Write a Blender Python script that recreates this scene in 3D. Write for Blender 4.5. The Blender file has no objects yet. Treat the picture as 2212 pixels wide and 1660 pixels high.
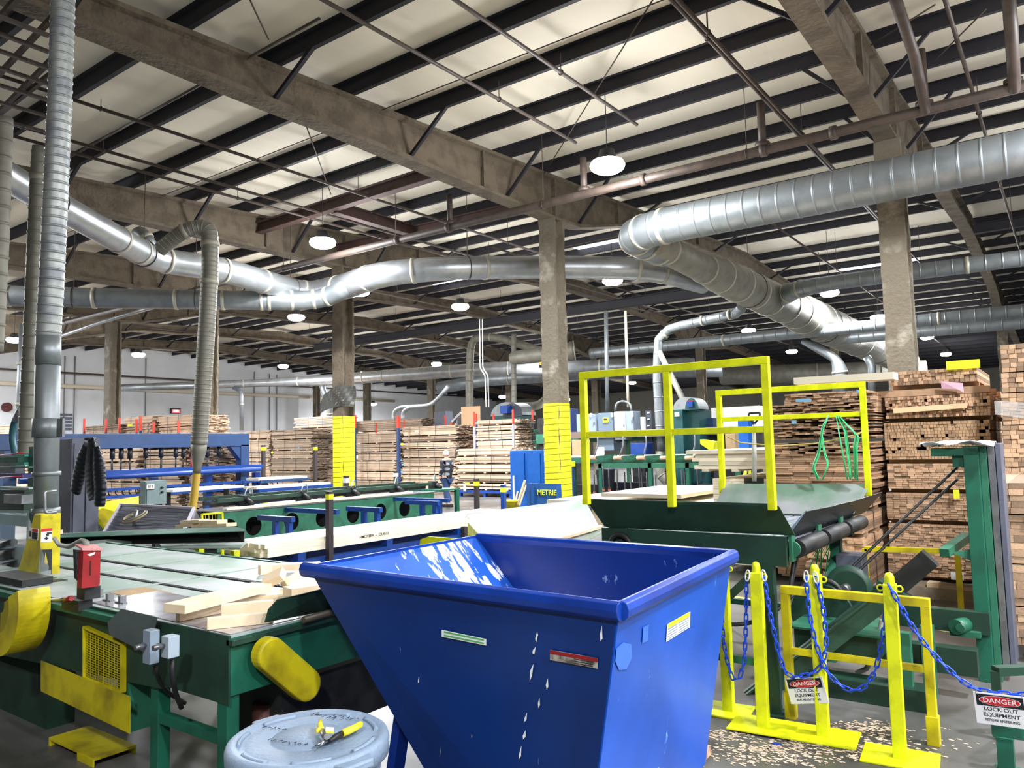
import bpy, math, random
from mathutils import Vector as V, Matrix, Euler
random.seed(7)
SC = bpy.context.scene
COL = SC.collection
PI = math.pi

# ------------------------------------------------------------------ camera
F = 1650.0; CX, CY, CAMZ = 1106.0, 830.0, 1.85
PITCH, ROLL, YAW = math.radians(4.6), math.radians(1.33), math.radians(36.2)
_fh = V((-math.sin(YAW), math.cos(YAW), 0)); _r = V((math.cos(YAW), math.sin(YAW), 0)); _u = V((0, 0, 1))
FW = _fh * math.cos(PITCH) + _u * math.sin(PITCH)
_up = -_fh * math.sin(PITCH) + _u * math.cos(PITCH)
RT = _r * math.cos(ROLL) - _up * math.sin(ROLL)
UP = _up * math.cos(ROLL) + _r * math.sin(ROLL)
EYE = V((0, 0, CAMZ))

def P(px, py, x=None, y=None, z=None, d=None):
    """surveying helper: the place on a real plane (x=, y=, z=) seen in the photo at this pixel"""
    r = FW + RT * ((px - CX) / F) - UP * ((py - CY) / F)
    if x is not None: t = x / r.x
    elif y is not None: t = y / r.y
    elif z is not None: t = (z - CAMZ) / r.z
    else: t = d
    return EYE + r * t

cam = bpy.data.cameras.new('camera')
cam.sensor_width = 36; cam.lens = F / 2212 * 36; cam.clip_start = 0.05; cam.clip_end = 300
cam_o = bpy.data.objects.new('camera', cam)
m3 = Matrix((RT, UP, -FW)).transposed()
cam_o.matrix_world = Matrix.Translation(EYE) @ m3.to_4x4()
COL.objects.link(cam_o); SC.camera = cam_o

# ------------------------------------------------------------------ materials
_M = {}
def mat(name, col=(.5, .5, .5), rough=.5, metal=0., var=0., vscale=4., bump=0., bscale=30., col2=None, mix=(.45, .6),
        tint=False, emit=None, estr=0., alpha=None, stretch=(1, 1, 1), coat=0., rvar=0., spec=None, rnd=0., detail=4.):
    if name in _M: return _M[name]
    m = bpy.data.materials.new(name); m.use_nodes = True; _M[name] = m
    nt = m.node_tree; N = nt.nodes; L = nt.links; b = N['Principled BSDF']
    b.inputs['Base Color'].default_value = (*col, 1); b.inputs['Roughness'].default_value = rough
    b.inputs['Metallic'].default_value = metal
    if coat: b.inputs['Coat Weight'].default_value = coat
    if spec is not None: b.inputs['Specular IOR Level'].default_value = spec
    tc = N.new('ShaderNodeTexCoord'); mp = N.new('ShaderNodeMapping'); mp.inputs['Scale'].default_value = stretch
    L.new(tc.outputs['Object'], mp.inputs['Vector'])
    out = None
    if var or col2:
        n = N.new('ShaderNodeTexNoise'); n.inputs['Scale'].default_value = vscale; n.inputs['Detail'].default_value = detail
        L.new(mp.outputs[0], n.inputs['Vector'])
        mr = N.new('ShaderNodeMapRange'); mr.inputs[1].default_value = mix[0]; mr.inputs[2].default_value = mix[1]
        L.new(n.outputs['Fac'], mr.inputs[0])
        mx = N.new('ShaderNodeMix'); mx.data_type = 'RGBA'
        c2 = col2 if col2 else tuple(c * (1 - var) for c in col)
        mx.inputs[6].default_value = (*col, 1); mx.inputs[7].default_value = (*c2, 1)
        L.new(mr.outputs[0], mx.inputs[0]); out = mx.outputs[2]
        if rvar:
            rr = N.new('ShaderNodeMapRange'); rr.inputs[3].default_value = rough; rr.inputs[4].default_value = min(1, rough + rvar)
            L.new(n.outputs['Fac'], rr.inputs[0]); L.new(rr.outputs[0], b.inputs['Roughness'])
    if tint or rnd:
        hv = N.new('ShaderNodeHueSaturation')
        if tint:
            a = N.new('ShaderNodeAttribute'); a.attribute_name = 'tint'
            oi = N.new('ShaderNodeObjectInfo'); m1 = N.new('ShaderNodeMath'); m1.operation = 'MULTIPLY_ADD'
            L.new(oi.outputs['Random'], m1.inputs[0]); m1.inputs[1].default_value = tint if isinstance(tint, float) else .5; m1.inputs[2].default_value = -(tint if isinstance(tint, float) else .5) / 2
            m2 = N.new('ShaderNodeMath'); m2.operation = 'ADD'; L.new(a.outputs['Fac'], m2.inputs[0]); L.new(m1.outputs[0], m2.inputs[1]); src = m2.outputs[0]
            lo, hi = .3, 1.3
        else:
            a = N.new('ShaderNodeObjectInfo'); src = a.outputs['Random']; lo, hi = 1 - rnd, 1 + rnd
        mr = N.new('ShaderNodeMapRange'); mr.inputs[3].default_value = lo; mr.inputs[4].default_value = hi
        L.new(src, mr.inputs[0]); L.new(mr.outputs[0], hv.inputs['Value'])
        if out: L.new(out, hv.inputs['Color'])
        else: hv.inputs['Color'].default_value = (*col, 1)
        out = hv.outputs[0]
    if out: L.new(out, b.inputs['Base Color'])
    if bump:
        n2 = N.new('ShaderNodeTexNoise'); n2.inputs['Scale'].default_value = bscale; n2.inputs['Detail'].default_value = 3
        L.new(mp.outputs[0], n2.inputs['Vector'])
        bp = N.new('ShaderNodeBump'); bp.inputs['Strength'].default_value = bump; bp.inputs['Distance'].default_value = .03
        L.new(n2.outputs['Fac'], bp.inputs['Height']); L.new(bp.outputs[0], b.inputs['Normal'])
    if emit:
        b.inputs['Emission Color'].default_value = (*emit, 1); b.inputs['Emission Strength'].default_value = estr
    if alpha is not None: b.inputs['Alpha'].default_value = alpha
    return m

def S(*c):  # sRGB 0-255 -> linear
    return tuple((x / 255 / 12.92) if x / 255 <= .04045 else ((x / 255 + .055) / 1.055) ** 2.4 for x in c)

FIREPROOF = mat('sprayed_fireproofing', S(104, 93, 78), .95, var=.3, vscale=3, bump=1., bscale=14)
FIREPALE = mat('sprayed_fireproofing_worn', S(108, 100, 86), .95, col2=S(170, 164, 150), vscale=2.2, mix=(.55, .75), bump=1., bscale=14)
PURLIN = mat('painted_purlin_steel', S(30, 28, 36), .7, var=.25, vscale=2)
REDSTEEL = mat('primer_red_steel', S(84, 62, 58), .65, var=.2)
PIPE = mat('brown_sprinkler_pipe', S(74, 62, 55), .55, var=.3, vscale=6)
CEIL = mat('vinyl_roof_insulation', S(222, 214, 196), .75, var=.10, vscale=.8, bump=.25, bscale=1.2, stretch=(1, .3, 1))
GALV = mat('galvanised_duct', S(134, 140, 143), .42, .65, col2=S(122, 128, 131), vscale=3, rvar=.1)
GALVD = mat('dusty_duct', S(138, 136, 126), .55, .45, col2=S(126, 124, 114), vscale=3, rvar=.1)
GALVB = mat('bright_duct', S(166, 170, 173), .34, .75, col2=S(152, 156, 160), vscale=3, rvar=.1)
SEAL = mat('duct_sealant', S(178, 174, 160), .6, .3, var=.2)
YEL = mat('safety_yellow_paint', S(226, 232, 14), .42, var=.18, vscale=9)
YELD = mat('oily_yellow_paint', S(205, 190, 18), .42, col2=S(150, 135, 20), vscale=5, mix=(.45, .7))
YELPAD = mat('yellow_column_pad', S(240, 236, 24), .6, var=.05)
GRN = mat('machine_green_paint', S(22, 96, 74), .4, var=.25, vscale=5, rvar=.2)
GRND = mat('dark_green_paint', S(28, 62, 48), .42, var=.3, vscale=4, rvar=.2)
GRNM = mat('mid_green_paint', S(44, 108, 84), .45, var=.25, vscale=5)
GRNL = mat('worn_pale_green_steel', S(132, 158, 146), .38, .25, col2=S(172, 186, 180), vscale=2.5, rvar=.25)
GRNW = mat('worn_green_chute', S(118, 150, 130), .35, .35, col2=S(170, 172, 178), vscale=1.6, rvar=.2, mix=(.4, .6))
BLU = mat('machine_blue_paint', S(14, 62, 142), .4, var=.2, vscale=5)
BLUD = mat('gantry_blue_paint', S(38, 66, 110), .45, var=.15)
BLUB = mat('hopper_blue_paint', S(8, 60, 158), .3, col2=S(6, 42, 124), vscale=2, rvar=.15, mix=(.4, .7))
BLUC = mat('cabinet_blue_paint', S(18, 96, 190), .4, var=.1)
BLK = mat('black_rubber', (.012, .012, .014), .55, var=.3)
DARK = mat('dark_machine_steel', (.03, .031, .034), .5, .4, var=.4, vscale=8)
STEEL = mat('bare_steel', S(150, 152, 156), .35, .8, var=.25, vscale=8)
GREY = mat('grey_enclosure_paint', S(132, 148, 164), .45, var=.08)
GREYL = mat('pale_enclosure_paint', S(200, 204, 206), .5, var=.05)
GREYP = mat('slate_panel_paint', S(92, 96, 112), .5, var=.15, vscale=3)
WHITE = mat('white_plastic', S(235, 235, 232), .5)
RED = mat('red_paint', S(146, 26, 30), .4, var=.2, vscale=10)
REDO = mat('orange_red_stake_paint', S(226, 62, 40), .5, var=.1)
ORANGE = mat('orange_paint', S(220, 100, 30), .5)
WOOD = mat('pale_lumber', S(226, 200, 160), .7, var=.12, vscale=3, tint=True, stretch=(1, 1, 1))
WOODF = mat('far_lumber', S(214, 188, 162), .75, var=.15, vscale=3, tint=True)
WOODR = mat('brown_lumber_ends', S(192, 158, 128), .75, var=.2, vscale=9, tint=.9)
WOODH = mat('square_blank_ends', S(206, 170, 134), .75, var=.12, vscale=9, tint=.3)
WOODW = mat('white_lumber', S(240, 230, 208), .65, var=.06, vscale=3, tint=.15)
WOODB = mat('fresh_cut_lumber', S(228, 208, 176), .6, col2=S(206, 180, 146), vscale=4, mix=(.5, .75), stretch=(1, 1, 1), bump=.05, rnd=.06)
CARD = mat('cardboard', S(176, 148, 112), .8, var=.1)
STRAPG = mat('green_plastic_strap', S(60, 190, 120), .4)
STRAPD = mat('dark_strap', S(60, 60, 62), .5)
PADLINE = mat('pad_seam', S(140, 132, 24), .6)
TAPE = mat('label_paper', S(232, 236, 240), .6)
TAPEB = mat('blue_mark_paper', S(120, 180, 215), .6)
YTAG = mat('yellow_tag_paper', S(232, 236, 40), .6)
CHAINB = mat('blue_plastic_chain', S(28, 74, 205), .35)
BRUTE = mat('grey_blue_plastic', S(128, 146, 168), .55, var=.12, vscale=4, bump=.15, bscale=60)
INK = mat('black_ink', (.01, .01, .012), .5)
REDINK = mat('danger_red', S(196, 28, 36), .5)
GREENINK = mat('green_ink', S(90, 170, 90), .5)
JACKET = mat('quilted_nylon', S(20, 24, 36), .45, var=.3, vscale=12)
JEANS = mat('denim', S(38, 62, 104), .8, var=.2)
SKIN = mat('skin', S(205, 160, 140), .6)

# ------------------------------------------------------------------ mesh builder
class MB:
    def __init__(s, M=None):
        s.v = []; s.f = []; s.sm = []; s.t = []; s.M = M; s.tint = .6
    def _add(s, vs, fs, smooth=False):
        b = len(s.v)
        if s.M is not None: vs = [s.M @ V(v) for v in vs]
        s.v += [V(v) for v in vs]
        for f in fs:
            s.f.append(tuple(b + i for i in f)); s.sm.append(smooth); s.t.append(s.tint)
        return s
    def box(s, c, d, R=None):
        x, y, z = (k / 2 for k in d)
        vs = [V((i, j, k)) for i in (-x, x) for j in (-y, y) for k in (-z, z)]
        if R is not None: vs = [R @ v for v in vs]
        vs = [V(c) + v for v in vs]
        return s._add(vs, [(0, 1, 3, 2), (4, 6, 7, 5), (0, 4, 5, 1), (2, 3, 7, 6), (0, 2, 6, 4), (1, 5, 7, 3)])
    def bb(s, x0, x1, y0, y1, z0, z1):
        return s.box(((x0 + x1) / 2, (y0 + y1) / 2, (z0 + z1) / 2), (abs(x1 - x0), abs(y1 - y0), abs(z1 - z0)))
    def bar(s, a, b, w, h=None, up=(0, 0, 1)):
        a = V(a); b = V(b); h = h or w; d = (b - a).normalized(); u = V(up)
        if abs(d.dot(u)) > .98: u = V((0, 1, 0))
        sd = d.cross(u).normalized(); u = sd.cross(d)
        vs = [p + sd * (i * w / 2) + u * (j * h / 2) for p in (a, b) for i, j in ((-1, -1), (1, -1), (1, 1), (-1, 1))]
        return s._add(vs, [(0, 3, 2, 1), (4, 5, 6, 7), (0, 1, 5, 4), (1, 2, 6, 5), (2, 3, 7, 6), (3, 0, 4, 7)])
    def tube(s, pts, r, n=10, caps=True, smooth=True):
        pts = [V(p) for p in pts]; rs = r if isinstance(r, (list, tuple)) else [r] * len(pts)
        d0 = (pts[1] - pts[0]).normalized(); u = V((0, 0, 1)) if abs(d0.z) < .9 else V((1, 0, 0))
        sd = d0.cross(u).normalized(); vs = []
        for i, p in enumerate(pts):
            d = ((pts[i + 1] - p).normalized() if i < len(pts) - 1 else V((0, 0, 0))) + ((p - pts[i - 1]).normalized() if i else V((0, 0, 0)))
            d.normalize(); sd = (sd - d * sd.dot(d)).normalized(); u2 = d.cross(sd)
            for k in range(n):
                a = 2 * PI * k / n; vs.append(p + (sd * math.cos(a) + u2 * math.sin(a)) * rs[i])
        fs = [(i * n + k, i * n + (k + 1) % n, (i + 1) * n + (k + 1) % n, (i + 1) * n + k) for i in range(len(pts) - 1) for k in range(n)]
        s._add(vs, fs, smooth)
        if caps:
            b = len(s.v) - len(vs)
            s.f += [tuple(b + k for k in range(n))[::-1], tuple(b + (len(pts) - 1) * n + k for k in range(n))]
            s.sm += [False, False]; s.t += [s.tint] * 2
        return s
    def cyl(s, a, b, r, n=16, r2=None): return s.tube([a, b], [r, r if r2 is None else r2], n)
    def prism(s, poly, vec):
        n = len(poly); vec = V(vec); vs = [V(p) for p in poly] + [V(p) + vec for p in poly]
        return s._add(vs, [tuple(range(n))[::-1], tuple(range(n, 2 * n))] + [(i, (i + 1) % n, n + (i + 1) % n, n + i) for i in range(n)])
    def plate(s, poly, t):
        poly = [V(p) for p in poly]; nrm = (poly[1] - poly[0]).cross(poly[2] - poly[0]).normalized()
        return s.prism(poly, nrm * t)
    def lathe(s, prof, c=(0, 0, 0), n=24):
        vs = [V((c[0] + r * math.cos(2 * PI * k / n), c[1] + r * math.sin(2 * PI * k / n), c[2] + z)) for r, z in prof for k in range(n)]
        fs = [(i * n + k, i * n + (k + 1) % n, (i + 1) * n + (k + 1) % n, (i + 1) * n + k) for i in range(len(prof) - 1) for k in range(n)]
        s._add(vs, fs, True)
        b = len(s.v) - len(vs)
        s.f += [tuple(b + k for k in range(n))[::-1], tuple(b + (len(prof) - 1) * n + k for k in range(n))]
        s.sm += [False] * 2; s.t += [s.tint] * 2
        return s
    def torus(s, c, R, r, axis=(0, 0, 1), n=20, m=8, arc=2 * PI, a0=0, sq=1.0, ref=None):
        ax = V(axis).normalized(); u = V(ref) if ref else (V((1, 0, 0)) if abs(ax.x) < .9 else V((0, 1, 0)))
        e1 = ax.cross(u).normalized() if not ref else V(ref).normalized(); e2 = ax.cross(e1)
        pts = [V(c) + e1 * math.cos(a0 + arc * k / n) * R + e2 * math.sin(a0 + arc * k / n) * R * sq for k in range(n + 1)]
        return s.tube(pts, r, m)
    def build(s, name, m=None, parent=None, label=None, cat=None, group=None, kind=None, bevel=0., base=True):
        if parent is not None and kind is None and name in SPLIT:
            ps = s.pieces()
            if len(ps) > 1:
                for q in ps: o = q.build(name, m, parent, bevel=bevel)
                return o
        me = bpy.data.meshes.new(name)
        pm = parent.get('_m') if parent is not None else None
        if parent is not None:
            inv = WM[parent.name].inverted()
            lo = V((min(v.x for v in s.v), min(v.y for v in s.v), min(v.z for v in s.v))); hi = V((max(v.x for v in s.v), max(v.y for v in s.v), max(v.z for v in s.v)))
            c = (lo + hi) / 2
            M = WM[parent.name].copy(); M.translation = c       # keeps the parent's turn, origin at the part's centre
            Mi = M.inverted(); vs = [Mi @ v for v in s.v]; local = inv @ M
        else:
            xs = [v.x for v in s.v]; ys = [v.y for v in s.v]; zs = [v.z for v in s.v]
            c = V(((min(xs) + max(xs)) / 2, (min(ys) + max(ys)) / 2, min(zs)))
            M = Matrix.Translation(c); vs = [v - c for v in s.v]; local = M
        me.from_pydata([tuple(v) for v in vs], [], s.f); me.update()
        me.polygons.foreach_set('use_smooth', s.sm)
        if len(set(s.t)) > 1:
            a = me.attributes.new('tint', 'FLOAT', 'FACE'); a.data.foreach_set('value', s.t)
        else:
            a = me.attributes.new('tint', 'FLOAT', 'FACE'); a.data.foreach_set('value', s.t)
        if m is not None: me.materials.append(m)
        o = bpy.data.objects.new(name, me); COL.objects.link(o)
        if parent is not None:
            o.parent = parent
        o.matrix_local = local
        WM[o.name] = M
        if bevel and not SPLITTING:
            md = o.modifiers.new('bevel', 'BEVEL'); md.width = bevel; md.segments = 2; md.limit_method = 'ANGLE'
        tag(o, label, cat, group, kind)
        return o

    def pieces(s):
        p = list(range(len(s.v)))
        def fd(i):
            while p[i] != i: p[i] = p[p[i]]; i = p[i]
            return i
        for f in s.f:
            for k in f[1:]: p[fd(k)] = fd(f[0])
        comps = {}
        for i in range(len(s.v)): comps.setdefault(fd(i), []).append(i)
        bx = [(V((min(s.v[i].x for i in c), min(s.v[i].y for i in c), min(s.v[i].z for i in c))) - V((.004,) * 3), V((max(s.v[i].x for i in c), max(s.v[i].y for i in c), max(s.v[i].z for i in c))) + V((.004,) * 3), c) for c in comps.values()]
        g = list(range(len(bx)))
        def fg(i):
            while g[i] != i: i = g[i]
            return i
        for i in range(len(bx)):
            for j in range(i):
                if all(bx[i][0][k] <= bx[j][1][k] and bx[j][0][k] <= bx[i][1][k] for k in range(3)): g[fg(i)] = fg(j)
        out = {}
        for i in range(len(bx)): out.setdefault(fg(i), set()).update(bx[i][2])
        res = []
        for c in out.values():
            mb = MB(); idx = {}
            for i in sorted(c): idx[i] = len(mb.v); mb.v.append(s.v[i])
            for f, sm, t in zip(s.f, s.sm, s.t):
                if f[0] in c: mb.f.append(tuple(idx[i] for i in f)); mb.sm.append(sm); mb.t.append(t)
            res.append(mb)
        return res
SPLITTING = False
SPLIT = {'leg', 'support_leg', 'end_post', 'post', 'side', 'side_panel', 'door', 'cross_rail', 'foot', 'brace', 'base_beam', 'top_arm', 'end_leg', 'roller_rail', 'mounting_plate', 'skid_base', 'rail', 'guard_bracket', 'grey_arm', 'side_frame', 'side_beam', 'arm'}

WM = {}
def tag(o, label=None, cat=None, group=None, kind=None):
    for k, v in (('label', label), ('category', cat), ('group', group), ('kind', kind)):
        if v: o[k] = v
    return o
def thing(name, label, cat, loc=(0, 0, 0), rz=0., group=None):
    o = bpy.data.objects.new(name, None); COL.objects.link(o); o.empty_display_size = .1
    M = Matrix.Translation(V(loc)) @ Matrix.Rotation(rz, 4, 'Z'); o.matrix_world = M; o.location = loc; o.rotation_euler = (0, 0, rz)
    WM[o.name] = M
    return tag(o, label, cat, group)
def copy_thing(root, loc, rz=0., label=None, group=None, scale=None):
    r = root.copy(); COL.objects.link(r); r.location = loc; r.rotation_euler = (0, 0, rz)
    if scale: r.scale = scale
    WM[r.name] = Matrix.Translation(V(loc)) @ Matrix.Rotation(rz, 4, 'Z')
    if label: r['label'] = label
    if group: r['group'] = group
    for ch in [o for o in root.children]:
        c = ch.copy(); COL.objects.link(c); c.parent = r
        for g in ch.children:
            d = g.copy(); COL.objects.link(d); d.parent = c
    return r
def text(s, size, M, m, parent, name='lettering', depth=.001, sx=1.0, align='CENTER'):
    cu = bpy.data.curves.new(name, 'FONT'); cu.body = s; cu.size = size; cu.extrude = depth; cu.align_x = align; cu.align_y = 'CENTER'
    cu.offset = size * .01
    t = bpy.data.objects.new('tmp_text', cu); COL.objects.link(t)
    bpy.context.view_layer.update()
    me = bpy.data.meshes.new_from_object(t); bpy.data.objects.remove(t); bpy.data.curves.remove(cu)
    me.name = name
    mb = MB()
    vs = [M @ V((v.co.x * sx, v.co.y, v.co.z)) for v in me.vertices]
    mb._add(vs, [tuple(p.vertices) for p in me.polygons]); bpy.data.meshes.remove(me)
    return mb.build(name, m, parent)
def frame(o, ex, ey):
    """matrix with origin o, x along ex, y along ey, z their normal"""
    ex = V(ex).normalized(); ez = ex.cross(V(ey)).normalized(); ey = ez.cross(ex)
    M = Matrix((ex, ey, ez)).transposed().to_4x4(); M.translation = V(o); return M
def cornerbox(pxa, pxm, pxb, py0, py1, y, nm, m_, par, bevel=.003, floor=False):
    """box whose near upright edge stands at (pxm) on plane y; front face reaches pxa, side face reaches pxb"""
    pm = (py0 + py1) / 2; c = P(pxm, py0, y=y); zb = 0 if floor else P(pxm, py1, y=y).z
    xa = P(pxa, pm, y=y).x; r = P(pxb, pm, x=c.x); mb = MB(); mb.bb(xa, c.x, y, max(r.y, y + .01), zb, c.z)
    return mb.build(nm, m_, par, bevel=bevel)
def fillet(pts, r, n=6):
    pts = [V(p) for p in pts]; out = [pts[0]]
    for i in range(1, len(pts) - 1):
        a, b, c = pts[i - 1], pts[i], pts[i + 1]
        rr = min(r, (a - b).length * .48, (c - b).length * .48)
        p0 = b + (a - b).normalized() * rr; p1 = b + (c - b).normalized() * rr
        for k in range(n + 1):
            t = k / n; out.append(p0 * (1 - t) ** 2 + b * 2 * t * (1 - t) + p1 * t * t)
    out.append(pts[-1]); return out
def resample(pts, step):
    out = [pts[0]]
    for a, b in zip(pts, pts[1:]):
        L = (b - a).length; n = max(1, int(round(L / step)))
        for k in range(1, n + 1): out.append(a + (b - a) * (k / n))
    return out
# ------------------------------------------------------------------ the building
XW, XE, YS, YN = -50.5, 22.0, -12.0, 66.0
def roofz(y): return 7.5 + .054 * min(y, 55 - y)
mb = MB(); mb.bb(XW - .3, XE + .3, YS - .3, YN + .3, -.2, 0)
FLOOR = mat('polished_concrete_floor', S(108, 107, 106), .25, col2=S(62, 61, 57), vscale=.7, rvar=.25, mix=(.4, .62), detail=8)
fl = mb.build('floor', FLOOR, kind='structure')
mb = MB()
ys = [YS - .3, 0, 14.55, 27.5, 40.5, YN + .3]
mb._add([(x, y, roofz(y) + dz) for y in ys for x in (XW - .3, XE + .3) for dz in (0, .15)],
        [f for i in range(len(ys) - 1) for f in ((4 * i, 4 * i + 2, 4 * i + 6, 4 * i + 4), (4 * i + 1, 4 * i + 5, 4 * i + 7, 4 * i + 3))]
        + [(0, 1, 3, 2), (4 * 5, 4 * 5 + 2, 4 * 5 + 3, 4 * 5 + 1)])
mb.build('ceiling', CEIL, kind='structure')
WALLW = mat('white_painted_wall', S(236, 238, 242), .7, var=.06, vscale=.6)
WALLG = mat('grey_beige_wall', S(128, 126, 116), .85, var=.12, vscale=.5)
def wall(name, a, b, m, t=.3):
    mb = MB(); a = V(a); b = V(b); d = (b - a).normalized(); nrm = V((d.y, -d.x, 0)) * t
    yy = sorted({a.y, b.y} | ({27.5} if min(a.y, b.y) < 27.5 < max(a.y, b.y) else set()))
    if a.y > b.y: yy = yy[::-1]
    if abs(a.y - b.y) < .01: pts = [a, b]
    else: pts = [V((a.x, y, 0)) for y in yy]
    top = [V((p.x, p.y, roofz(p.y))) for p in pts]
    mb.prism([V((p.x, p.y, 0)) for p in pts] + top[::-1], nrm); return mb.build(name, m, kind='structure')
wall('wall_left', (XW, YS, 0), (XW, YN, 0), WALLW, -.3)
wall('wall_far', (XW, YN, 0), (XE, YN, 0), WALLG, -.3)
wall('wall_right', (XE, YS, 0), (XE, YN, 0), WALLG, .3)
wall('wall_back', (XW, YS, 0), (XE, YS, 0), WALLG, .3)
# skylight panels in the roof
def roofP(px, py, off=0.):
    r = FW + RT * ((px - CX) / F) - UP * ((py - CY) / F)
    n = V((0, -.054, 1)); t = (7.5 + off - n.dot(EYE)) / n.dot(r); p = EYE + r * t
    if p.y > 27.5:
        n = V((0, .054, 1)); t = (7.5 + .054 * 55 + off - n.dot(EYE)) / n.dot(r); p = EYE + r * t
    return p
SKY = mat('skylight_panel', (.9, .92, 1), .6, emit=(.86, .92, 1), estr=4.)
for i, (px, py, w) in enumerate([(1748, 450, 2.2), (1305, 530, 2.0), (1890, 571, 3.0), (1237, 668, 2.6), (1530, 626, 2.0), (965, 607, 2.0)]):
    c = roofP(px, py, -.03); mb = MB()
    z = roofz(c.y) - .012; mb.box((c.x, c.y, z), (w, .8, .016), Matrix.Rotation(math.atan(.054 if c.y < 27.5 else -.054), 3, 'X'))
    mb.build('window_%d' % (i + 1), SKY, kind='structure')

# purlins
k = 0
Zsec = [(-.055, 0), (.004, 0), (.004, -.232), (.055, -.232), (.055, -.24), (-.004, -.24), (-.004, -.008), (-.055, -.008)]
for i in range(-16, 37):
    y = 12.73 + 1.46 * i
    if y < YS + .2 or y > YN - .2 or abs(y - 27.5) < .3: continue
    mb = MB(); z = roofz(y) - .004
    mb.prism([(XW, y + a * 1.3, z + b) for a, b in Zsec], (XE - XW, 0, 0))
    # bolt washers near each frame line
    zone = 'nearest bays' if y < 14 else ('middle bays' if y < 40 else 'far bays')
    mb.build('roof_purlin', PURLIN, label='long black steel roof purlin under the cream ceiling, ' + zone, cat='roof purlin',
             group='roof purlins ' + zone)
# fireproofed girders and posts
COLX = [-49.8, -43.4, -36.8, -29.7, -23.2, -16.55, -9.42, -2.3, 4.8, 11.9]
def girder(x, label):
    t = thing('roof_girder', label, 'roof girder', (x, 14.55, 7.0), group=None)
    st = [(YS, 7.0 - .3), (0, 7.0), (14.55, 7.0), (15.6, 7.05), (19, 7.85), (27.5, 8.2), (36, 7.85), (39.4, 7.05), (40.5, 7.0), (41.6, 7.05), (45, 7.4), (YN, 6.3)]
    yy = sorted({a for a, b in st} | {YS + 1.0 * j for j in range(78)})
    def bot(y):
        for (a, b), (c, d) in zip(st, st[1:]):
            if a <= y <= c: return b + (d - b) * (y - a) / (c - a)
    rnd = random.Random(int(x * 10)); vs = []; fs = []
    n = 12
    for y in yy:
        zt = roofz(y) - .245; zb = min(bot(y), zt - .4); j = lambda: rnd.uniform(-.012, .012)
        hw = .17
        sec = [(-hw, zb), (hw, zb), (hw, zb + .07), (.06, zb + .1), (.06, zt - .08), (hw, zt - .06), (hw, zt), (-hw, zt), (-hw, zt - .06), (-.06, zt - .08), (-.06, zb + .1), (-hw, zb + .07)]
        vs += [(x + a + j(), y, b + (j() if b < zt - .01 else 0)) for a, b in sec]
    for i in range(len(yy) - 1):
        for q in range(n): fs.append((i * n + q, (i + 1) * n + q, (i + 1) * n + (q + 1) % n, i * n + (q + 1) % n))
    fs += [tuple(range(n)), tuple((len(yy) - 1) * n + q for q in range(n))[::-1]]
    mb = MB(); mb._add(vs, fs); mb.build('beam', FIREPROOF, t)
    for y in (3.2, 11.9, 14.55, 17.6, 23, 33, 37.6, 40.5):
        for s in (-1, 1):
            m2 = MB(); z0 = bot(y) + .09; m2.bb(x + s * .06, x + s * .15, y - .03, y + .03, z0, roofz(y) - .32); m2.build('stiffener', FIREPROOF, t)
    i = -8
    for i in range(-8, 25, 2 if x < -20 else 1):
        y = 12.73 + 1.46 * i
        if not (-2 < y < 48) or abs(y - 27.5) < .8: continue
        s_list = (-1, 1) if i % 2 == 0 else ()
        if x > -20 and i % 2: continue
        for s in s_list:
            m2 = MB(); b = bot(y)
            m2.bar((x + s * .1, y, b + .12), (x + s * .95, y + .04, roofz(y) - .2), .06, .06); m2.build('flange_brace', PURLIN, t)
    return t
names = {-49.8: 'farthest left, against the white wall', -43.4: 'second from the white wall', -36.8: 'third from the white wall',
         -29.7: 'over the far left lamp beside the tall duct', -23.2: 'over the gantry and the tapering drop duct', -16.55: 'carried by the post with the torn plastic sheet',
         -9.42: 'crossing the picture centre from the upper left', -2.3: 'passing the upper right above the wrapped lumber', 4.8: 'beyond the right edge', 11.9: 'rightmost'}
for x in COLX[1:9]:
    girder(x, 'brown fireproofed roof girder ' + names[x])

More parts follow.
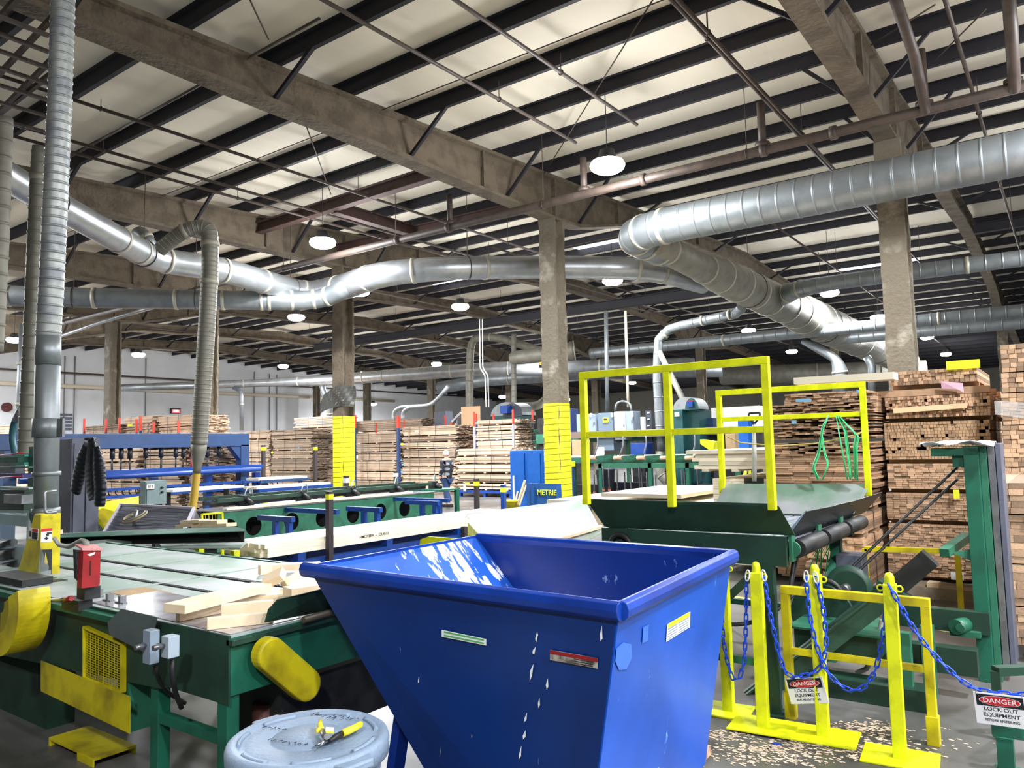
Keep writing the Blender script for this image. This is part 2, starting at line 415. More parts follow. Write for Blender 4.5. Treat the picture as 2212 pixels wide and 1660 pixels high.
def post(x, y, zt, label, pad=True, worn=True):
    t = thing('building_column', label, 'column', (x, y, 0))
    zb = 0
    rnd = random.Random(int(x * 7 + y)); vs = []; fs = []
    hw, hd = .21, .22
    zs = [zb + (zt - zb) * q / 36 for q in range(37)]
    for z in zs:
        j = lambda: rnd.uniform(-.012, .012)
        sec = [(-hw, -hd), (hw, -hd), (hw, -hd + .07), (.07, -hd + .1), (.07, hd - .1), (hw, hd - .07), (hw, hd), (-hw, hd), (-hw, hd - .07), (-.07, hd - .1), (-.07, -hd + .1), (-hw, -hd + .07)]
        vs += [(x + a + j(), y + b + j(), z) for a, b in sec]
    for i in range(36):
        for q in range(12): fs.append((i * 12 + q, i * 12 + (q + 1) % 12, (i + 1) * 12 + (q + 1) % 12, (i + 1) * 12 + q))
    fs += [tuple(range(12))[::-1], tuple(36 * 12 + q for q in range(12))]
    mb = MB(); mb._add(vs, fs); mb.build('post', FIREPALE if worn else FIREPROOF, t)
    if pad:
        mb = MB(); h = 2.75; r = .26
        oct_ = [(x + sx * a, y + sy * b) for a, b, sx, sy in ((r, .16, 1, -1), (r, .16, 1, 1), (.16, r, 1, 1), (.16, r, -1, 1), (r, .16, -1, 1), (r, .16, -1, -1), (.16, r, -1, -1), (.16, r, 1, -1))]
        mb.prism([(a, b, .02) for a, b in oct_], (0, 0, h)); mb.build('yellow_pad', YELPAD, t)
        for q in range(20):
            m2 = MB(); z = .15 + q * .135; dz = .03
            pts = [(x + (a - x) * 1.012, y + (b - y) * 1.012, z + dz * ((a - x) + (b - y))) for a, b in oct_]
            m2.tube(pts + [pts[0]], .007, 4); m2.build('strap', PADLINE, t)
    return t
post(-9.42, 14.55, 7.02, 'sprayed brown column with striped yellow pad behind the blue bin in mid picture')
post(-16.55, 14.55, 7.02, 'sprayed brown column with yellow pad and a torn plastic sheet', worn=False)
post(-2.3, 14.55, 7.02, 'thick sprayed column rising from behind the right lumber stacks', pad=False)
post(-23.2, 14.55, 7.02, 'sprayed column with yellow pad behind the blue gantry')
post(-29.7, 14.55, 7.02, 'sprayed column in front of the white wall, left of the red stakes')
far_lab = {-2.3: 'far sprayed column at the right edge above the lumber', -9.42: 'far sprayed column below the big trunk duct', -16.55: 'far sprayed column seen between the two yellow guard rails',
           -23.3: 'far sprayed column inside the left yellow guard rail frame', -29.85: 'far sprayed column just left of the padded centre column',
           -36.8: 'far sprayed column behind the red-staked lumber at centre', -43.4: 'far sprayed column just right of the torn-sheet column', -49.8: 'far sprayed column against the white wall'}
for x in (-49.3, -43.4, -36.8, -29.85, -23.3, -16.55, -9.42, -2.3):
    post(x, 40.5, 7.02, far_lab.get(x, far_lab[-49.8]), pad=False)
# torn plastic sheet on the left padded column
cx, cy = -16.55, 14.55
M_ = frame((cx + .1, cy - .27, 3.2), (1, .2, .12), (-.1, 0, 1))
SHEET = mat('torn_plastic_film', S(70, 70, 66), .25, alpha=.85)
mb = MB(M_); nx, ny = 12, 8; vs = []
for j in range(ny + 1):
    for i in range(nx + 1):
        u = i / nx; w = j / ny
        vs.append(((u - .5) * 1.15 + .15 * (w - .5), (w - .5) * .55 + .12 * math.sin(u * 3), .03 + .06 * math.sin(u * 9 + w * 4)))
mb._add(vs, [(j * (nx + 1) + i, j * (nx + 1) + i + 1, (j + 1) * (nx + 1) + i + 1, (j + 1) * (nx + 1) + i) for j in range(ny) for i in range(nx)])
sh = mb.build('plastic_sheet', SHEET, label='torn translucent dark plastic sheet wrapped on the yellow padded column', cat='plastic sheet')
sd = sh.modifiers.new('solid', 'SOLIDIFY'); sd.thickness = .004
# ------------------------------------------------------------------ ducts
def path3(pts):
    return [P(a[0], a[1], z=a[2]) if len(a) == 3 else P(a[0], a[1], d=a[3]) if a[2] is None else V(a[:3]) for a in pts]
def duct(label, pts, r, m=GALV, rib=None, ribh=.008, bend=.5, couplings=(), name='duct', n=20, hangers=(), sm=SEAL, group=None):
    pts = [V(p) for p in pts]
    t = thing(name, label, 'duct', pts[0], group=group)
    L = fillet(pts, bend, 7)
    rs0 = r if isinstance(r, (list, tuple)) else None
    if rs0:   # radii given per original point: map by nearest fraction
        cum = [0];
        for a, b in zip(pts, pts[1:]): cum.append(cum[-1] + (b - a).length)
        def rad(s):
            for (a, ra), (b, rb) in zip(zip(cum, rs0), zip(cum[1:], rs0[1:])):
                if s <= b: return ra + (rb - ra) * (s - a) / max(b - a, 1e-6)
            return rs0[-1]
        tot = cum[-1]
    else:
        rad = lambda s: r; tot = 1
    if rib:
        L0 = L; LL = [(L0[0], 0)]; acc = rib * .5; run = 0.
        for a_, b_ in zip(L0, L0[1:]):
            sl = (b_ - a_).length
            while acc < run + sl:
                LL.append((a_ + (b_ - a_) * ((acc - run) / sl), 1)); acc += rib
            run += sl
            if (b_ - LL[-1][0]).length > rib * .3: LL.append((b_, 0))
        LL.append((L0[-1], 0))
        LL = [q_ for j_, q_ in enumerate(LL) if q_[1] or j_ in (0, len(LL) - 1) or all((q_[0] - LL[m_][0]).length > rib * .35 for m_ in (j_ - 1, j_ + 1))]
        LR = [k_ for p_, k_ in LL]; L = [p_ for p_, k_ in LL]
        out = []; rr = []; s = 0
        for i, p in enumerate(L):
            if i: s += (p - L[i - 1]).length
            q = rad(min(s, tot))
            if LR[i]:
                d = (L[i + 1] - L[i - 1]).normalized(); w = min(.010, rib * .07)
                out += [p - d * w * 3, p - d * w * 1.4, p - d * w, p + d * w, p + d * w * 1.4, p + d * w * 3]; rr += [q, q, q + ribh, q + ribh, q, q]
            else: out.append(p); rr.append(q)
        mb = MB(); mb.tube(out, rr, n, smooth=True)
    else:
        out = L; rr = []; s = 0
        for i, p in enumerate(L):
            if i: s += (p - L[i - 1]).length
            rr.append(rad(min(s, tot)))
        mb = MB(); mb.tube(out, rr, n)
    mb.build('spiral_pipe' if rib else 'pipe', m, t)
    # couplings: fractions along the length
    cl = [0]
    for a, b in zip(L, L[1:]): cl.append(cl[-1] + (b - a).length)
    for f in couplings:
        s = f * cl[-1]
        for i in range(len(L) - 1):
            if cl[i] <= s <= cl[i + 1] + 1e-6:
                d = (L[i + 1] - L[i]).normalized(); p = L[i] + d * (s - cl[i]); q = rad(min(s, tot))
                m2 = MB(); m2.tube([p - d * .04, p - d * .038, p + d * .038, p + d * .04], [q + .002, q + .016, q + .016, q + .002], n)
                m2.build('coupling', sm, t); break
    for f in hangers:
        s = f * cl[-1]
        for i in range(len(L) - 1):
            if cl[i] <= s <= cl[i + 1] + 1e-6:
                d = (L[i + 1] - L[i]).normalized(); p = L[i] + d * (s - cl[i]); q = rad(min(s, tot))
                m2 = MB(); zt = roofz(p.y) - .24; m2.cyl(p + V((0, 0, q)), (p.x, p.y, zt), .008, 5); m2.torus(p, q + .012, .012, d, 20, 4)
                m2.build('hanger', PIPE, t); break
    return t
PX = lambda a, b, z: P(a, b, z=z)
# big trunk and its feeders
duct('thick dusty trunk duct running away to the right column', [PX(1400, 520, 6.0), V((-6.95, 17.2, 6.0)), V((-6.95, 19, 6.0)), V((-7.05, 25, 6.0)), V((-7.1, 27, 6.0)), V((-7.3, 47, 6.0))],
     [.30, .33, .47, .55, .68, .72], GALVD, couplings=(.03, .10, .13, .17, .21, .25, .3, .34, .37, .43, .5, .56, .63, .7, .8), bend=.4, hangers=(.2, .45, .75), n=28)
duct('large ribbed spiral duct from the right edge to the elbow at centre right', [V((8, 13.45, 6.02)), V((-6.15, 13.35, 5.98)), V((-6.95, 13.6, 5.98)), V((-6.95, 15.2, 6.0))], .34, GALV, rib=.3, ribh=.007,
     bend=.55, couplings=(.855, .885, .915, .945, .985), n=28)
duct('middle branch duct from the right edge into the trunk', [V((12, 22.2, 6)), V((-4.9, 21.4, 6)), V((-5.9, 21.6, 6)), V((-6.8, 22.6, 6))], [.2, .2, .24, .3], GALV, rib=.35, bend=.8, couplings=(.72, .93, .96))
duct('long thin duct crossing from the right edge to the drum', [V((12, 27.5, 5.5)), V((-15.6, 26.8, 5.5))], .2, GALV, rib=.4, couplings=(.3, .55, .8))
duct('short thin duct behind the right column', [V((12, 31.5, 5.6)), V((-7, 30.6, 5.6))], .22, GALV, rib=.5, couplings=(.5, .9))
# the long duct with the blazing bend
duct('long bright duct with a wide bend below the ceiling lamp', path3([(-60, 330, 6), (20, 385, 6), (335, 562, 6), (470, 580, 6), (660, 635, 6), (740, 622, 6), (820, 592, 6.05), (950, 580, 6.1), (1200, 577, 6.35), (1400, 580, 6.15), (1520, 612, 6.0)]),
     [.22, .22, .27, .28, .3, .33, .3, .28, .29, .28, .28], GALVB, bend=1.1, couplings=(.08, .2, .24, .28, .34, .4, .47, .52, .58, .64, .72, .8, .9, .93), hangers=(.1, .25, .45, .7), n=26)
duct('lower duct from the left edge merging into the bright bend', path3([(-80, 636, 5.6), (30, 640, 5.6), (300, 646, 5.6), (600, 650, 5.62), (700, 648, 5.7), (765, 612, 6.0)]), [.24, .24, .24, .24, .24, .24], GALV, bend=.9,
     couplings=(.1, .3, .5, .62, .72, .74, .8, .86, .9), hangers=(.25, .55))
# branch elbow on the bright duct
a = P(316, 500, z=6.62); b = P(326, 552, z=6.15)
duct('stub of capped elbow on top of the bright duct', [P(330, 560, z=6.05), P(322, 520, z=6.35), P(300, 498, z=6.6), P(290, 540, z=6.3)], .14, GALV, bend=.25, couplings=(.4,))
def vdown(px, py, top, zb, lean=None):
    p = P(px, py, z=top); return p
# drop duct with taper and yellow hose (px 430 -> 420)
p0 = P(345, 528, z=6.45); dr = 8.6
q0 = P(428, 492, d=dr * 1.0 + 0.0)
yq = 7.4
e = [P(345, 540, y=6.9), P(400, 497, y=7.1), P(452, 488, y=7.4), P(455, 560, y=7.4), P(446, 720, y=7.4), P(430, 960, y=7.4)]
duct('drop duct arching off the bright duct and tapering to a yellow hose', e, [.12, .13, .14, .14, .14, .135], GALVD, rib=.075, ribh=.003, bend=.45, couplings=(.12, .26, .4))
hose = thing('flexible_hose', 'yellow ribbed hose hanging under the tapered drop duct', 'hose', P(416, 1100, y=7.4))
mb = MB(); mb.tube([P(430, 955, y=7.4), P(429, 975, y=7.4), P(426, 1008, y=7.4), P(425, 1022, y=7.4)], [.13, .13, .07, .07], 16); mb.build('taper', GALVD, hose)
HOSEY = mat('yellow_hose', S(205, 170, 70), .6)
pts = resample([P(425, 1020, y=7.4), P(421, 1060, y=7.4), P(415, 1105, y=7.4)], .02); rr = [.058 if i % 2 else .068 for i in range(len(pts))]
mb = MB(); mb.tube(pts, rr, 14); mb.build('ribbed_tube', HOSEY, hose)
# tall spiral ducts at left
SP = mat('spiral_galvanised', S(160, 164, 162), .4, .6, col2=S(134, 138, 142), vscale=6, rvar=.2)
yv = 2.75
def vline(y, *pp): return [P(a, b, y=y) for a, b in pp]
A = vline(yv, (140, -120), (128, 250), (112, 600), (104, 730))
duct('tall spiral duct standing in front at the left edge', A, [.089, .089, .091, .091], SP, rib=.072, ribh=.005, bend=.1, n=28)
low = thing('drop_pipe', 'smooth lower pipe with clamp and handle under the tall left duct', 'duct', P(100, 1112, y=yv))
mb = MB(); mb.tube(vline(yv, (104, 728), (101, 930), (99, 1110)), [.091, .091, .088], 28); mb.build('pipe', GALV, low)
for a, b, c, d in (((104, 728), (104, 790), .006, .093), ((102, 905), (101, 945), .02, .107), ((100, 1020), (100, 1029), .0, .104), ((99, 1098), (99, 1112), .0, .101)):
    mb = MB(); q = vline(yv, a, b); mb.tube(q, d, 28); mb.build('band', GALV, low)
mb = MB(); q = vline(yv, (128, 905), (127, 945)); mb.bar(q[0] + V((.03, .0, 0)), q[1] + V((.03, 0, 0)), .02, .1, up=(1, 0, 0)); mb.build('clamp', STEEL, low)
mb = MB(); q = vline(yv - .14, (106, 1062), (107, 1108)); mb.tube(fillet([q[0] + V((0, .05, -.0)), q[0] + V((0, -.03, 0)), q[1] + V((0, -.03, 0)), q[1] + V((0, .05, 0))], .02), .011, 8); mb.build('handle', STEEL, low)
yv2 = 4.5
duct('second dusty spiral duct just behind the tall left duct', vline(yv2, (90, 318), (84, 400), (70, 730), (58, 990)), [.115] * 4, GALVD, rib=.16, ribh=.007, bend=.05, couplings=(.1,), n=24)
duct('sliver of a third duct at the extreme left edge', vline(3.6, (8, 255), (0, 500), (-14, 760)), .1, GALVD, rib=.2, bend=.05)
duct('grey pipe rising at the left edge behind the second spiral duct', vline(9.0, (52, 700), (46, 860), (42, 990)), .12, GALV, bend=.05, couplings=(.3, .6))
# mid-distance ducts
def yy(y, *pp): return [P(a, b, y=y) for a, b in pp]
duct('pale arched pipe behind the lumber, left leg of the arch', [P(1014, 930, y=27), P(1014, 800, y=27), P(1018, 728, y=27), P(1070, 728, y=27.2), P(1190, 765, y=27.6), P(1240, 772, y=28)], .175, GALVD, rib=.5, ribh=.01, bend=.9, couplings=(.3, .55))
duct('thin spiral riser beside the arched pipe', yy(26.8, (1110, 925), (1110, 722)), .11, GALVD, rib=.25)
t = thing('duct_drum', 'flared drum end of the thin duct left of the padded column', 'duct drum', P(1200, 770, y=26.8))
a = P(1100, 775, y=25.5); b = P(1240, 758, y=26.8); d = (b - a).normalized()
mb = MB(); mb.tube([a, a + d * .15, a + d * .5, b - d * .25, b - d * .12, b], [.16, .27, .3, .33, .4, .4], 24); mb.build('drum', GALVD, t)
mb = MB(); mb.cyl(b, b + d * .03, .43, 24); mb.build('end_flange', SEAL, t)
duct('long low duct along the white wall toward the centre', [P(262, 838, y=22), P(420, 833, y=25), P(560, 828, y=28), P(700, 822, y=30), P(1060, 797, y=33), P(1500, 790, y=38)], [.2, .23, .23, .33, .38, .42], GALVB, bend=1.5,
     couplings=(.2, .3, .4, .43, .47, .6, .7, .85))
duct('second low duct below the drum, far behind the padded column', [P(950, 838, y=38), P(1060, 820, y=38), P(1300, 806, y=40), P(1560, 800, y=42)], .4, GALV, couplings=(.3, .5, .7))
duct('huge dim duct on the far wall behind the right guard rail', [P(1560, 812, y=50), P(1720, 808, y=50), P(2000, 800, y=52)], .62, GALVD, couplings=(.25, .5, .8))
duct('curved dim duct left of the padded column near the far wall', [P(1100, 880, y=44), P(1165, 878, y=44), P(1192, 850, y=44), P(1200, 800, y=44)], .3, GALVD, bend=1.2)
duct('bent suction pipe dropping behind the left yellow guard rail', [V((-7.3, 21.0, 5.62)), P(1600, 676, y=21.5), P(1460, 706, y=21.8), P(1424, 722, y=21.8), P(1419, 800, y=21.8), P(1424, 900, y=21.8), P(1430, 980, y=21.8)], .14, GALV, rib=.45, ribh=.008, bend=1.3, couplings=(.12, .25, .45))
duct('slanted pale pipe joining the bent suction pipe', [P(1424, 760, y=21.6), P(1506, 925, y=21)], .085, GALVD)
duct('low return elbow under the green conveyors', [P(1430, 975, y=21.8), P(1430, 1040, y=21.8), P(1500, 1056, y=21.8)], .2, GALVD, bend=.6, rib=.3)
duct('downward branch duct behind the guard rail corner', [P(1735, 735, y=27.6), P(1805, 775, y=27.6), P(1815, 800, y=27.6), P(1816, 880, y=27.6)], [.14, .16, .25, .25], GALV, bend=.5, couplings=(.6,))
duct('small branch duct left of the right column', [P(1872, 772, y=30), P(1884, 790, y=30), P(1884, 860, y=30)], .14, GALV, bend=.3)
duct('short drop elbow by the white wall over the lumber', [P(505, 838, y=26.8), P(522, 845, y=26.8), P(522, 930, y=26.8)], .12, GALV, bend=.5, couplings=(.5,))
duct('drop elbow left of the torn-sheet column', [P(695, 832, y=30), P(700, 848, y=30), P(712, 870, y=30), P(711, 912, y=30)], .17, GALV, bend=.5, couplings=(.8,))
for q, (x0, lab) in enumerate(((850, 'outer'), (870, 'inner'))):
    duct('%s pipe of the bright looped pair behind the stacks' % lab, [P(x0, 925, y=34), P(x0, 890, y=34), P(x0 + 15, 880, y=34), P(930, 876, y=34), P(950, 858, y=34), P(968, 835, y=34)], .12, GALVB, bend=.5)
duct('pale conduit rail in front of the girders at left', [P(130, 727, y=11.5), P(212, 698, y=11.5), P(330, 664, y=11.5)], .06, GALVB, name='ceiling_pipe')
duct('white sprinkler pipe along the left wall', [V((XW + .5, 2, 6.15)), V((XW + .5, 50, 6.15))], .12, mat('ivory_pipe', S(226, 214, 190), .5), name='wall_pipe')
duct('thin dark pipe run above the left wall pipe', [V((XW + 1.2, 4, 6.9)), V((XW + 1.2, 64, 6.9))], .06, PIPE, name='wall_pipe')
# vertical conduits
duct('bundle of grey electrical conduits dropping to the panels', yy(22.5, (1309, 672), (1312, 890)), .07, GALV, name='conduit')
duct('thin ivory conduit dropping inside the left guard rail', yy(22.5, (1351, 672), (1357, 880)), .045, mat('ivory_pipe'), name='conduit')
duct('grey conduit hoop over the electrical panels', [P(1329, 890, y=22.4), P(1331, 872, y=22.4), P(1345, 866, y=22.4), P(1362, 872, y=22.4), P(1364, 892, y=22.4)], .04, GALV, name='conduit', bend=.3)
duct('paired white conduits kinked over the arched pipe, left', yy(22.6, (1036, 690), (1037, 795), (1048, 812), (1050, 880)), .02, WHITE, name='conduit', bend=.1)
duct('paired white conduits kinked over the arched pipe, right', yy(22.6, (1042, 690), (1043, 795), (1054, 812), (1056, 880)), .02, WHITE, name='conduit', bend=.1)
# wall conduits on the white wall
for i, (px, lab) in enumerate([(138, 'beside the drop pipe'), (160, 'right of the drop pipe'), (314, 'left of the wall sign'), (468, 'left of the drop elbow'), (549, 'near the wall louvre pair'), (582, 'by the dark wall brackets'), (598, 'right of the dark wall brackets')]):
    p = P(px, 880, x=XW + .06)
    duct('thin grey conduit down the white wall ' + lab, [V((XW + .06, p.y, 3.2)), V((XW + .06, p.y, roofz(p.y) - .6))], .035, mat('wall_conduit', S(120, 124, 130), .5), name='wall_conduit', n=6)

# ------------------------------------------------------------------ sprinkler mains, branch lines, rods
def pipe(label, pts, r, m=PIPE, joints=(), name='sprinkler_pipe', drops=(), hang=0, group=None):
    t = thing(name, label, 'sprinkler pipe' if name == 'sprinkler_pipe' else 'pipe', pts[0], group=group); pts = [V(p) for p in pts]
    mb = MB(); mb.tube(pts, r, 10); mb.build('pipe', m, t)
    a, b = pts[0], pts[-1]; d = (b - a)
    for f in joints:
        p = a + d * f; m2 = MB(); dn = d.normalized(); m2.cyl(p - dn * .05, p + dn * .05, r * 1.35, 10); m2.build('joint', m, t)
    for f, h in drops:
        p = a + d * f; m2 = MB(); m2.cyl(p, p + V((0, 0, h)), r * .8, 10); m2.cyl(p + V((0, 0, .05)), p + V((0, 0, .12)), r * 1.5, 10); m2.build('riser', m, t)
    if hang:
        L = d.length; n = max(1, int(L / hang))
        for i in range(n):
            p = a + d * ((i + .5) / n); m2 = MB(); m2.cyl(p, (p.x, p.y, roofz(p.y) - .24), .007, 5); m2.torus(p, r + .01, .008, d, 10, 4); m2.build('pipe_hanger', m, t)
    return t
ym = 12.1
def fr(px, py=0, x0=14., x1=-30.):
    p = P(px, py, y=ym) ; return (p.x - x0) / (x1 - x0)
pipe('main brown sprinkler pipe crossing the picture in front of the girders', [(14, ym, 6.5), (-30, ym, 6.5)], .08, joints=[fr(1800, 280), fr(1650, 330), fr(1390, 390), fr(970, 480), fr(860, 520)],
     drops=[(fr(1998, 245), .9), (fr(2190, 190), 1.2), (fr(1648, 330), .8), (fr(972, 490), .7), (fr(1262, 420), .7)], hang=4)
pipe('slanting riser pipe with red valve at the upper right', [P(1925, -30, y=9.6), P(1975, 120, y=11.0), P(2000, 240, y=12.05)], .07)
pipe('upright riser pipe near the top right corner', [P(2175, -40, y=10.5), P(2185, 60, y=11.2), P(2192, 195, y=12.05)], .075)
# branch lines run along the building length (toward the far right)
for i, (px, py, y0, y1) in enumerate([(330, 130, 3, 13.5), (985, 165, 2.5, 12), (1010, 20, 2, 12), (1640, 190, 3, 30), (420, 300, 3, 25), (2060, 60, 4, 40), (250, 330, 4, 30), (1480, 30, 3, 26), (60, 300, 3, 30)]):
    p = P(px, py, z=roofz(8) - .5); z = roofz(8) - .5
    pipe('thin brown sprinkler branch line under the purlins, %s' % ['upper left corner', 'left of the big lamp', 'top centre', 'meeting the stub right of the big lamp', 'across the left ceiling', 'beside the upper right girder', 'low on the left ceiling', 'right of top centre', 'far left ceiling'][i],
         [(p.x, y0, z - .03), (p.x, y1, z + .05)], .03, hang=4.5)
for i, x in enumerate((-20, -26.5, -33, -40, -13, -6, 1.5)):
    pipe('thin brown branch line in the far ceiling, bay %s' % ['left of the torn-sheet column', 'over the gantry', 'left of the gantry', 'nearest the white wall', 'left of the padded column', 'right of the padded column', 'right of the thick column'][i], [(x, 17, 7.5), (x, 62, 7.2)], .03, hang=6)
# sway rods in X under the roof
rods = [((540, 0), (580, 85)), ((690, 40), (150, 340)), ((650, 240), (715, 420)), ((2020, 10), (1830, 130)), ((1410, 0), (1160, 400)), ((2130, 20), (2020, 130))]
for i, (a, b) in enumerate(rods):
    pa = roofP(*a, -.3); pb = roofP(*b, -.3)
    mb = MB(); mb.cyl(pa, pb, .012 if i not in (1,) else .022, 6)
    mb.build('brace_rod', PIPE, label='thin steel brace rod under the roof, ' + ['at top left of centre', 'long diagonal across the upper left girder', 'steep one above the ceiling lamp', 'upper right beside the girder', 'crossing behind the big lamp', 'short one at the top right'][i], cat='brace rod')
for i, y in enumerate((9.0, 16.2, 21, 33)):
    mb = MB(); mb.cyl((-30, y, roofz(y) - .3), (12, y + .1, roofz(y) - .3), .01, 5)
    mb.build('tie_rod', PIPE, label='long thin tie rod across the bays, ' + ['nearest', 'above the centre column', 'third away', 'farthest'][i], cat='tie rod')
# red-brown hung beams
def hbeam(label, a, b, h=.26, w=.2, m=REDSTEEL):
    t = thing('hung_beam', label, 'steel beam', a); a = V(a); b = V(b)
    mb = MB(); mb.bar(a + V((0, 0, h / 2)), b + V((0, 0, h / 2)), w, .02); mb.bar(a - V((0, 0, h / 2)), b - V((0, 0, h / 2)), w, .02); mb.bar(a, b, .02, h); mb.build('beam', m, t)
hbeam('dark red beam hung below the purlins above the ceiling lamp', (-16.5, 11.7, 7.55), (-9.5, 11.6, 7.55))
hbeam('dark red beam running to the padded column top', (-16.5, 14.3, 7.5), (-9.5, 14.6, 7.5))
hbeam('short dark red cross beam between the two hung beams', (-13.6, 11.7, 7.5), (-13.6, 14.3, 7.5))
hbeam('blackish double beam in the far right bay', (-2, 26, 7.9), (12, 26, 7.9), m=PURLIN)
hbeam('lattice beam across the far centre ceiling', (-30, 24.5, 6.9), (-8, 24.5, 6.9), h=.3, m=PURLIN)
# ladder-like cable tray in the upper left corner
t = thing('cable_tray', 'dark lattice of pipes and cable tray in the upper left corner', 'cable tray', P(40, 120, z=6.9))
for i in range(7):
    a = P(-40, 20 + i * 38, z=6.7); b = P(150, 95 + i * 34, z=6.7)
    mb = MB(); mb.bar(a, b, .05, .04); mb.build('rung', PIPE, t)
for a, b in (((-20, 60), (60, -30)), ((-20, 180), (130, 20)), ((-20, 260), (110, 130)), ((0, 245), (110, 160))):
    mb = MB(); mb.bar(P(*a, z=6.78), P(*b, z=6.78), .05, .06); mb.build('rail', PIPE, t)
# ------------------------------------------------------------------ blue self-dumping hopper
t = thing('dumping_hopper', 'big blue steel self-dumping hopper with sloped left side, in front centre', 'hopper', (-2.2, 3.3, 0))
FL, FR, BR, BL = V((-3.23, 2.60, 1.25)), V((-1.39, 2.53, 1.25)), V((-1.51, 3.99, 1.25)), V((-3.25, 4.0, 1.25))
zb = .14
fl, fr_, br, bl = V((-2.16, 2.6, zb)), V((-1.60, 2.55, zb)), V((-1.70, 3.97, zb)), V((-2.16, 3.99, zb))
def sheet(poly, nm, m=BLUB, th=.006, par=None):
    mb = MB(); mb.plate(poly, th); return mb.build(nm, m, par or t)
def scuffed(name, base, scuff, sc, thr, stretch, band=None, axis=0):
    m = mat(name, base, .3, col2=tuple(c * .7 for c in base), vscale=2, mix=(.4, .7), rvar=.15)
    nt = m.node_tree; N = nt.nodes; L = nt.links; b = N['Principled BSDF']; src = b.inputs['Base Color'].links[0].from_socket
    tc = N.new('ShaderNodeTexCoord'); mp = N.new('ShaderNodeMapping'); mp.inputs['Scale'].default_value = stretch
    n = N.new('ShaderNodeTexNoise'); n.inputs['Scale'].default_value = sc; n.inputs['Detail'].default_value = 6; n.inputs['Roughness'].default_value = .65
    L.new(tc.outputs['Object'], mp.inputs[0]); L.new(mp.outputs[0], n.inputs['Vector'])
    fac = n.outputs['Fac']
    if band:
        sp = N.new('ShaderNodeSeparateXYZ'); L.new(tc.outputs['Object'], sp.inputs[0])
        a = N.new('ShaderNodeMath'); a.operation = 'SUBTRACT'; L.new(sp.outputs[axis], a.inputs[0]); a.inputs[1].default_value = band[0]
        a2 = N.new('ShaderNodeMath'); a2.operation = 'ABSOLUTE'; L.new(a.outputs[0], a2.inputs[0])
        a3 = N.new('ShaderNodeMath'); a3.operation = 'MULTIPLY'; L.new(a2.outputs[0], a3.inputs[0]); a3.inputs[1].default_value = band[1]
        a4 = N.new('ShaderNodeMath'); a4.operation = 'SUBTRACT'; L.new(fac, a4.inputs[0]); L.new(a3.outputs[0], a4.inputs[1]); fac = a4.outputs[0]
    mr = N.new('ShaderNodeMapRange'); mr.inputs[1].default_value = thr; mr.inputs[2].default_value = thr + .03; L.new(fac, mr.inputs[0])
    mx = N.new('ShaderNodeMix'); mx.data_type = 'RGBA'; L.new(mr.outputs[0], mx.inputs[0]); L.new(src, mx.inputs[6]); mx.inputs[7].default_value = (*scuff, 1)
    L.new(mx.outputs[2], b.inputs['Base Color']); return m
BLUF = scuffed('hopper_front_shaded_blue', S(3, 46, 116), S(170, 175, 170), 14, .70, (2.2, 1, .35))  # shade put into the blue: front and inside darker than lit end and chute
BLUR = scuffed('hopper_end_lit_blue', S(8, 84, 196), S(110, 160, 225), 9, .69, (1, 1, .5))
BLUS = scuffed('hopper_chute_lit_blue', S(30, 88, 190), S(240, 242, 246), 4, .42, (1, 3.2, 1), band=(.30, .5), axis=1)
BLUI = scuffed('hopper_inside_shaded_blue', S(6, 44, 128), S(130, 150, 190), 6, .52, (1, 1, .6), band=(.25, .4), axis=0)
sheet([fl, fr_, FR, FL], 'front_panel', BLUF)
sheet([br, bl, BL, BR], 'back_panel', BLUI)
sheet([fr_, br, BR, FR], 'end_panel', BLUR)
sheet([bl, fl, FL, BL], 'chute_plate', BLUS)
sheet([fl, bl, br, fr_], 'floor_panel', BLUI)
# rolled rims
for nm, a, b in (('front_rim', FL + V((-.03, 0, 0)), FR + V((.015, 0, 0))), ('end_rim', FR, BR + V((.0, .02, 0))), ('back_rim', BR, BL)):
    d = (b - a).normalized(); side = d.cross(V((0, 0, 1)))
    prof = [(-.012, .0), (-.008, .018), (.012, .024), (.032, .014), (.04, -.01), (.036, -.035), (.022, -.05), (.008, -.05)]
    mb = MB(); n = len(prof)
    mb._add([p + side * u + V((0, 0, w)) for p in (a, b) for u, w in prof], [(i, (i + 1) % n, n + (i + 1) % n, n + i) for i in range(n)] + [tuple(range(n))[::-1], tuple(range(n, 2 * n))], False)
    mb.build(nm, BLUB, t, bevel=.003)
mb = MB(); mb.bar(FL, BL, .012, .02); mb.build('chute_edge', BLUB, t)
# base frame with fork pockets
mb = MB(); mb.bb(-2.9, -1.7, 2.75, 2.93, .0, .13); mb.bb(-2.9, -1.7, 3.6, 3.78, .0, .13); mb.bb(-2.95, -2.85, 2.6, 3.95, 0, .13); mb.build('skid_base', BLUB, t)
mb = MB(); mb.bar((-2.9, 2.85, .1), (-2.75, 2.85, .8), .08, .05); mb.bar((-2.9, 3.7, .1), (-2.75, 3.7, .8), .08, .05); mb.build('support_leg', BLUB, t)
RUST = mat('rust', S(150, 100, 70), .9, col2=S(210, 180, 150), vscale=18)
def decal(px, par, nm, m, o=.004, plane=None, inset=None):
    """thin label lying on plane (point, normal) at the photographed outline"""
    p0, nrm = plane; nrm = V(nrm).normalized(); q = []
    for a, b in px:
        r = FW + RT * ((a - CX) / F) - UP * ((b - CY) / F); k = (V(p0) - EYE).dot(nrm) / r.dot(nrm); q.append(EYE + r * k + nrm * .002)
    mb = MB(); mb.plate(q, .001); 
    if (q[1] - q[0]).cross(q[2] - q[0]).dot(nrm) < 0: mb = MB(); mb.plate(q[::-1], .001)
    return mb.build(nm, m, par)
nF = (FR - FL).cross(fr_ - FL).normalized(); nF = nF if nF.y < 0 else -nF
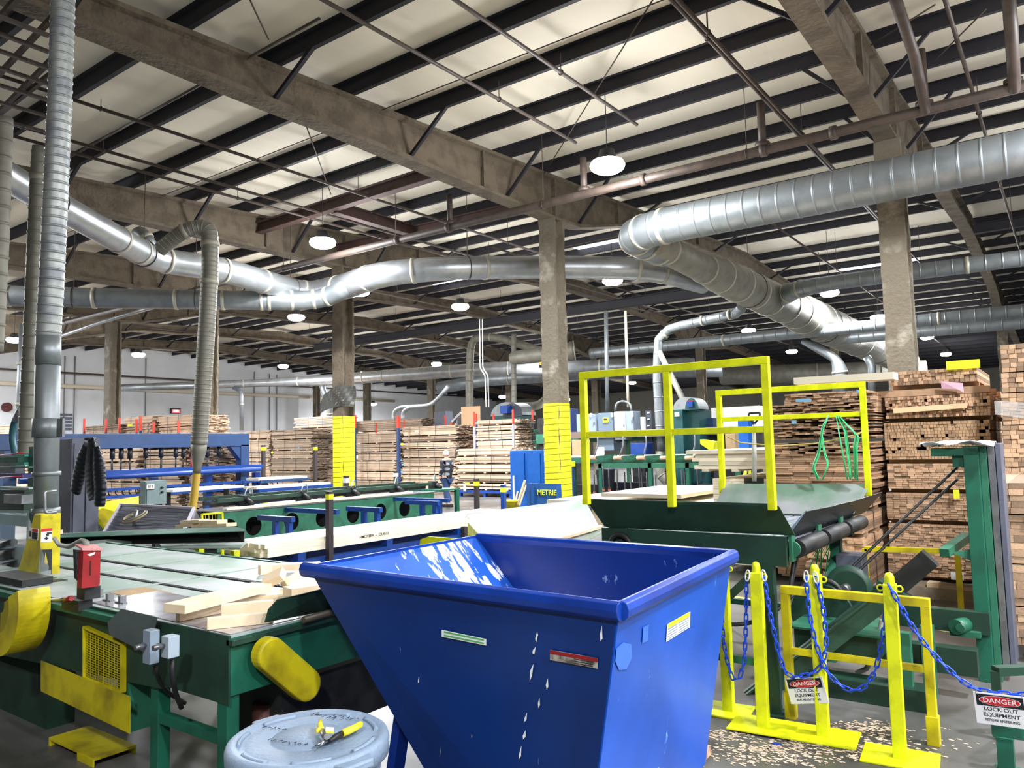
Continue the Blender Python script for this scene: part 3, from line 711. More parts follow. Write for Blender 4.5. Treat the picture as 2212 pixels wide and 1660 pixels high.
nE = (BR - FR).cross(fr_ - FR).normalized(); nE = nE if nE.x > 0 else -nE
pF = (FL + nF * .007, nF); pE = (FR + nE * .007, nE)
def stripes(quad, rows, m, par, plane, nm, x0=.05, x1=.95, th=.5, y0=0., y1=1.):
    q = [V((a, b)) for a, b in quad]
    f = lambda u, v: tuple((q[0] * (1 - u) * (1 - v) + q[1] * u * (1 - v) + q[2] * u * v + q[3] * (1 - u) * v))
    for i in range(rows):
        v0 = y0 + (y1 - y0) * (i + .25) / rows; v1 = y0 + (y1 - y0) * (i + .25 + th) / rows
        pl = (plane[0] + plane[1] * .0015, plane[1])
        decal([f(x0, v0), f(x1, v0), f(x1, v1), f(x0, v1)], par, nm, m, plane=pl)
Q = [(955, 1361), (1051, 1381), (1051, 1395), (955, 1376)]; decal(Q, t, 'green_label', TAPE, plane=pF); stripes(Q, 2, GREENINK, t, pF, 'label_print', th=.45)
Q = [(1189, 1404), (1292, 1422), (1292, 1445), (1189, 1426)]; decal(Q, t, 'red_label', mat('worn_label', S(170, 165, 155), .6, col2=S(90, 80, 70), vscale=20), plane=pF)
stripes(Q, 1, RED, t, pF, 'label_print', .0, 1., .3, -.25, .9); stripes(Q, 3, INK, t, pF, 'label_print', .5, .9, .25, .4, 1.)
Q = [(1440, 1350), (1490, 1322), (1489, 1355), (1438, 1387)]; decal(Q, t, 'safety_label', TAPE, plane=pE); stripes(Q, 1, YTAG, t, pE, 'label_print', .04, .96, .4, -.2, .5); stripes(Q, 5, GREY, t, pE, 'label_print', .06, .46, .35, .25, 1.); stripes(Q, 5, GREY, t, pE, 'label_print', .54, .94, .35, .25, 1.)
Q = [(1420, 1660), (1453, 1625), (1450, 1690), (1415, 1700)]; decal(Q, t, 'worn_label', TAPE, plane=pE)
decal([(1330, 1402), (1345, 1388), (1362, 1392), (1364, 1420), (1352, 1446), (1336, 1448), (1328, 1430)], t, 'tape_residue', mat('tape_residue', S(58, 110, 215), .45), plane=pE)
decal([(1388, 1356), (1400, 1350), (1398, 1385), (1386, 1390)], t, 'tape_residue', _M['tape_residue'], plane=pE)
decal([(1533, 1612), (1536, 1628), (1510, 1660), (1490, 1662), (1512, 1634), (1516, 1600), (1524, 1612)], t, 'rust_patch', RUST, plane=pE)
pass
for q in ([(1157, 1380), (1161, 1366), (1163, 1372), (1159, 1388)], [(1152, 1405), (1158, 1398), (1155, 1414), (1151, 1412)], [(1146, 1450), (1153, 1435), (1150, 1460), (1145, 1472)], [(1180, 1480), (1184, 1466), (1185, 1484), (1182, 1490)],
          [(1163, 1520), (1166, 1508), (1167, 1524), (1164, 1530)], [(1134, 1552), (1139, 1540), (1138, 1556), (1134, 1560)], [(1130, 1590), (1136, 1578), (1136, 1592), (1131, 1598)], [(1297, 1370), (1301, 1352), (1302, 1380), (1298, 1386)],
          [(904, 1470), (906, 1462), (906, 1474), (904, 1476)], [(1122, 1630), (1127, 1612), (1126, 1634), (1122, 1640)]):
    decal(q, t, 'paint_chip', WHITE, plane=pF)

# ------------------------------------------------------------------ trash can and snips
LC = V((-2.40, 1.93, .78)); LR = .292
t = thing('trash_can', 'round grey-blue plastic trash can with marked lid, in front of blue hopper', 'trash can', (LC.x, LC.y, 0))
mb = MB(); mb.lathe([(.2, 0), (.215, .02), (.262, .60), (.272, .70), (.285, .71), (.288, .74), (.27, .745)], (LC.x, LC.y, 0), 40); mb.build('barrel', BRUTE, t)
for k in range(6):
    a = k * PI / 3 + .3; m2 = MB(); c = V((math.cos(a), math.sin(a), 0)); m2.bar(V((LC.x, LC.y, .05)) + c * .222, V((LC.x, LC.y, .68)) + c * .272, .03, .018, up=c); m2.build('rib', BRUTE, t)
mb = MB(); mb.lathe([(.29, .70), (.298, .705), (.30, .755), (.294, .772), (.283, .78), (.262, .776), (.25, .768), (.225, .772), (.145, .775), (.14, .77), (.135, .775), (0.001, .777)], (LC.x, LC.y, 0), 56); lid = mb.build('lid', BRUTE, t)
for k in range(7):
    a0 = k * 2 * PI / 7 + .2; m2 = MB(); m2.torus((LC.x, LC.y, .772), .25, .009, (0, 0, 1), 10, 6, arc=.55, a0=a0); m2.build('lid_ridge', BRUTE, lid)
for a in (math.radians(-8), math.radians(172)):
    c = V((math.cos(a), math.sin(a), 0)); s_ = V((-c.y, c.x, 0)); o = V((LC.x, LC.y, 0))
    m2 = MB(); m2.prism([o + c * .27 + s_ * w + V((0, 0, .735)) for w in (-.085, .085)] + [o + c * .34 + s_ * w + V((0, 0, .735)) for w in (.055, -.055)], (0, 0, .032)); m2.build('handle', BRUTE, t, bevel=.008)
rr = random.Random(3)
for (cx_, cy_, n_, a_) in ((590, 1572, 5, .45), (600, 1600, 8, .5), (690, 1545, 6, -.2), (740, 1548, 6, .1)):
    c0 = P(cx_ - 22, cy_, z=.781); d0 = (P(cx_ + 22, cy_ + 6, z=.781) - c0).normalized(); u0 = V((-d0.y, d0.x, 0))
    for i in range(n_):
        p = c0 + d0 * (i * .022); m2 = MB(); m2.tube([p + u0 * rr.uniform(-.01, .01), p + d0 * rr.uniform(0, .012) + u0 * rr.uniform(.01, .022), p + d0 * .014 + u0 * rr.uniform(-.01, .01)], .0011, 4); m2.build('pen_mark', INK, lid)
# snips lying on the lid
sn = thing('tin_snips', 'yellow-handled cutting snips lying open on the trash can lid', 'snips', P(715, 1585, z=.785))
z = .79
q = lambda a, b, dz=0.: P(a, b, z=z + dz)
YH = mat('yellow_grip', S(235, 215, 50), .45)
mb = MB(); mb.tube([q(740, 1585, .012), q(752, 1580, .014), q(765, 1574, .015), q(778, 1566, .014), q(781, 1563, .012)], [.013, .0135, .013, .012, .006], 10); mb.build('handle_grip', YH, sn)
mb = MB(); mb.tube([q(692, 1558, .012), q(691, 1568, .014), q(694, 1575, .014), q(686, 1580, .012), q(683, 1577, .012)], [.007, .011, .012, .009, .005], 10); mb.build('handle_grip', YH, sn)
mb = MB(); mb.tube([q(742, 1584, .01), q(726, 1592, .01), q(712, 1602, .008)], [.011, .012, .007], 8); mb.build('arm', DARK, sn)
mb = MB(); mb.tube([q(694, 1576, .01), q(700, 1588, .01), q(702, 1598, .008)], [.009, .013, .008], 8); mb.build('arm', STEEL, sn)
mb = MB(); mb.tube([q(708, 1598, .008), q(695, 1606, .006), q(680, 1611, .004)], [.009, .008, .002], 6); mb.build('blade', STEEL, sn)
mb = MB(); mb.tube([q(702, 1594, .008), q(698, 1604, .006), q(692, 1612, .004)], [.009, .007, .002], 6); mb.build('blade', STEEL, sn)
mb = MB(); mb.cyl(q(706, 1592, 0), q(706, 1592, .026), .011, 12); mb.build('pivot_bolt', STEEL, sn)
pt = thing('crumpled_sticker', 'small crumpled white and yellow sticker beside the snips on the lid', 'sticker', P(712, 1580, z=.785))
mb = MB(); mb.plate([q(703, 1582, .02), q(721, 1583, .021), q(722, 1573, .03), q(704, 1572, .022)], .002); mb.build('paper', TAPE, pt)
mb = MB(); mb.plate([q(704, 1585, .021), q(720, 1586, .022), q(721, 1582, .024), q(703, 1581, .023)], .003); mb.build('yellow_edge', YTAG, pt)

# ------------------------------------------------------------------ stanchions, chains, signs
def stanchion(x, y, label, rz, bx=.40, by=.3, off=(0, 0), dz=0.):
    t = thing('stanchion', label, 'stanchion', (x, y, 0), rz, 'yellow steel chain stanchions')
    R = Matrix.Translation((x, y, 0)) @ Matrix.Rotation(rz, 4, 'Z')
    mb = MB(R); mb.bb(-bx / 2 + off[0], bx / 2 + off[0], -by / 2 + off[1], by / 2 + off[1], dz, .012 + dz); mb.build('base_plate', YEL, t, bevel=.003)
    mb = MB(R); mb.bb(-.036, .036, -.036, .036, .01, .99); mb.build('post', YEL, t, bevel=.004)
    mb = MB(R); mb.lathe([(.026, .98), (.028, .99), (.027, 1.03), (.02, 1.05), (.008, 1.056)], (0, 0, 0), 16); mb.build('cap', YEL, t)
    for s in (-1, 1):
        mb = MB(R); mb.torus((s * .05, -.005, .965), .018, .005, (0, 1, .2), 12, 6); mb.build('eye_loop', YEL, t)
    return t
stanchion(-.93, 4.97, 'yellow steel stanchion nearest the right edge, chain to the far sign', .1)
stanchion(-1.38, 5.08, 'yellow steel stanchion between two hanging blue chains, second from right', .1)
stanchion(-1.73, 5.01, 'yellow steel stanchion third from right, just beside the blue hopper corner', .1, dz=.0125)
stanchion(-2.03, 5.2, 'yellow steel stanchion mostly hidden behind the blue hopper edge', .1, bx=.3)
mb = MB(); a_ = .0065; 
pts = [(.0, .012 * math.cos(t_) if 0 else 0, 0) for t_ in (0,)]
def link_mesh():
    mb = MB(); pts = []
    for k in range(13):
        a = -PI / 2 + PI * k / 12; pts.append(V((.019 + .011 * math.cos(a), .011 * math.sin(a), 0)))
    for k in range(13):
        a = PI / 2 + PI * k / 12; pts.append(V((-.019 + .011 * math.cos(a), .011 * math.sin(a), 0)))
    pts.append(pts[0]); mb.tube(pts, .0048, 7, caps=False); return mb
def chain(label, pts, y=None):
    pts = [V(p) for p in pts]; L = fillet(pts, .12, 6)
    t = thing('plastic_chain', label, 'chain', pts[0])
    seg = resample(L, .01); cl = 0; out = []; nxt = 0
    for a, b in zip(seg, seg[1:]):
        l = (b - a).length
        while cl + l >= nxt:
            out.append((a + (b - a) * ((nxt - cl) / max(l, 1e-6)), (b - a).normalized())); nxt += .046
        cl += l
    src = None
    for i, (p, d) in enumerate(out):
        up = V((0, 0, 1)) if abs(d.z) < .9 else V((1, 0, 0)); s_ = d.cross(up).normalized(); u2 = s_.cross(d)
        if i % 2: s_, u2 = u2, -s_
        R = Matrix((d, s_, u2)).transposed().to_4x4(); R.translation = p
        if src is None:
            mb = link_mesh(); o = mb.build('chain_link', CHAINB); src = o; o.parent = t; zofs = o.location.copy()
            base_me = o.data
            o.matrix_basis = WM[t.name].inverted() @ R
            for v in o.data.vertices: v.co = v.co + zofs
        else:
            o = src.copy(); COL.objects.link(o); o.matrix_basis = WM[t.name].inverted() @ R
    return t
Y_ = lambda y, *pp: [P(a, b, y=y) for a, b in pp]
chain('blue plastic chain looping between the hopper corner and the third stanchion', Y_(4.99, (1612, 1258), (1612, 1340), (1608, 1430), (1597, 1468), (1582, 1466), (1568, 1420), (1560, 1360), (1556, 1262)))
chain('blue plastic chain carrying the left danger sign', Y_(4.99, (1652, 1255), (1664, 1330), (1684, 1420), (1700, 1462), (1738, 1462)) + Y_(5.03, (1772, 1446), (1786, 1400), (1780, 1320), (1764, 1256)))
chain('blue plastic chain with a deep sag between the two right stanchions', Y_(4.99, (1742, 1256), (1748, 1330), (1764, 1400), (1788, 1458), (1830, 1492), (1862, 1490), (1890, 1456), (1906, 1390), (1916, 1300)))
chain('blue plastic chain running down to the right edge with the right danger sign', Y_(4.9, (1924, 1272), (1980, 1372), (2040, 1440), (2100, 1490)) + [P(2170, 1500, y=4.88), P(2230, 1502, y=4.86), P(2300, 1490, y=4.84)])
for i, (a, b) in enumerate([((1616, 1232), (1613, 1256)), ((1648, 1232), (1652, 1256)), ((1741, 1236), (1742, 1256)), ((1760, 1238), (1764, 1258)), ((1918, 1250), (1925, 1274))]):
    lab = ['third stanchion left side', 'third stanchion right side', 'second stanchion left side', 'second stanchion front', 'rightmost stanchion']
    mb = MB(); c = (P(*a, y=4.97) + P(*b, y=4.97)) / 2; u = (P(*a, y=4.97) - P(*b, y=4.97)).normalized()
    mb.torus(c, .036, .0045, V((.9, -.3, 0)).cross(u).normalized().cross(V((0, 0, 0)) + u) if 0 else (0.35, 1, 0), 16, 6, ref=u, sq=.42)
    mb.build('carabiner', WHITE, label='white chain hook on the ' + lab[i], cat='chain hook')
def danger(label, tl, tr, bl_, y):
    a, b, c = P(*tl, y=y), P(*tr, y=y - .02), P(*bl_, y=y)
    W = (b - a).length; H = (c - a).length
    M = frame((a + b) / 2 + (c - a) / 2, (b - a), (a - c))
    t = thing('danger_sign', label, 'sign', M.translation)
    mb = MB(M); mb.box((0, 0, 0), (W, H, .004)); mb.build('board', WHITE, t, bevel=.0015)
    Mz = lambda x, y_, z_: M @ Matrix.Translation((x, y_, z_))
    mb = MB(M); mb.box((0, H * .27, .0026), (W * .9, H * .36, .001)); mb.build('black_panel', INK, t)
    for sc, m_, z_ in ((1, WHITE, .0034), (.955, REDINK, .0038)):
        mb = MB(Mz(0, H * .27, z_)); mb.prism([(math.cos(k * PI / 16) * W * .4 * sc, math.sin(k * PI / 16) * H * .15 * sc, 0) for k in range(32)], (0, 0, .0003)); mb.build('red_oval' if m_ is REDINK else 'oval_border', m_, t)
    text('DANGER', H * .21, Mz(0, H * .265, .0043), WHITE, t, depth=.0003, sx=1.12)
    text('LOCK OUT', H * .165, Mz(0, H * .0, .0026), INK, t, depth=.0005, sx=1.15)
    text('EQUIPMENT', H * .165, Mz(0, -H * .18, .0026), INK, t, depth=.0005, sx=1.15)
    text('BEFORE ENTERING', H * .11, Mz(0, -H * .35, .0026), INK, t, depth=.0005, sx=1.05)
    for s in (-1, 1):
        mb = MB(Mz(s * W * .44, H * .44, 0)); mb.torus((0, .006, 0), .009, .0015, (1, 0, 0), 8, 5); mb.build('hanging_ring', STEEL, t)
danger('white lock out danger sign half hidden behind the second stanchion', (1697, 1466), (1778, 1462), (1707, 1522), 5.06)
danger('white lock out danger sign hanging at the right edge', (2102, 1494), (2216, 1507), (2110, 1562), 4.87)
# yellow pipe barrier
t = thing('barrier_frame', 'low yellow square-tube barrier frame standing behind the stanchions', 'barrier', (-1.22, 5.25, 0))
x0, x1, y, zt = -1.64, -.80, 5.3, .865
for x in (x0, x1):
    mb = MB(); mb.bb(x - .026, x + .026, y - .0255, y + .0255, .02, zt - .053); mb.build('post', YELD, t, bevel=.003)
    mb = MB(); mb.bb(x - .034, x + .034, y - .034, y + .034, 0, .17); mb.build('socket', YELD, t, bevel=.003)
mb = MB(); mb.bb(x0 - .026, x1 + .026, y - .026, y + .026, zt - .052, zt); mb.build('top_rail', YELD, t, bevel=.003)
mb = MB(); mb.bb(x0, x1, y - .02, y + .02, .42, .46); mb.build('middle_rail', YELD, t, bevel=.003)
# second low yellow rail behind, and floor lines
t = thing('barrier_frame', 'yellow low guard rail behind the lift in front of the tall lumber stack', 'barrier', (-1.4, 8.6, 0))
a, b = P(1868, 1186, y=8.8), P(2068, 1192, y=8.8)
mb = MB(); mb.bar(a, b, .05, .05); mb.build('top_rail', YELD, t)
for p in (a, b): mb = MB(); mb.bar(p, (p.x, p.y, 0), .05); mb.build('post', YELD, t)
YL = mat('yellow_floor_paint', S(214, 206, 90), .5, col2=S(160, 155, 110), vscale=10)
for i, (a, b, w) in enumerate([((1430, 1500 - 90), (1905, 1300), .05)][:0]): pass
for i, pp in enumerate([[(1576, 1288), (1700, 1308)], [(560, 1132), (610, 1127)]]):
    a, b = P(*pp[0], z=.002), P(*pp[1], z=.002); d = (b - a).normalized(); n_ = V((-d.y, d.x, 0)) * .04
    mb = MB(); mb.prism([a - n_ - d * 2, a + n_ - d * 2, b + n_ + d * 2, b - n_ + d * 2], (0, 0, .001)); mb.build('floor_line', YL, label=['yellow painted line on the floor behind the conveyor legs', 'yellow painted floor line near the blue cart'][i], cat='floor line')
# sawdust streaks
DUST = mat('sawdust', S(206, 184, 158), .95)
rr = random.Random(5)
mb = MB()
for (px, py, n_, sx, sy) in ((1850, 1575, 260, 60, 10), (1800, 1612, 420, 120, 14), (1700, 1640, 260, 90, 10), (1560, 1590, 120, 30, 7), (1640, 1618, 160, 40, 5)):
    for i in range(n_):
        c = P(px + rr.gauss(0, sx), py + rr.gauss(0, sy), z=.001); k = rr.uniform(.003, .012); n0 = rr.randint(5, 7)
        mb.prism([c + V((math.cos(j * 2 * PI / n0) * k * rr.uniform(.6, 2.2), math.sin(j * 2 * PI / n0) * k * rr.uniform(.4, 1), 0)) for j in range(n0)], (0, 0, .0015))
mb.build('sawdust', DUST, label='scattered pale sawdust flakes on the floor before the stanchions', cat='sawdust', kind='stuff')
mb = MB(); c = P(1677, 1608, z=.001); mb.prism([c + V(k) for k in ((-.03, -.01, 0), (.02, -.02, 0), (.035, .012, 0), (-.02, .02, 0))], (0, 0, .002)); mb.build('floor_scrap', BLUB, label='small blue scrap lying on the floor in front of the stanchion bases', cat='scrap')
# ------------------------------------------------------------------ raised conveyor with yellow guard rails
t = thing('waste_conveyor', 'raised green conveyor trough with flared guards and black end rollers behind the blue hopper', 'conveyor', (-2.3, 6.3, 0))
y0, y1, xa, xb = 5.2, 7.4, -3.0, -1.58
mb = MB(); mb.plate([(-3.12, 5.2, 1.42), (-1.66, 5.2, 1.42), (-1.62, 5.2, 1.40), (-1.56, 5.32, 1.2), (-2.98, 5.32, 1.19), (-3.02, 5.31, 1.2)], .008); mb.build('front_guard', GRND, t)
mb = MB(); mb.plate([(-2.83, 7.42, 1.42), (-1.53, 7.42, 1.43), (-1.50, 7.4, 1.40), (-1.60, 7.2, 1.18), (-2.9, 7.2, 1.14)], -.008); mb.build('back_guard', GRNW, t)
mb = MB(); mb.bb(-3.0, -1.68, 5.34, 7.2, 1.12, 1.14); mb.build('bed_plate', STEEL, t)
for i in range(14):
    m2 = MB(); x = -2.95 + i * .095; m2.bb(x, x + .075, 5.36, 7.18, 1.142, 1.152); m2.build('slat', mat('slat_metal', S(170, 176, 190), .35, .6), t)
mb = MB(); mb.bb(-3.04, -1.62, 5.30, 5.36, .99, 1.19); mb.build('side_frame', GRND, t)
mb = MB(); mb.bb(-3.04, -1.62, 7.2, 7.26, .99, 1.16); mb.build('side_frame', GRND, t)
for i in range(3):
    ya = 5.38 + i * .68; m2 = MB(); m2.cyl((-1.58, ya + .03, 1.1), (-1.58, ya + .63, 1.1), .062, 20); m2.build('end_roller', BLK, t)
    m2 = MB(); m2.bar((-1.60, ya, 1.02), (-1.60, ya, 1.2), .02, .09, up=(0, 1, 0)); m2.cyl((-1.60, ya - .012, 1.1), (-1.60, ya + .012, 1.1), .055, 16); m2.build('roller_bracket', GRNM, t)
# dark guide plates over the roller
DKS = mat('dark_guide_plate', S(52, 58, 66), .35, .3)
gb = [(1698, 1166), (1757, 1146), (1815, 1126), (1868, 1106)]; gt = [(1742, 1104), (1800, 1092), (1852, 1079), (1901, 1063)]
for i in range(3):
    q0, q1 = P(*gb[i], x=-1.64), P(*gb[i + 1], x=-1.64); r0, r1 = P(gt[i][0] + 0, gt[i][1], x=-1.50), P(gt[i + 1][0] + 4, gt[i + 1][1], x=-1.50)
    m2 = MB(); m2.plate([q0, q1, r1, r0], .006); m2.build('guide_plate', DKS, t)
    m2 = MB(); m2.plate([r0 + V((0, 0, .002)), r0 + V((-.03, 0, -.03)), q0 + V((-.03, 0, 0)), q0], .004); m2.build('plate_end', mat('blue_grey_edge', S(120, 136, 160), .4, .3), t)
mb = MB(); mb.bar((-1.62, 7.0, .6), (-1.62, 7.25, .6), .2, .5); mb.build('motor_box', GREYP, t)
for (x, y) in ((-1.76, 5.33), (-2.92, 5.33), (-2.92, 7.2), (-1.76, 7.2)):
    mb = MB(); mb.bb(x - .045, x + .045, y - .035, y + .035, 0.012, 1.0); mb.bb(x - .09, x + .09, y - .09, y + .09, 0, .012); mb.build('leg', GRND, t)
mb = MB(); mb.bar((-1.8, 5.33, .98), (-2.25, 5.33, .55), .05, .05); mb.bar((-2.25, 5.33, .55), (-2.9, 5.33, .35), .05, .05); mb.build('brace', GRND, t)
mb = MB(); mb.bb(-2.92, -1.76, 5.31, 5.35, .30, .35); mb.bb(-2.92, -1.76, 7.18, 7.22, .30, .35); mb.build('cross_rail', GRNM, t)
mb = MB(); mb.bar((-1.76, 7.2, .9), (-1.72, 6.2, .12), .06, .05); mb.build('brace', GRNM, t)
mb = MB(); mb.tube(fillet([(-1.66, 5.6, 1.0), (-1.68, 5.5, .72), (-1.8, 5.9, .66), (-1.82, 6.3, 1.0)], .15), .014, 8); mb.build('cable_loop', BLK, t)
mb = MB(); mb.tube(fillet([(-2.9, 5.6, .8), (-2.5, 5.7, .45), (-2.0, 5.8, .45), (-1.7, 6.3, .8)], .25), .016, 8); mb.build('cable_loop', BLK, t)
# spiral feed hook at left end
m2 = MB(); pts = [V((-2.88 + (.1 - k * .0022) * math.cos(k * .25), 5.28, 1.06 + (.1 - k * .0022) * math.sin(k * .25))) for k in range(36)]
m2.tube(pts, .02, 8); m2.build('curled_belt_end', BLK, t)
def guard(label, x0, x1, y, z0, z1, zm, xs, w=.05, rail=None):
    g = thing('guard_rail', label, 'guard rail', ((x0 + x1) / 2, y, z0), group=None)
    for x in xs:
        m2 = MB(); m2.bb(x - w / 2, x + w / 2, y - w / 2, y + w / 2, z0, z1 - w); m2.build('post', YEL, g, bevel=.003)
    m2 = MB(); m2.bb(x0 - w / 2, x1 + w / 2, y - w / 2, y + w / 2, z1 - w, z1 + .002); m2.build('top_rail', YEL, g, bevel=.003)
    m2 = MB(); m2.bb(x0 + w / 2, x1 - w / 2, y - w * .4, y + w * .4, zm - .022, zm + .022); m2.build('middle_rail', YEL, g, bevel=.003)
    return g
guard('tall yellow guard rail with three posts on the front of the raised conveyor', -3.09, -1.655, 5.17, 1.38, 2.41, 1.92, (-3.09, -2.375, -1.655))
guard('yellow guard rail with two posts on the back of the raised conveyor', -2.85, -1.51, 7.4, 1.33, 2.35, 2.06, (-2.85, -1.51))
# green straps hung on the back guard rail
rr = random.Random(11)
t = thing('strap_bundle', 'bundle of loose green plastic strapping hung over the back guard rail', 'strapping', P(1815, 900, y=7.36))
def hank(pa, n_, jit, m_=STRAPG):
    for i in range(n_):
        j = V((rr.uniform(-jit, jit), rr.uniform(-.03, .0), rr.uniform(-jit, jit)))
        pts = [P(a, b, y=7.34) + j * (k > 0) for k, (a, b) in enumerate(pa)]
        m2 = MB(); m2.tube(fillet(pts, .03, 3), .0045, 4); m2.build('strap_strand', m_, t)
hank([(1790, 898), (1778, 925), (1770, 980), (1758, 1010), (1770, 1036)], 8, .012)
hank([(1790, 898), (1776, 935), (1782, 975), (1791, 1002), (1778, 1036)], 3, .01)
hank([(1808, 898), (1826, 930), (1829, 960), (1836, 1010), (1838, 1036)], 5, .01)
hank([(1812, 898), (1832, 920), (1854, 942), (1848, 960), (1850, 1036)], 7, .014)
hank([(1806, 898), (1818, 960), (1832, 1036)], 3, .008)
t2 = thing('strap_bundle', 'tangle of green strapping ends hanging under the raised conveyor', 'strapping', P(1790, 1190, y=7.0))
for i in range(14):
    x = rr.uniform(1770, 1800); m2 = MB(); pts = [P(x, 1110 + rr.uniform(0, 20), y=7.3), P(x + rr.uniform(-10, 10), 1180, y=7.3), P(x + rr.uniform(-25, 20), 1240 + rr.uniform(-20, 20), y=7.3)]
    m2.tube(pts, .004, 4); m2.build('strap_strand', STRAPG, t2)
mb = MB(); mb.tube([P(1570, 943, y=7.38), P(1600, 957, y=7.38), P(1680, 964, y=7.38), P(1770, 958, y=7.38), P(1850, 940, y=7.38), P(1866, 932, y=7.38)], .007, 5)
mb.build('tie_strap', mat('tan_rope', S(190, 170, 90), .7), label='slack yellowish strap tied across the back guard rail', cat='strap')
sh = thing('shovel', 'shovel with a black D handle leaning behind the back guard rail', 'shovel', P(1630, 1040, y=7.6))
mb = MB(); mb.tube([P(1628, 918, y=7.6), P(1629, 960, y=7.6), P(1630, 1040, y=7.6)], [.015, .022, .022], 10); mb.build('shaft', mat('worn_shaft', S(190, 190, 186), .5), sh)
mb = MB(); mb.tube(fillet([P(1628, 916, y=7.6), P(1617, 900, y=7.6), P(1618, 893, y=7.6), P(1642, 892, y=7.6), P(1641, 900, y=7.6), P(1630, 916, y=7.6)], .03), .011, 8); mb.build('grip', BLK, sh)
mb = MB(); mb.plate([P(1608, 1033, y=7.6), P(1650, 1033, y=7.6), P(1652, 1090, y=7.6), P(1606, 1090, y=7.6)], .004); mb.build('blade', DARK, sh)
# tilted infeed slide
t = thing('slide_plate', 'wide worn pale green slide plate sloping between the hopper and the lumber cart', 'slide plate', P(1150, 1130, z=1.0))
a, b, c, d = P(1003, 1112, y=6.1), P(1262, 1080, y=6.1), P(1292, 1142, y=5.3), P(1062, 1172, y=5.0)
b2 = P(1275, 1160, y=5.2)
mb = MB(); mb.plate([P(1003, 1120, y=6.5), P(1010, 1110, y=6.55), P(1262, 1078, y=6.3), P(1300, 1150, y=5.5), P(1240, 1185, y=5.3), P(1062, 1185, y=5.3)], .008); mb.build('plate', mat('worn_green_white_sheet', S(176, 198, 184), .35, .25, col2=S(214, 214, 220), vscale=1.5, mix=(.42, .58)), t)
mb = MB(); mb.bar(P(1240, 1160, y=5.6) , P(1240, 1250, y=5.6), .06); mb.bar(P(1030, 1150, y=6.3), P(1030, 1240, y=6.3), .06); mb.build('leg', GRNM, t)
mb = MB(); mb.plate([P(1010, 1118, y=6.45), P(1050, 1158, y=5.75), P(1050, 1178, y=5.75), P(1010, 1165, y=6.45)], .01); mb.build('yellow_side', YEL, t)
bw = thing('lumber_board', 'pale board leaning between the slide plate and the raised conveyor', 'board', P(1260, 1150, y=5.5))
mb = MB(); mb.bar(P(1180, 1172, y=5.3), P(1300, 1138, y=5.6), .09, .02); mb.build('board', WOODB, bw)
# ------------------------------------------------------------------ stacking lift at right
t = thing('board_lift', 'tall green steel lift with an angled boom, wheel and padded top at right', 'lift machine', (-.8, 6.8, 0))
def pb(px, py, y): return P(px, py, y=y)
yl = 6.9
mb = MB(); mb.bb(-.70, -.60, yl - .09, yl + .06, .0, 1.76); mb.build('mast', GRN, t, bevel=.004)
mb = MB(); mb.bb(-.60, -.55, yl - .02, yl + .14, .0, 1.76); mb.build('mast_back', GRNM, t, bevel=.004)
mb = MB(); mb.bb(-.545, -.50, yl - .02, yl + .30, .12, 1.77); mb.build('worn_slide', STEEL, t, bevel=.003)
mb = MB(); mb.bb(-.495, -.46, yl + .0, yl + .32, .12, 1.78); mb.build('worn_slide', GREYP, t, bevel=.003)
mb = MB(); mb.bb(-.92, -.60, yl - .09, yl + .05, 1.69, 1.75); mb.bb(-.78, -.70, yl - .05, yl + .03, 1.60, 1.7); mb.build('top_arm', GRN, t, bevel=.004)
mb = MB(); vs = []
M_ = frame(V((-.74, yl, 1.775)), (1, 0, 0), (0, 1, 0)); nx, ny = 10, 6
for j in range(ny + 1):
    for i in range(nx + 1):
        u, v = i / nx, j / ny; vs.append(M_ @ V(((u - .5) * .5, (v - .5) * .34, .02 + .018 * math.sin(u * 11 + v * 5) - .06 * abs(u - .5) ** 2)))
mb._add(vs, [(j * (nx + 1) + i, j * (nx + 1) + i + 1, (j + 1) * (nx + 1) + i + 1, (j + 1) * (nx + 1) + i) for j in range(ny) for i in range(nx)], True)
pl = mb.build('paper_sheet', mat('crumpled_white_paper', S(225, 226, 230), .7), label='crumpled white paper lying on top of the green lift arm', cat='paper')
pl.modifiers.new('s', 'SOLIDIFY').thickness = .004
mb = MB(); mb.bar(pb(2040, 1195, 6.75), pb(2088, 1160, 7.2), .07, .06); mb.build('side_peg', GRNM, t)
mb = MB(); mb.plate([pb(2055, 1195, 6.8), pb(2105, 1185, 6.85), pb(2105, 1215, 6.85)], .006); mb.build('gusset', GRNM, t)
# diagonal boom
a, b = pb(2010, 1205, 6.0), pb(1600, 1530, 5.65)
mb = MB(); a2 = pb(1925, 1278, 6.0); mb.bar(a2, b, .05, .15, up=(0, 0, 1)); mb.bar(a2 + V((0, -.03, .07)), b + V((0, -.03, .07)), .1, .012); mb.build('boom', GRND, t)
mb = MB(); mb.bar(a, a2, .1, .135); mb.build('boom_sleeve', DARK, t)
mb = MB(); mb.bar(pb(1898, 1256, 5.95), pb(1978, 1300, 5.95), .1, .03); mb.build('boom_flange', GRND, t)
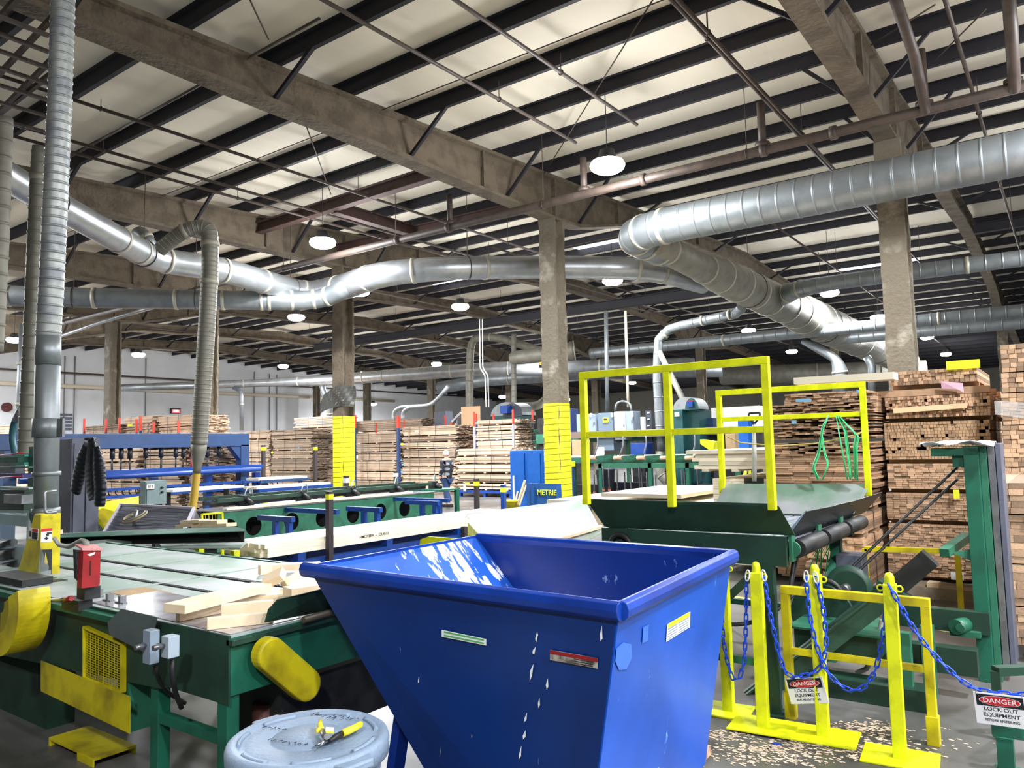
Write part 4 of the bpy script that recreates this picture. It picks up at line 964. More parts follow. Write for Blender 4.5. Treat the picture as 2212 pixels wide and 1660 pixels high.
# wheel and drive box
wc = pb(1832, 1268, 6.5)
mb = MB(); mb.tube([wc, wc + V((.02, -.05, 0)), wc + V((.02, -.06, 0))], [.17, .17, .13], 32); mb.build('pulley_wheel', GRND, t)
mb = MB(); mb.cyl(wc + V((0, -.16, 0)), wc, .035, 14); mb.build('hub', STEEL, t)
wc2 = pb(1775, 1330, 6.4)
mb = MB(); mb.cyl(wc2, wc2 + V((0, .12, 0)), .24, 36); mb.build('flywheel', GRND, t)
mb = MB(); mb.tube(fillet([pb(1770, 1252, 6.3), pb(1800, 1258, 6.3), pb(1828, 1290, 6.3)], .08), .02, 8); mb.build('hose', BLK, t)
mb = MB(); q0, q1 = pb(1722, 1332, 6.1), pb(1790, 1375, 6.1); mb.bb(q0.x, q1.x + .35, 6.0, 6.5, q1.z - .12, q0.z - .06); mb.build('gear_box', GRND, t)
mb = MB(); mb.bb(q0.x - .03, q1.x + .4, 5.95, 6.55, q0.z - .06, q0.z - .045); mb.bb(q0.x - .03, q0.x + .3, 5.95, 6.5, q1.z - .15, q1.z - .12); mb.build('mounting_plate', GRNM, t)
mb = MB(); mb.bb(-1.5, -.65, 6.3, 6.42, .16, .34); mb.bb(-1.3, -.6, 6.75, 6.85, .36, .52); mb.build('base_beam', GRND, t)
mb = MB(); mb.bb(-1.85, -.9, 5.85, 6.05, 0, .14); mb.build('floor_channel', GRND, t)
mb = MB(); mb.bb(-1.08, -1.0, 5.9, 5.98, .0, .5); mb.bb(-.98, -.9, 6.2, 6.28, .0, .5); mb.build('leg', GRNM, t)
mb = MB(); c = pb(2085, 1350, 6.75); mb.cyl(c, c + V((-.05, -.12, 0)), .055, 20); mb.cyl(c + V((-.02, -.14, 0)), c, .03, 16); mb.bb(c.x - .1, c.x + .1, c.y - .06, c.y + .04, c.z - .08, c.z - .04); mb.build('pillow_bearing', GRNM, t)
for k in range(2):
    pA, pB = pb(2068, 1010 + k * 26, 7.0), pb(1838 + k * 12, 1228 + k * 10, 6.5)
    n_ = 46; m2 = MB(); pts = [pA + (pB - pA) * (i / n_) for i in range(n_ + 1)]; m2.tube(pts, [.009 if i % 2 else .013 for i in range(n_ + 1)], 6); m2.build('drive_chain', BLK, t)
mb = MB(); mb.tube([pb(1905, 1340, 6.2), pb(1895, 1400, 6.2), pb(1872, 1445, 6.2), pb(1850, 1455, 6.2)], .018, 8); mb.build('hose', mat('grey_hose', S(120, 124, 112), .6), t)
mb = MB(); mb.tube(fillet([pb(1792, 1365, 6.2), pb(1740, 1385, 6.2), pb(1730, 1400, 6.2), pb(1760, 1450, 6.2), pb(1850, 1462, 6.2)], .1), .014, 8); mb.build('hose', BLK, t)
# near roller stand at the lower right corner
t = thing('green_stand', 'green square-tube stand cut off by the lower right corner', 'stand', (-.4, 5.1, 0))
a = pb(2142, 1575, 5.1); b = V((.3, 5.25, a.z))
mb = MB(); mb.bar(a, b, .06, .07); mb.build('rail', GRN, t, bevel=.003)
mb = MB(); p = pb(2170, 1590, 5.1); mb.bb(p.x - .04, p.x + .04, 5.07, 5.14, .01, a.z - .03); mb.build('leg', GRN, t, bevel=.003)
mb = MB(); mb.bb(p.x - .06, p.x + .06, 5.04, 5.17, 0, .01); mb.build('foot', GRN, t)
mb = MB(); q = pb(2150, 1450, 5.6); mb.bar(q, V((q.x + .35, 5.9, q.z)), .07, .05); mb.bar(q + V((.0, 0, 0)), V((q.x, q.y, .02)), .05); mb.build('upper_rail', GRND, t)
# ------------------------------------------------------------------ lumber packs
unit = MB(); unit.box((0, 0, 0), (1, 1, 1))
_ub = {}
def pack(label, x0, x1, y0, y1, z0, z1, bw, bt, axis='x', m=WOODF, jit=.03, miss=.0, indiv=False, straps=2, sm=STRAPD, bunks=True, seed=1, group=None, lo=.25, hi=.8, tilt=0., tagc=None, skew=0., yaw=0., name='lumber_pack'):
    rr = random.Random(seed)
    t = thing(name, label, 'lumber pack', ((x0 + x1) / 2, (y0 + y1) / 2, z0), group=group)
    if yaw: pass
    Wd = (y1 - y0) if axis == 'x' else (x1 - x0)
    bh = .05 if axis == 'y' else .035
    zb0 = z0 + (bh if bunks else 0)
    nl = max(1, int(round((z1 - zb0) / bt))); bt = (z1 - zb0) / nl
    lst = []
    for j in range(nl):
        off = rr.uniform(-jit, jit) * .6; u = rr.uniform(-.5, .5) * min(jit, .06) if axis == 'x' else 0
        while u < Wd - .3 * bw:
            w = min(bw * rr.uniform(.8, 1.2), Wd - u)
            if rr.random() >= miss:
                e0 = rr.uniform(-jit, jit) + off; e1 = rr.uniform(-jit, jit) + off
                lst.append((j, u, w, e0, e1, rr.uniform(lo, hi)))
            u += w
    def geo(j, u, w, e0, e1):
        za, zc = zb0 + j * bt, zb0 + (j + 1) * bt - .0025
        sk = skew * j / nl
        if axis == 'x': return (x0 + e0 + sk, x1 + e1 + sk, y0 + u, y0 + u + w - .003, za, zc)
        return (x0 + u + sk, x0 + u + w - .003 + sk, y0 + e0, y1 + e1, za, zc)
    mb = MB()
    pick = set(rr.sample(range(len(lst)), min(100, len(lst)))) if indiv else set()
    for i, (j, u, w, e0, e1, tv) in enumerate(lst):
        g = geo(j, u, w, e0, e1)
        if i in pick:
            key = m.name
            if key not in _ub:
                mm = MB(); mm.box((0, 0, 0), (1, 1, 1)); o = mm.build('board', m, t); _ub[key] = o; o.location = (0, 0, 0)
                o.location = V(((g[0] + g[1]) / 2, (g[2] + g[3]) / 2, (g[4] + g[5]) / 2)) - t.location; o.scale = (g[1] - g[0], g[3] - g[2], g[5] - g[4])
            else:
                o = _ub[key].copy(); COL.objects.link(o); o.parent = t
                o.location = V(((g[0] + g[1]) / 2, (g[2] + g[3]) / 2, (g[4] + g[5]) / 2)) - t.location; o.scale = (g[1] - g[0], g[3] - g[2], g[5] - g[4])
        else:
            mb.tint = tv; mb.bb(*g)
            if axis == 'x': mb.t[-5] = max(0., tv * .6 - .15)
    if mb.v: mb.build('boards', m, t, kind='stuff')
    for k in range(straps):
        f = (k + .5) / straps
        m2 = MB(); th = .003
        if axis == 'x':
            x = x0 + (x1 - x0) * (.2 + .6 * f); m2.bb(x - .012, x + .012, y0 - jit - th, y0 - jit, zb0, z1 + th); m2.bb(x - .012, x + .012, y0 - jit, y1, z1, z1 + th)
        else:
            y = y0 + (y1 - y0) * (.2 + .6 * f); m2.bb(x1 + th + skew, x1 + skew, y - .012, y + .012, zb0, z1 + th); m2.bb(x0, x1, y - .012, y + .012, z1, z1 + th)
        m2.build('strap', sm, t)
    if bunks:
        for f in (.12, .5, .88):
            m2 = MB()
            if axis == 'x': x = x0 + (x1 - x0) * f; m2.bb(x - .045, x + .045, y0, y1, z0, zb0 - .001)
            else: y = y0 + (y1 - y0) * f; m2.bb(x0, x1, y - .045, y + .045, z0, zb0 - .001)
            m2.build('bunk', m, t)
    if tagc:
        m2 = MB(); c, w_, h_, mm = tagc; c = V(c); m2.box(c, (w_, .004, h_) if axis == 'y' else (w_, .004, h_)); m2.build('tag', mm, t)
    return t
# R1: the tall neat stack of small blanks in front of the right column (ends face the camera)
zz = [.14, .46, .80, 1.17, 1.52, 2.02, 2.33]
lab1 = ['lowest', 'second from the floor', 'third from the floor', 'fourth from the floor', 'middle, with square holes between the pieces', 'upper, dark and ragged with a pink tag']
for i in range(6):
    z0, z1 = zz[i], zz[i + 1]
    holes = i in (4, 5)
    pack('square blanks pack in tall stack by lift, ' + lab1[i], -1.93 + .02 * (i % 2) + i * .012, -.86 + i * .022, 10.3, 12.2, z0, z1, .036 if holes else .075, .036 if holes else .026, 'y', WOODH if i == 4 else WOODR, .012 if i < 5 else .03,
         (.075 if i == 4 else .04) if holes else .0, indiv=True, straps=2, seed=20 + i, lo=.35, hi=.72)
pack('top pack of short brown pieces with a yellow tag, right stack', -1.78, -.86, 10.3, 12.0, 2.42, 2.64, .05, .04, 'y', WOODR, .02, 0, indiv=True, straps=0, seed=31, lo=.4, hi=.95)
mb = MB(); c = P(2080, 788, y=10.25); mb.box(c, (.34, .01, .1)); mb.build('yellow_tag', YTAG, label='bright yellow tag on the top pack of the right stack', cat='tag')
mb = MB(); c = P(2060, 832, y=10.22); mb.plate([P(2032, 824, y=10.24), P(2080, 828, y=10.24), P(2082, 848, y=10.22), P(2070, 842, y=10.2), P(2034, 840, y=10.24)], .004); mb.build('paper_tag', mat('pink_paper', S(214, 170, 190), .6), label='pink paper tag hanging on the right stack', cat='tag')
mb = MB(); c = P(2068, 1245, y=10.25); mb.box(c, (.13, .005, .09)); mb.build('shipping_label', TAPE, label='white printed label low on the right stack', cat='label')
mb = MB(); c = P(2066, 1068, y=10.2); mb.box(c, (.06, .01, .1)); mb.build('yellow_tag', YTAG, label='small yellow tag beside the green lift mast', cat='tag')
for i in range(3):
    m2 = MB(); z = 2.335; x = -1.9 + i * .0; m2.bb(-1.95, -.75, 10.35 + i * .8, 10.5 + i * .8, z, z + .08); m2.build('spacer_board', WOODR, label=['front', 'middle', 'rear'][i] + ' spacer board under the top pack of the right stack', cat='spacer')
m2 = MB(); m2.bar((-1.75, 10.22, 2.16), (-.98, 10.22, 2.19), .03, .06); m2.build('stick', WOOD, label='pale stick lying across the ragged pack in the right stack', cat='stick')
m2 = MB(); m2.bb(-2.0, -.5, 9.9, 12.4, 0, .13); m2.build('timber_platform', mat('weathered_plank', S(140, 128, 112), .85, var=.3), label='low weathered timber platform under the right stack', cat='platform')
m2 = MB(); p = P(2008, 1278, z=.13); m2.bb(p.x - .06, p.x + .06, 9.92, 10.1, .131, .18); m2.build('wood_block', WOODB, label='small wood block on the platform edge before the right stack', cat='wood block')
# R0: nearest stacks at the right edge
zs0 = [.1, .46, .80, 1.20, 1.46]
for i in range(4):
    pack('pack of thick pale blocks at the lower right edge, ' + ['bottom', 'second', 'third', 'top, with a bright top face'][i], -.60 + .0 * i, .45, 7.5, 9.3, zs0[i], zs0[i + 1] - .01, .13, .055 if i != 1 else .07, 'y', WOODR, .012, 0, indiv=True, straps=0, seed=40 + i, lo=.7, hi=.98, bunks=(i == 0))
zs1 = [0.1, .55, 1.0, 1.5, 1.95, 2.3, 2.52, 2.83]
for i in range(7):
    if i < 0: continue
    pack('pack of wrapped pale blanks at the upper right edge, ' + ['floor level', 'second up', 'third up', 'fourth up', 'fifth up', 'sixth up', 'topmost'][i], -.66 + .012 * i, .5, 9.85, 12.0, zs1[i], zs1[i + 1] - .01, .07, .05, 'y', WOODR, .012, .01, indiv=i > 2, straps=0, seed=60 + i, lo=.65, hi=.98, bunks=False)
WRAP = mat('stretch_wrap', S(235, 235, 235), .2, alpha=.25)
mb = MB(); 
for k in range(5): mb.bar((-.68, 9.83, 2.2 - k * .03), (.5, 9.83, 2.05 - k * .05), .004, .03)
mb.build('stretch_film', WRAP, label='clear stretch film strands around the right edge stack', cat='stretch film')
# R2: ragged stack left of it
zr = [.1, .42, .72, .98, 1.22]
for i in range(4):
    pack('slumped pack of short boards under the ragged stack, ' + ['lowest', 'second', 'third', 'fourth'][i], -2.62 + .02 * i, -1.98, 9.3, 11.0, zr[i], zr[i + 1], .09, .03, 'y', WOODR, .04, .0, indiv=i > 1, straps=2, seed=80 + i, lo=.45, hi=.95)
for i, (xa_, xb_, z0, z1, bw_, bt_, mi, ji, lo_, hi_) in enumerate([(-3.15, -1.92, 1.25, 1.66, .24, .026, 0, .02, .5, .9), (-3.12, -1.92, 1.66, 1.80, .10, .022, .2, .07, .15, .6), (-3.12, -1.9, 1.84, 2.04, .08, .02, .3, .09, .1, .6), (-3.2, -1.9, 2.06, 2.28, .085, .018, .12, .08, .3, .95), (-2.95, -1.9, 2.28, 2.42, .085, .024, .02, .04, .5, .9)]):
    pack('pack in the ragged stack behind the guard rails, ' + ['neat wide boards at the bottom', 'thin loose layer above the neat boards', 'dark gappy middle layers', 'ragged upper layers with light tips', 'topmost layers'][i], xa_, xb_, 9.9, 11.6, z0, z1, bw_, bt_, 'y', WOODR, ji, mi, indiv=True, straps=0, seed=90 + i, lo=lo_, hi=hi_, bunks=False)
pack('lone support pack under the ragged stack', -3.15, -2.64, 9.95, 11.4, .1, 1.24, .12, .04, 'y', WOODR, .02, 0, straps=0, seed=99, bunks=True)
for i, (a, b, w_, h_) in enumerate([((1722, 815), (1935, 803), .5, .05), ((1700, 856), (1745, 858), .1, .06)][:1]):
    pa, pb_ = P(a[0], a[1] + 10, y=10.05), P(b[0], b[1] + 10, y=10.05)
    m2 = MB(); m2.bar(pa, pb_, .3, .085); m2.build('white_board', WOODW, label='wide white board laid on top of the ragged stack', cat='board')
for i, (px, py, w_, lab) in enumerate([(1735, 865, .18, 'upper left'), (1860, 845, .1, 'upper right'), (1715, 912, .06, 'lower left')]):
    m2 = MB(); m2.box(P(px, py, y=9.78), (w_, .004, .035)); m2.build('blue_label', TAPEB, label='pale blue label on the ragged stack, ' + lab, cat='label')
pack('neat pack of wide white boards left of the ragged stack', -4.15, -3.2, 10.4, 13.0, .1, 1.32, .25, .035, 'y', WOODW, .01, 0, straps=1, sm=STRAPG, seed=120, lo=.6, hi=.85)
pack('thin splayed pack of white boards above the neat white pack', -4.35, -3.22, 10.3, 13.4, 1.42, 1.72, .3, .05, 'x', WOODW, .09, .1, straps=0, seed=121, lo=.55, hi=.85, bunks=True)
# low boards seen left of the conveyor guard
for i, (a, b, dz, lab) in enumerate([((1215, 1076), (1560, 1080), 0, 'lower sheet of'), ((1330, 1068), (1500, 1076), .05, 'upper sheet of')]):
    pa, pb_ = P(a[0], a[1], y=11.5), P(b[0], b[1], y=11.5)
    m2 = MB(); z = pa.z + dz; m2.bb(pa.x, pb_.x, 11.0, 13.4, z - .06, z); m2.build('board_sheet', WOODW, label=lab + ' pale boards lying flat behind the tall guard rail', cat='boards')
m2 = MB(); z = P(1400, 1080, y=11.5).z - .07; m2.bb(-6.6, -4.4, 11.2, 13.2, z - .35, z); 
m2.build('low_pallet', WOODB, label='low pack of pale wood under the flat boards behind the guard rail', cat='lumber pack')
# ------------------------------------------------------------------ chain transfer table (foreground left)
t = thing('transfer_table', 'green steel chain transfer table with worn pale top, left foreground', 'work table', (-5.4, 3.1, 0))
ZT = .95; X0, X1, Y0, Y1 = -8.1, -3.40, 2.25, 3.93
lanes = [(2.262, 2.86), (2.92, 3.22), (3.30, 3.90)]
TOP = mat('worn_table_top', S(146, 168, 156), .36, .3, col2=S(182, 188, 190), vscale=1.6, mix=(.45, .62), rvar=.25)
for a, b in lanes: mb = MB(); mb.bb(X0, X1, a, b, ZT - .012, ZT); mb.build('top_plate', TOP, t)
for yc in (2.89, 3.26):
    mb = MB(); mb.bb(X0, X1, yc - .03, yc + .03, ZT - .03, ZT - .02)
    n_ = 150
    for i in range(n_):
        x = X0 + (X1 - X0) * i / n_; mb.bb(x, x + .018, yc - .016, yc + .016, ZT - .02, ZT + .004)
    mb.build('drag_chain', DARK, t, kind=None)
for x in (-7.0, -6.1, -5.2):
    mb = MB(); mb.bb(x, x + .04, Y0 + .05, Y1, ZT + .0005, ZT + .004); mb.build('cross_strip', GRNL, t)
mb = MB(); mb.plate([(-4.9, 2.30, ZT + .002), (-3.42, 2.27, ZT + .002), (-3.42, 2.7, ZT + .002), (-4.9, 2.72, ZT + .002)], .003); mb.build('shiny_plate', mat('shiny_plate', S(196, 200, 208), .22, .6, col2=S(160, 150, 160), vscale=6), t)
mb = MB(); mb.prism([(X0, Y0, ZT - .0), (X1, Y0, ZT + .0), (X1, Y0, .62), (-4.0, Y0, .62), (-4.0, Y0, .60), (X0, Y0, .38)], (0, .01, 0)); mb.build('front_skirt', GRND, t)
mb = MB(); mb.bb(X0, -4.3, Y0 - .05, Y0, .90, .935); mb.build('ledge', GRN, t)
mb = MB(); mb.bb(X1 - .01, X1, Y0 + .011, Y1, .66, ZT - .0125); mb.build('end_skirt', GRN, t)
mb = MB(); mb.bb(X1 - .02, X1 + .03, Y0, 3.2, ZT - .045, ZT - .02); mb.build('end_angle', GRND, t)
mb = MB(); mb.bb(X0, X1, Y1, Y1 + .03, .75, ZT + .004); mb.build('back_skirt', GRNM, t)
for (x, y) in ((-3.46, 2.29), (-4.12, 2.31), (-3.46, 3.85), (-7.5, 3.85), (-5.6, 3.85)):
    mb = MB(); mb.bb(x - .04, x + .04, y - .035, y + .035, 0, .82); mb.build('leg', GRN, t, bevel=.002)
mb = MB(); mb.bb(-4.12, -3.46, 2.28, 2.33, .40, .45); mb.build('cross_rail', GRN, t)
mb = MB(); mb.bb(-4.5, -4.36, 2.26, 2.5, .3, .9); mb.build('side_post', GRNM, t)
# flared lip near the hopper
mb = MB()
rim = [P(572, 1346, x=-3.40), P(580, 1318, x=-3.38), P(600, 1296, x=-3.36), P(650, 1285, x=-3.33), P(740, 1262, x=-3.3), P(760, 1310, x=-3.40)]
mb.plate(rim, .006); mb.build('flared_lip', GRND, t)
# grey dripped plate, control boxes
mb = MB(); c = [P(232, 1345, y=2.19), P(262, 1316, y=2.19), P(338, 1334, y=2.19), P(330, 1366, y=2.19), P(312, 1410, y=2.19), P(236, 1372, y=2.19)]
mb.plate(c, .008); mb.build('patched_plate', mat('grey_patched', S(84, 96, 96), .5, var=.2), t)
def cbox(px0, px1, py0, py1, y, dep, nm, m_, par):
    a = P(px0, py0, y=y); b = P(px1, py1, y=y); mb = MB(); mb.bb(a.x, b.x, y, y + dep, b.z, a.z); return mb.build(nm, m_, par, bevel=.003)
for (a, b, c_, d_, y, lab) in ((308, 345, 1365, 1438, 2.10, 'left'), (348, 388, 1378, 1425, 2.04, 'right')):
    bx = cornerbox(a, a + 16, b, c_, d_, y, 'push_button_box', GREY if lab == 'left' else mat('light_grey_box', S(158, 172, 184), .5), t)
    p = P(a + 8, (c_ + d_) / 2 - 6, y=y)
    for k in (0, .028):
        m2 = MB(); m2.tube([p + V((k * .6 - .02, 0, 0)), p + V((k * .6 - .02, -.018 - k, 0)), p + V((k * .6 - .02, -.03 - k, 0))], [.009, .014, .012], 14); m2.build('push_button', STEEL, bx)
mb = MB(); mb.tube(fillet([P(372, 1425, y=2.1), P(372, 1470, y=2.1), P(380, 1500, y=2.15), P(392, 1530, y=2.2)], .1), .013, 8); mb.build('cable', BLK, t)
mb = MB(); mb.tube(fillet([P(336, 1440, y=2.15), P(342, 1470, y=2.2), P(366, 1500, y=2.3), P(400, 1520, y=2.4)], .1), .011, 8); mb.build('cable', BLK, t)
# yellow mesh guard and kick plate
y_ = 2.235
a, b, c, d = P(184, 1355, y=y_), P(266, 1392, y=y_), P(266, 1496, y=y_), P(184, 1464, y=y_)
ug = (b - a).normalized()
for i, (p, q) in enumerate(((a, b), (b, c), (c, d), (d, a))): mb = MB(); mb.bar(p, q, .01, .03, up=(0, 1, 0)); mb.build('guard_edge', YELD, t)
mb = MB()
for i in range(1, 14):
    f = i / 14; mb.bar(a + (b - a) * f, d + (c - d) * f, .003, .003)
for i in range(1, 20):
    f = i / 20; mb.bar(a + (d - a) * f, b + (c - b) * f, .003, .003)
mb.build('wire_mesh', YELD, t)
mb = MB(); mb.plate([P(88, 1428, y=2.22), P(88, 1494, y=2.22), P(280, 1586, y=2.22), P(280, 1506, y=2.22)], -.005); mb.build('kick_plate', YELD, t)
# yellow rounded belt guard
bg = []
ca, cb = P(590, 1415, x=-3.29), P(668, 1482, x=-3.29)
dd = (cb - ca).normalized(); nn = V((1, 0, 0)).cross(dd).normalized(); r_ = .082
for k in range(13): an = PI / 2 + PI * k / 12; bg.append(ca + dd * math.cos(an) * r_ + nn * math.sin(an) * r_)
for k in range(13): an = -PI / 2 + PI * k / 12; bg.append(cb + dd * math.cos(an) * r_ + nn * math.sin(an) * r_)
mb = MB(); mb.prism(bg, (-.075, 0, 0)); mb.build('belt_guard', YELD, t, bevel=.012)
mb = MB(); mb.cyl(cb + V((-.08, 0, 0)), cb + V((-.35, .02, 0)), .075, 18); mb.build('drive_motor', DARK, t)
mb = MB(); mb.cyl(P(655, 1340, x=-3.36), P(740, 1310, x=-3.4) + V((0, .6, 0)), .018, 10); mb.build('roller_shaft', mat('rusty_shaft', S(96, 88, 78), .5, .4), t)
mb = MB(); mb.bb(-3.9, -3.45, 2.6, 3.4, .3, .62); mb.build('under_frame', DARK, t)
mb = MB(); mb.cyl((-3.62, 2.62, 0), (-3.62, 2.62, .5), .07, 14); mb.build('pedestal', mat('red_pedestal', S(90, 50, 44), .7, var=.4), t)
# fence brackets along the front edge
for (px, py) in ((212, 1290), (262, 1305), (235, 1300)):
    p = P(px, py, z=ZT); m2 = MB(); m2.bb(p.x - .05, p.x + .05, p.y - .015, p.y + .015, ZT, ZT + .012); m2.bb(p.x + .0, p.x + .025, p.y - .02, p.y + .02, ZT, ZT + .05); m2.build('stop_bracket', STEEL, t)
mb = MB(); mb.tube([P(110, 1298, y=2.2), P(150, 1294, y=2.15)], .012, 8); mb.build('lever', STEEL, t)
mb = MB(); mb.tube([P(140, 1296, y=2.15), P(155, 1293, y=2.14)], .016, 8); mb.build('lever_grip', RED, t)
mb = MB(); mb.plate([P(228, 1278, z=ZT + .003), P(312, 1268, z=ZT + .003), P(372, 1280, z=ZT + .003), P(350, 1306, z=ZT + .003), P(300, 1296, z=ZT + .003)], .004)
mb.build('cardboard_scrap', CARD, label='flat torn piece of cardboard on the green table', cat='cardboard')
# offcuts: each block placed from two end points on the table
def offcut(label, a, b, w, h, zb=ZT + .006, roll=0., dz=0.):
    A = P(a[0], a[1], z=zb + h / 2); B = P(b[0], b[1], z=zb + h / 2 + dz); mb = MB()
    d = (B - A).normalized(); up = Matrix.Rotation(roll, 3, d) @ V((0, 0, 1)); mb.bar(A, B, w, h, up=up)
    mb.build('wood_offcut', WOODB, label=label, cat='wood offcut', bevel=.002)
offcut('long pale plank offcut lying highest across the pile on the green table', (376, 1316), (565, 1268), .15, .045, ZT + .075)
offcut('short thick offcut standing on edge at the left front of the pile', (384, 1322), (474, 1305), .045, .1)
offcut('long offcut on edge in the middle of the pile behind the front piece', (478, 1325), (590, 1315), .045, .09)
offcut('front offcut nearest the table corner, cut off by the green lip', (447, 1348), (590, 1333), .05, .055)
offcut('flat long offcut under the big plank toward the hopper', (470, 1303), (720, 1275), .16, .05)
offcut('small offcut tipped on end with a brown end face on the pile', (572, 1258), (612, 1240), .08, .05, ZT + .09, .6, .05)
offcut('small square offcut leaning right of the tipped one', (612, 1262), (655, 1235), .1, .045, ZT + .06, -.3, .06)
offcut('offcut at the back of the pile beside the hopper rim', (590, 1226), (690, 1222), .1, .045, ZT + .02)
offcut('offcut under the hopper overhang, right end of the pile', (620, 1280), (740, 1262), .12, .05, ZT + .06)
offcut('thin offcut standing behind the pile, left of the back piece', (560, 1232), (582, 1228), .03, .07)
# ------------------------------------------------------------------ saw station at the far left
s = thing('cutoff_saw', 'green cut-off saw station with yellow dust hood at the left edge', 'saw machine', (-7.6, 2.9, 0))
ysw = 2.6
mb = MB(); mb.prism([P(74, 1110, y=ysw), P(88, 1112, y=ysw), P(84, 1300, y=ysw), P(34, 1300, y=ysw), P(36, 1240, y=ysw), P(60, 1160, y=ysw)][::-1], (0, .145, 0)); hood = mb.build('dust_hood', YELD, s, bevel=.006)
XF = P(88, 1112, y=ysw).x + .002
mb = MB(); mb.prism([P(87, 1188, x=XF), P(112, 1187, x=XF), P(111, 1250, x=XF), P(86, 1254, x=XF)], (.004, 0, 0)); mb.build('black_flap', BLK, hood)
mb = MB(); mb.prism([P(98, 1194, x=XF + .005), P(103, 1216, x=XF + .005), P(100, 1220, x=XF + .005), P(96, 1216, x=XF + .005)], (.002, 0, 0)); mb.build('yellow_slot', YELD, hood)
mb = MB(); mb.prism([P(88, 1236, x=XF + .005), P(110, 1232, x=XF + .005), P(110, 1246, x=XF + .005), P(88, 1251, x=XF + .005)], (.003, 0, 0)); mb.build('bolt_plate', STEEL, hood)
mb = MB(); mb.plate([P(78, 1225, y=ysw - .014), P(84, 1230, y=ysw - .014), P(108, 1230, y=ysw - .014), P(112, 1248, y=ysw - .014), P(78, 1250, y=ysw - .014)][::-1], .003); pass
XH = P(88, 1112, y=2.6).x + .003
def wlabel(px, y, par, bars):
    Q = [P(a, b, y=y) if y else P(a, b, x=XH) for a, b in px]; off_ = V((0, -.003, 0)) if y else V((.003, 0, 0)); mb = MB(); mb.plate(Q[::-1], .002); lb = mb.build('warning_label', WHITE, par)
    f = lambda u, v: Q[0] * (1 - u) * (1 - v) + Q[1] * u * (1 - v) + Q[2] * u * v + Q[3] * (1 - u) * v + off_
    for (u0, u1, v0, v1, m_) in bars:
        m2 = MB(); m2.plate([f(u0, v0), f(u1, v0), f(u1, v1), f(u0, v1)][::-1], .001); m2.build('label_mark', m_, lb)
wlabel([(89, 1143), (113, 1141), (112, 1171), (88, 1172)], None, hood, [(0, 1, 0, .22, REDINK), (.4, .55, .6, .85, INK), (.3, .65, .68, .78, INK), (.5, .95, .3, .42, INK), (.45, .7, .42, .55, INK)])
wlabel([(63, 1140), (83, 1143), (82, 1168), (62, 1164)], ysw - .006, hood, [(.4, 1, .05, .3, REDINK), (.4, 1, .35, .95, INK), (.1, .32, .3, .8, INK)])
# table frame, column and tray behind
mb = MB(); mb.bb(-8.6, -8.1, 2.4, 4.2, .0, .93); mb.build('body', GRND, s)
a = P(72, 985, y=3.7); mb = MB(); mb.bb(a.x - .12, a.x + .08, 3.7, 3.85, .9, a.z + .1); mb.build('upright', GRN, s)
for (x0, x1, y0p, y1p, yy_, m_, nm) in ((-8, 38, 988, 1000, 3.6, GRN, 'arm'), (0, 62, 1008, 1012, 3.6, GRNM, 'shelf'), (0, 48, 1024, 1034, 3.5, mat('navy_box', S(30, 40, 100), .5), 'navy_rail'), (-5, 62, 1052, 1058, 3.4, GRNL, 'shelf'), (8, 46, 1068, 1090, 3.35, STEEL, 'switch_box'),
                                     (-5, 50, 1058, 1110, 3.5, GRND, 'panel'), (0, 32, 985, 1025, 4.2, GREYP, 'drive_box'), (30, 52, 983, 1006, 4.1, mat('teal_paint', S(24, 130, 116), .5), 'teal_box'), (-6, 66, 1110, 1140, 3.9, GRN, 'panel')):
    cbox(x0, x1, y0p, y1p, yy_, .12, nm, m_, s)
mb = MB(); mb.tube([P(-5, 984, y=3.4), P(52, 979, y=3.4)], .004, 5); mb.build('red_cord', REDO, s)
mb = MB(); mb.tube([P(0, 1032, y=3.3), P(50, 1029, y=3.3)], .005, 5); mb.build('pink_cord', mat('pink_cord', S(230, 70, 110), .5), s)
# clear guard
CLEAR = mat('scratched_polycarbonate', S(170, 190, 196), .12, alpha=.28)
mb = MB(); mb.plate([P(-20, 1103, y=2.75), P(62, 1103, y=2.75), P(62, 1118, y=2.75), P(105, 1225, y=2.5), P(100, 1272, y=2.5), P(50, 1255, y=2.7), P(-20, 1264, y=2.75)][::-1], .005); mb.build('clear_guard', CLEAR, s)
mb = MB(); mb.bar(P(-15, 1262, y=2.6), P(52, 1252, y=2.6), .02, .05); mb.bar(P(52, 1252, y=2.6), P(98, 1268, y=2.5), .02, .05); mb.build('guard_bracket', STEEL, s)
for (px, py) in ((4, 1257), (44, 1252), (90, 1264)): mb = MB(); p = P(px, py, y=2.56); mb.cyl(p, p + V((0, -.02, 0)), .009, 8); mb.build('bolt', STEEL, s)
for i, (a, b, r_) in enumerate([((0, 1200), (40, 1196), .05), ((10, 1232), (48, 1222), .06), ((-5, 1180), (30, 1172), .03), ((20, 1244), (60, 1238), .045)]):
    mb = MB(); mb.cyl(P(*a, y=2.75), P(*b, y=2.75), r_, 14); mb.build('spindle', DARK, s)
for (a_, b_, c_, d_, y_m) in ((-30, 8, 1165, 1250, 2.8), (14, 40, 1178, 1250, 2.9), (46, 62, 1200, 1255, 2.75)):
    cbox(a_, b_, c_, d_, y_m, .08, 'gear_housing', mat('slate_motor', S(74, 84, 100), .4, .5, var=.3, vscale=9), s)
for a in (((0, 1215), (20, 1185), (44, 1190)), ((5, 1175), (30, 1185), (40, 1215))):
    mb = MB(); mb.tube(fillet([P(*q, y=2.95) for q in a], .05), .008, 6); mb.build('air_line', mat('pale_tube', S(170, 190, 190), .4), s)
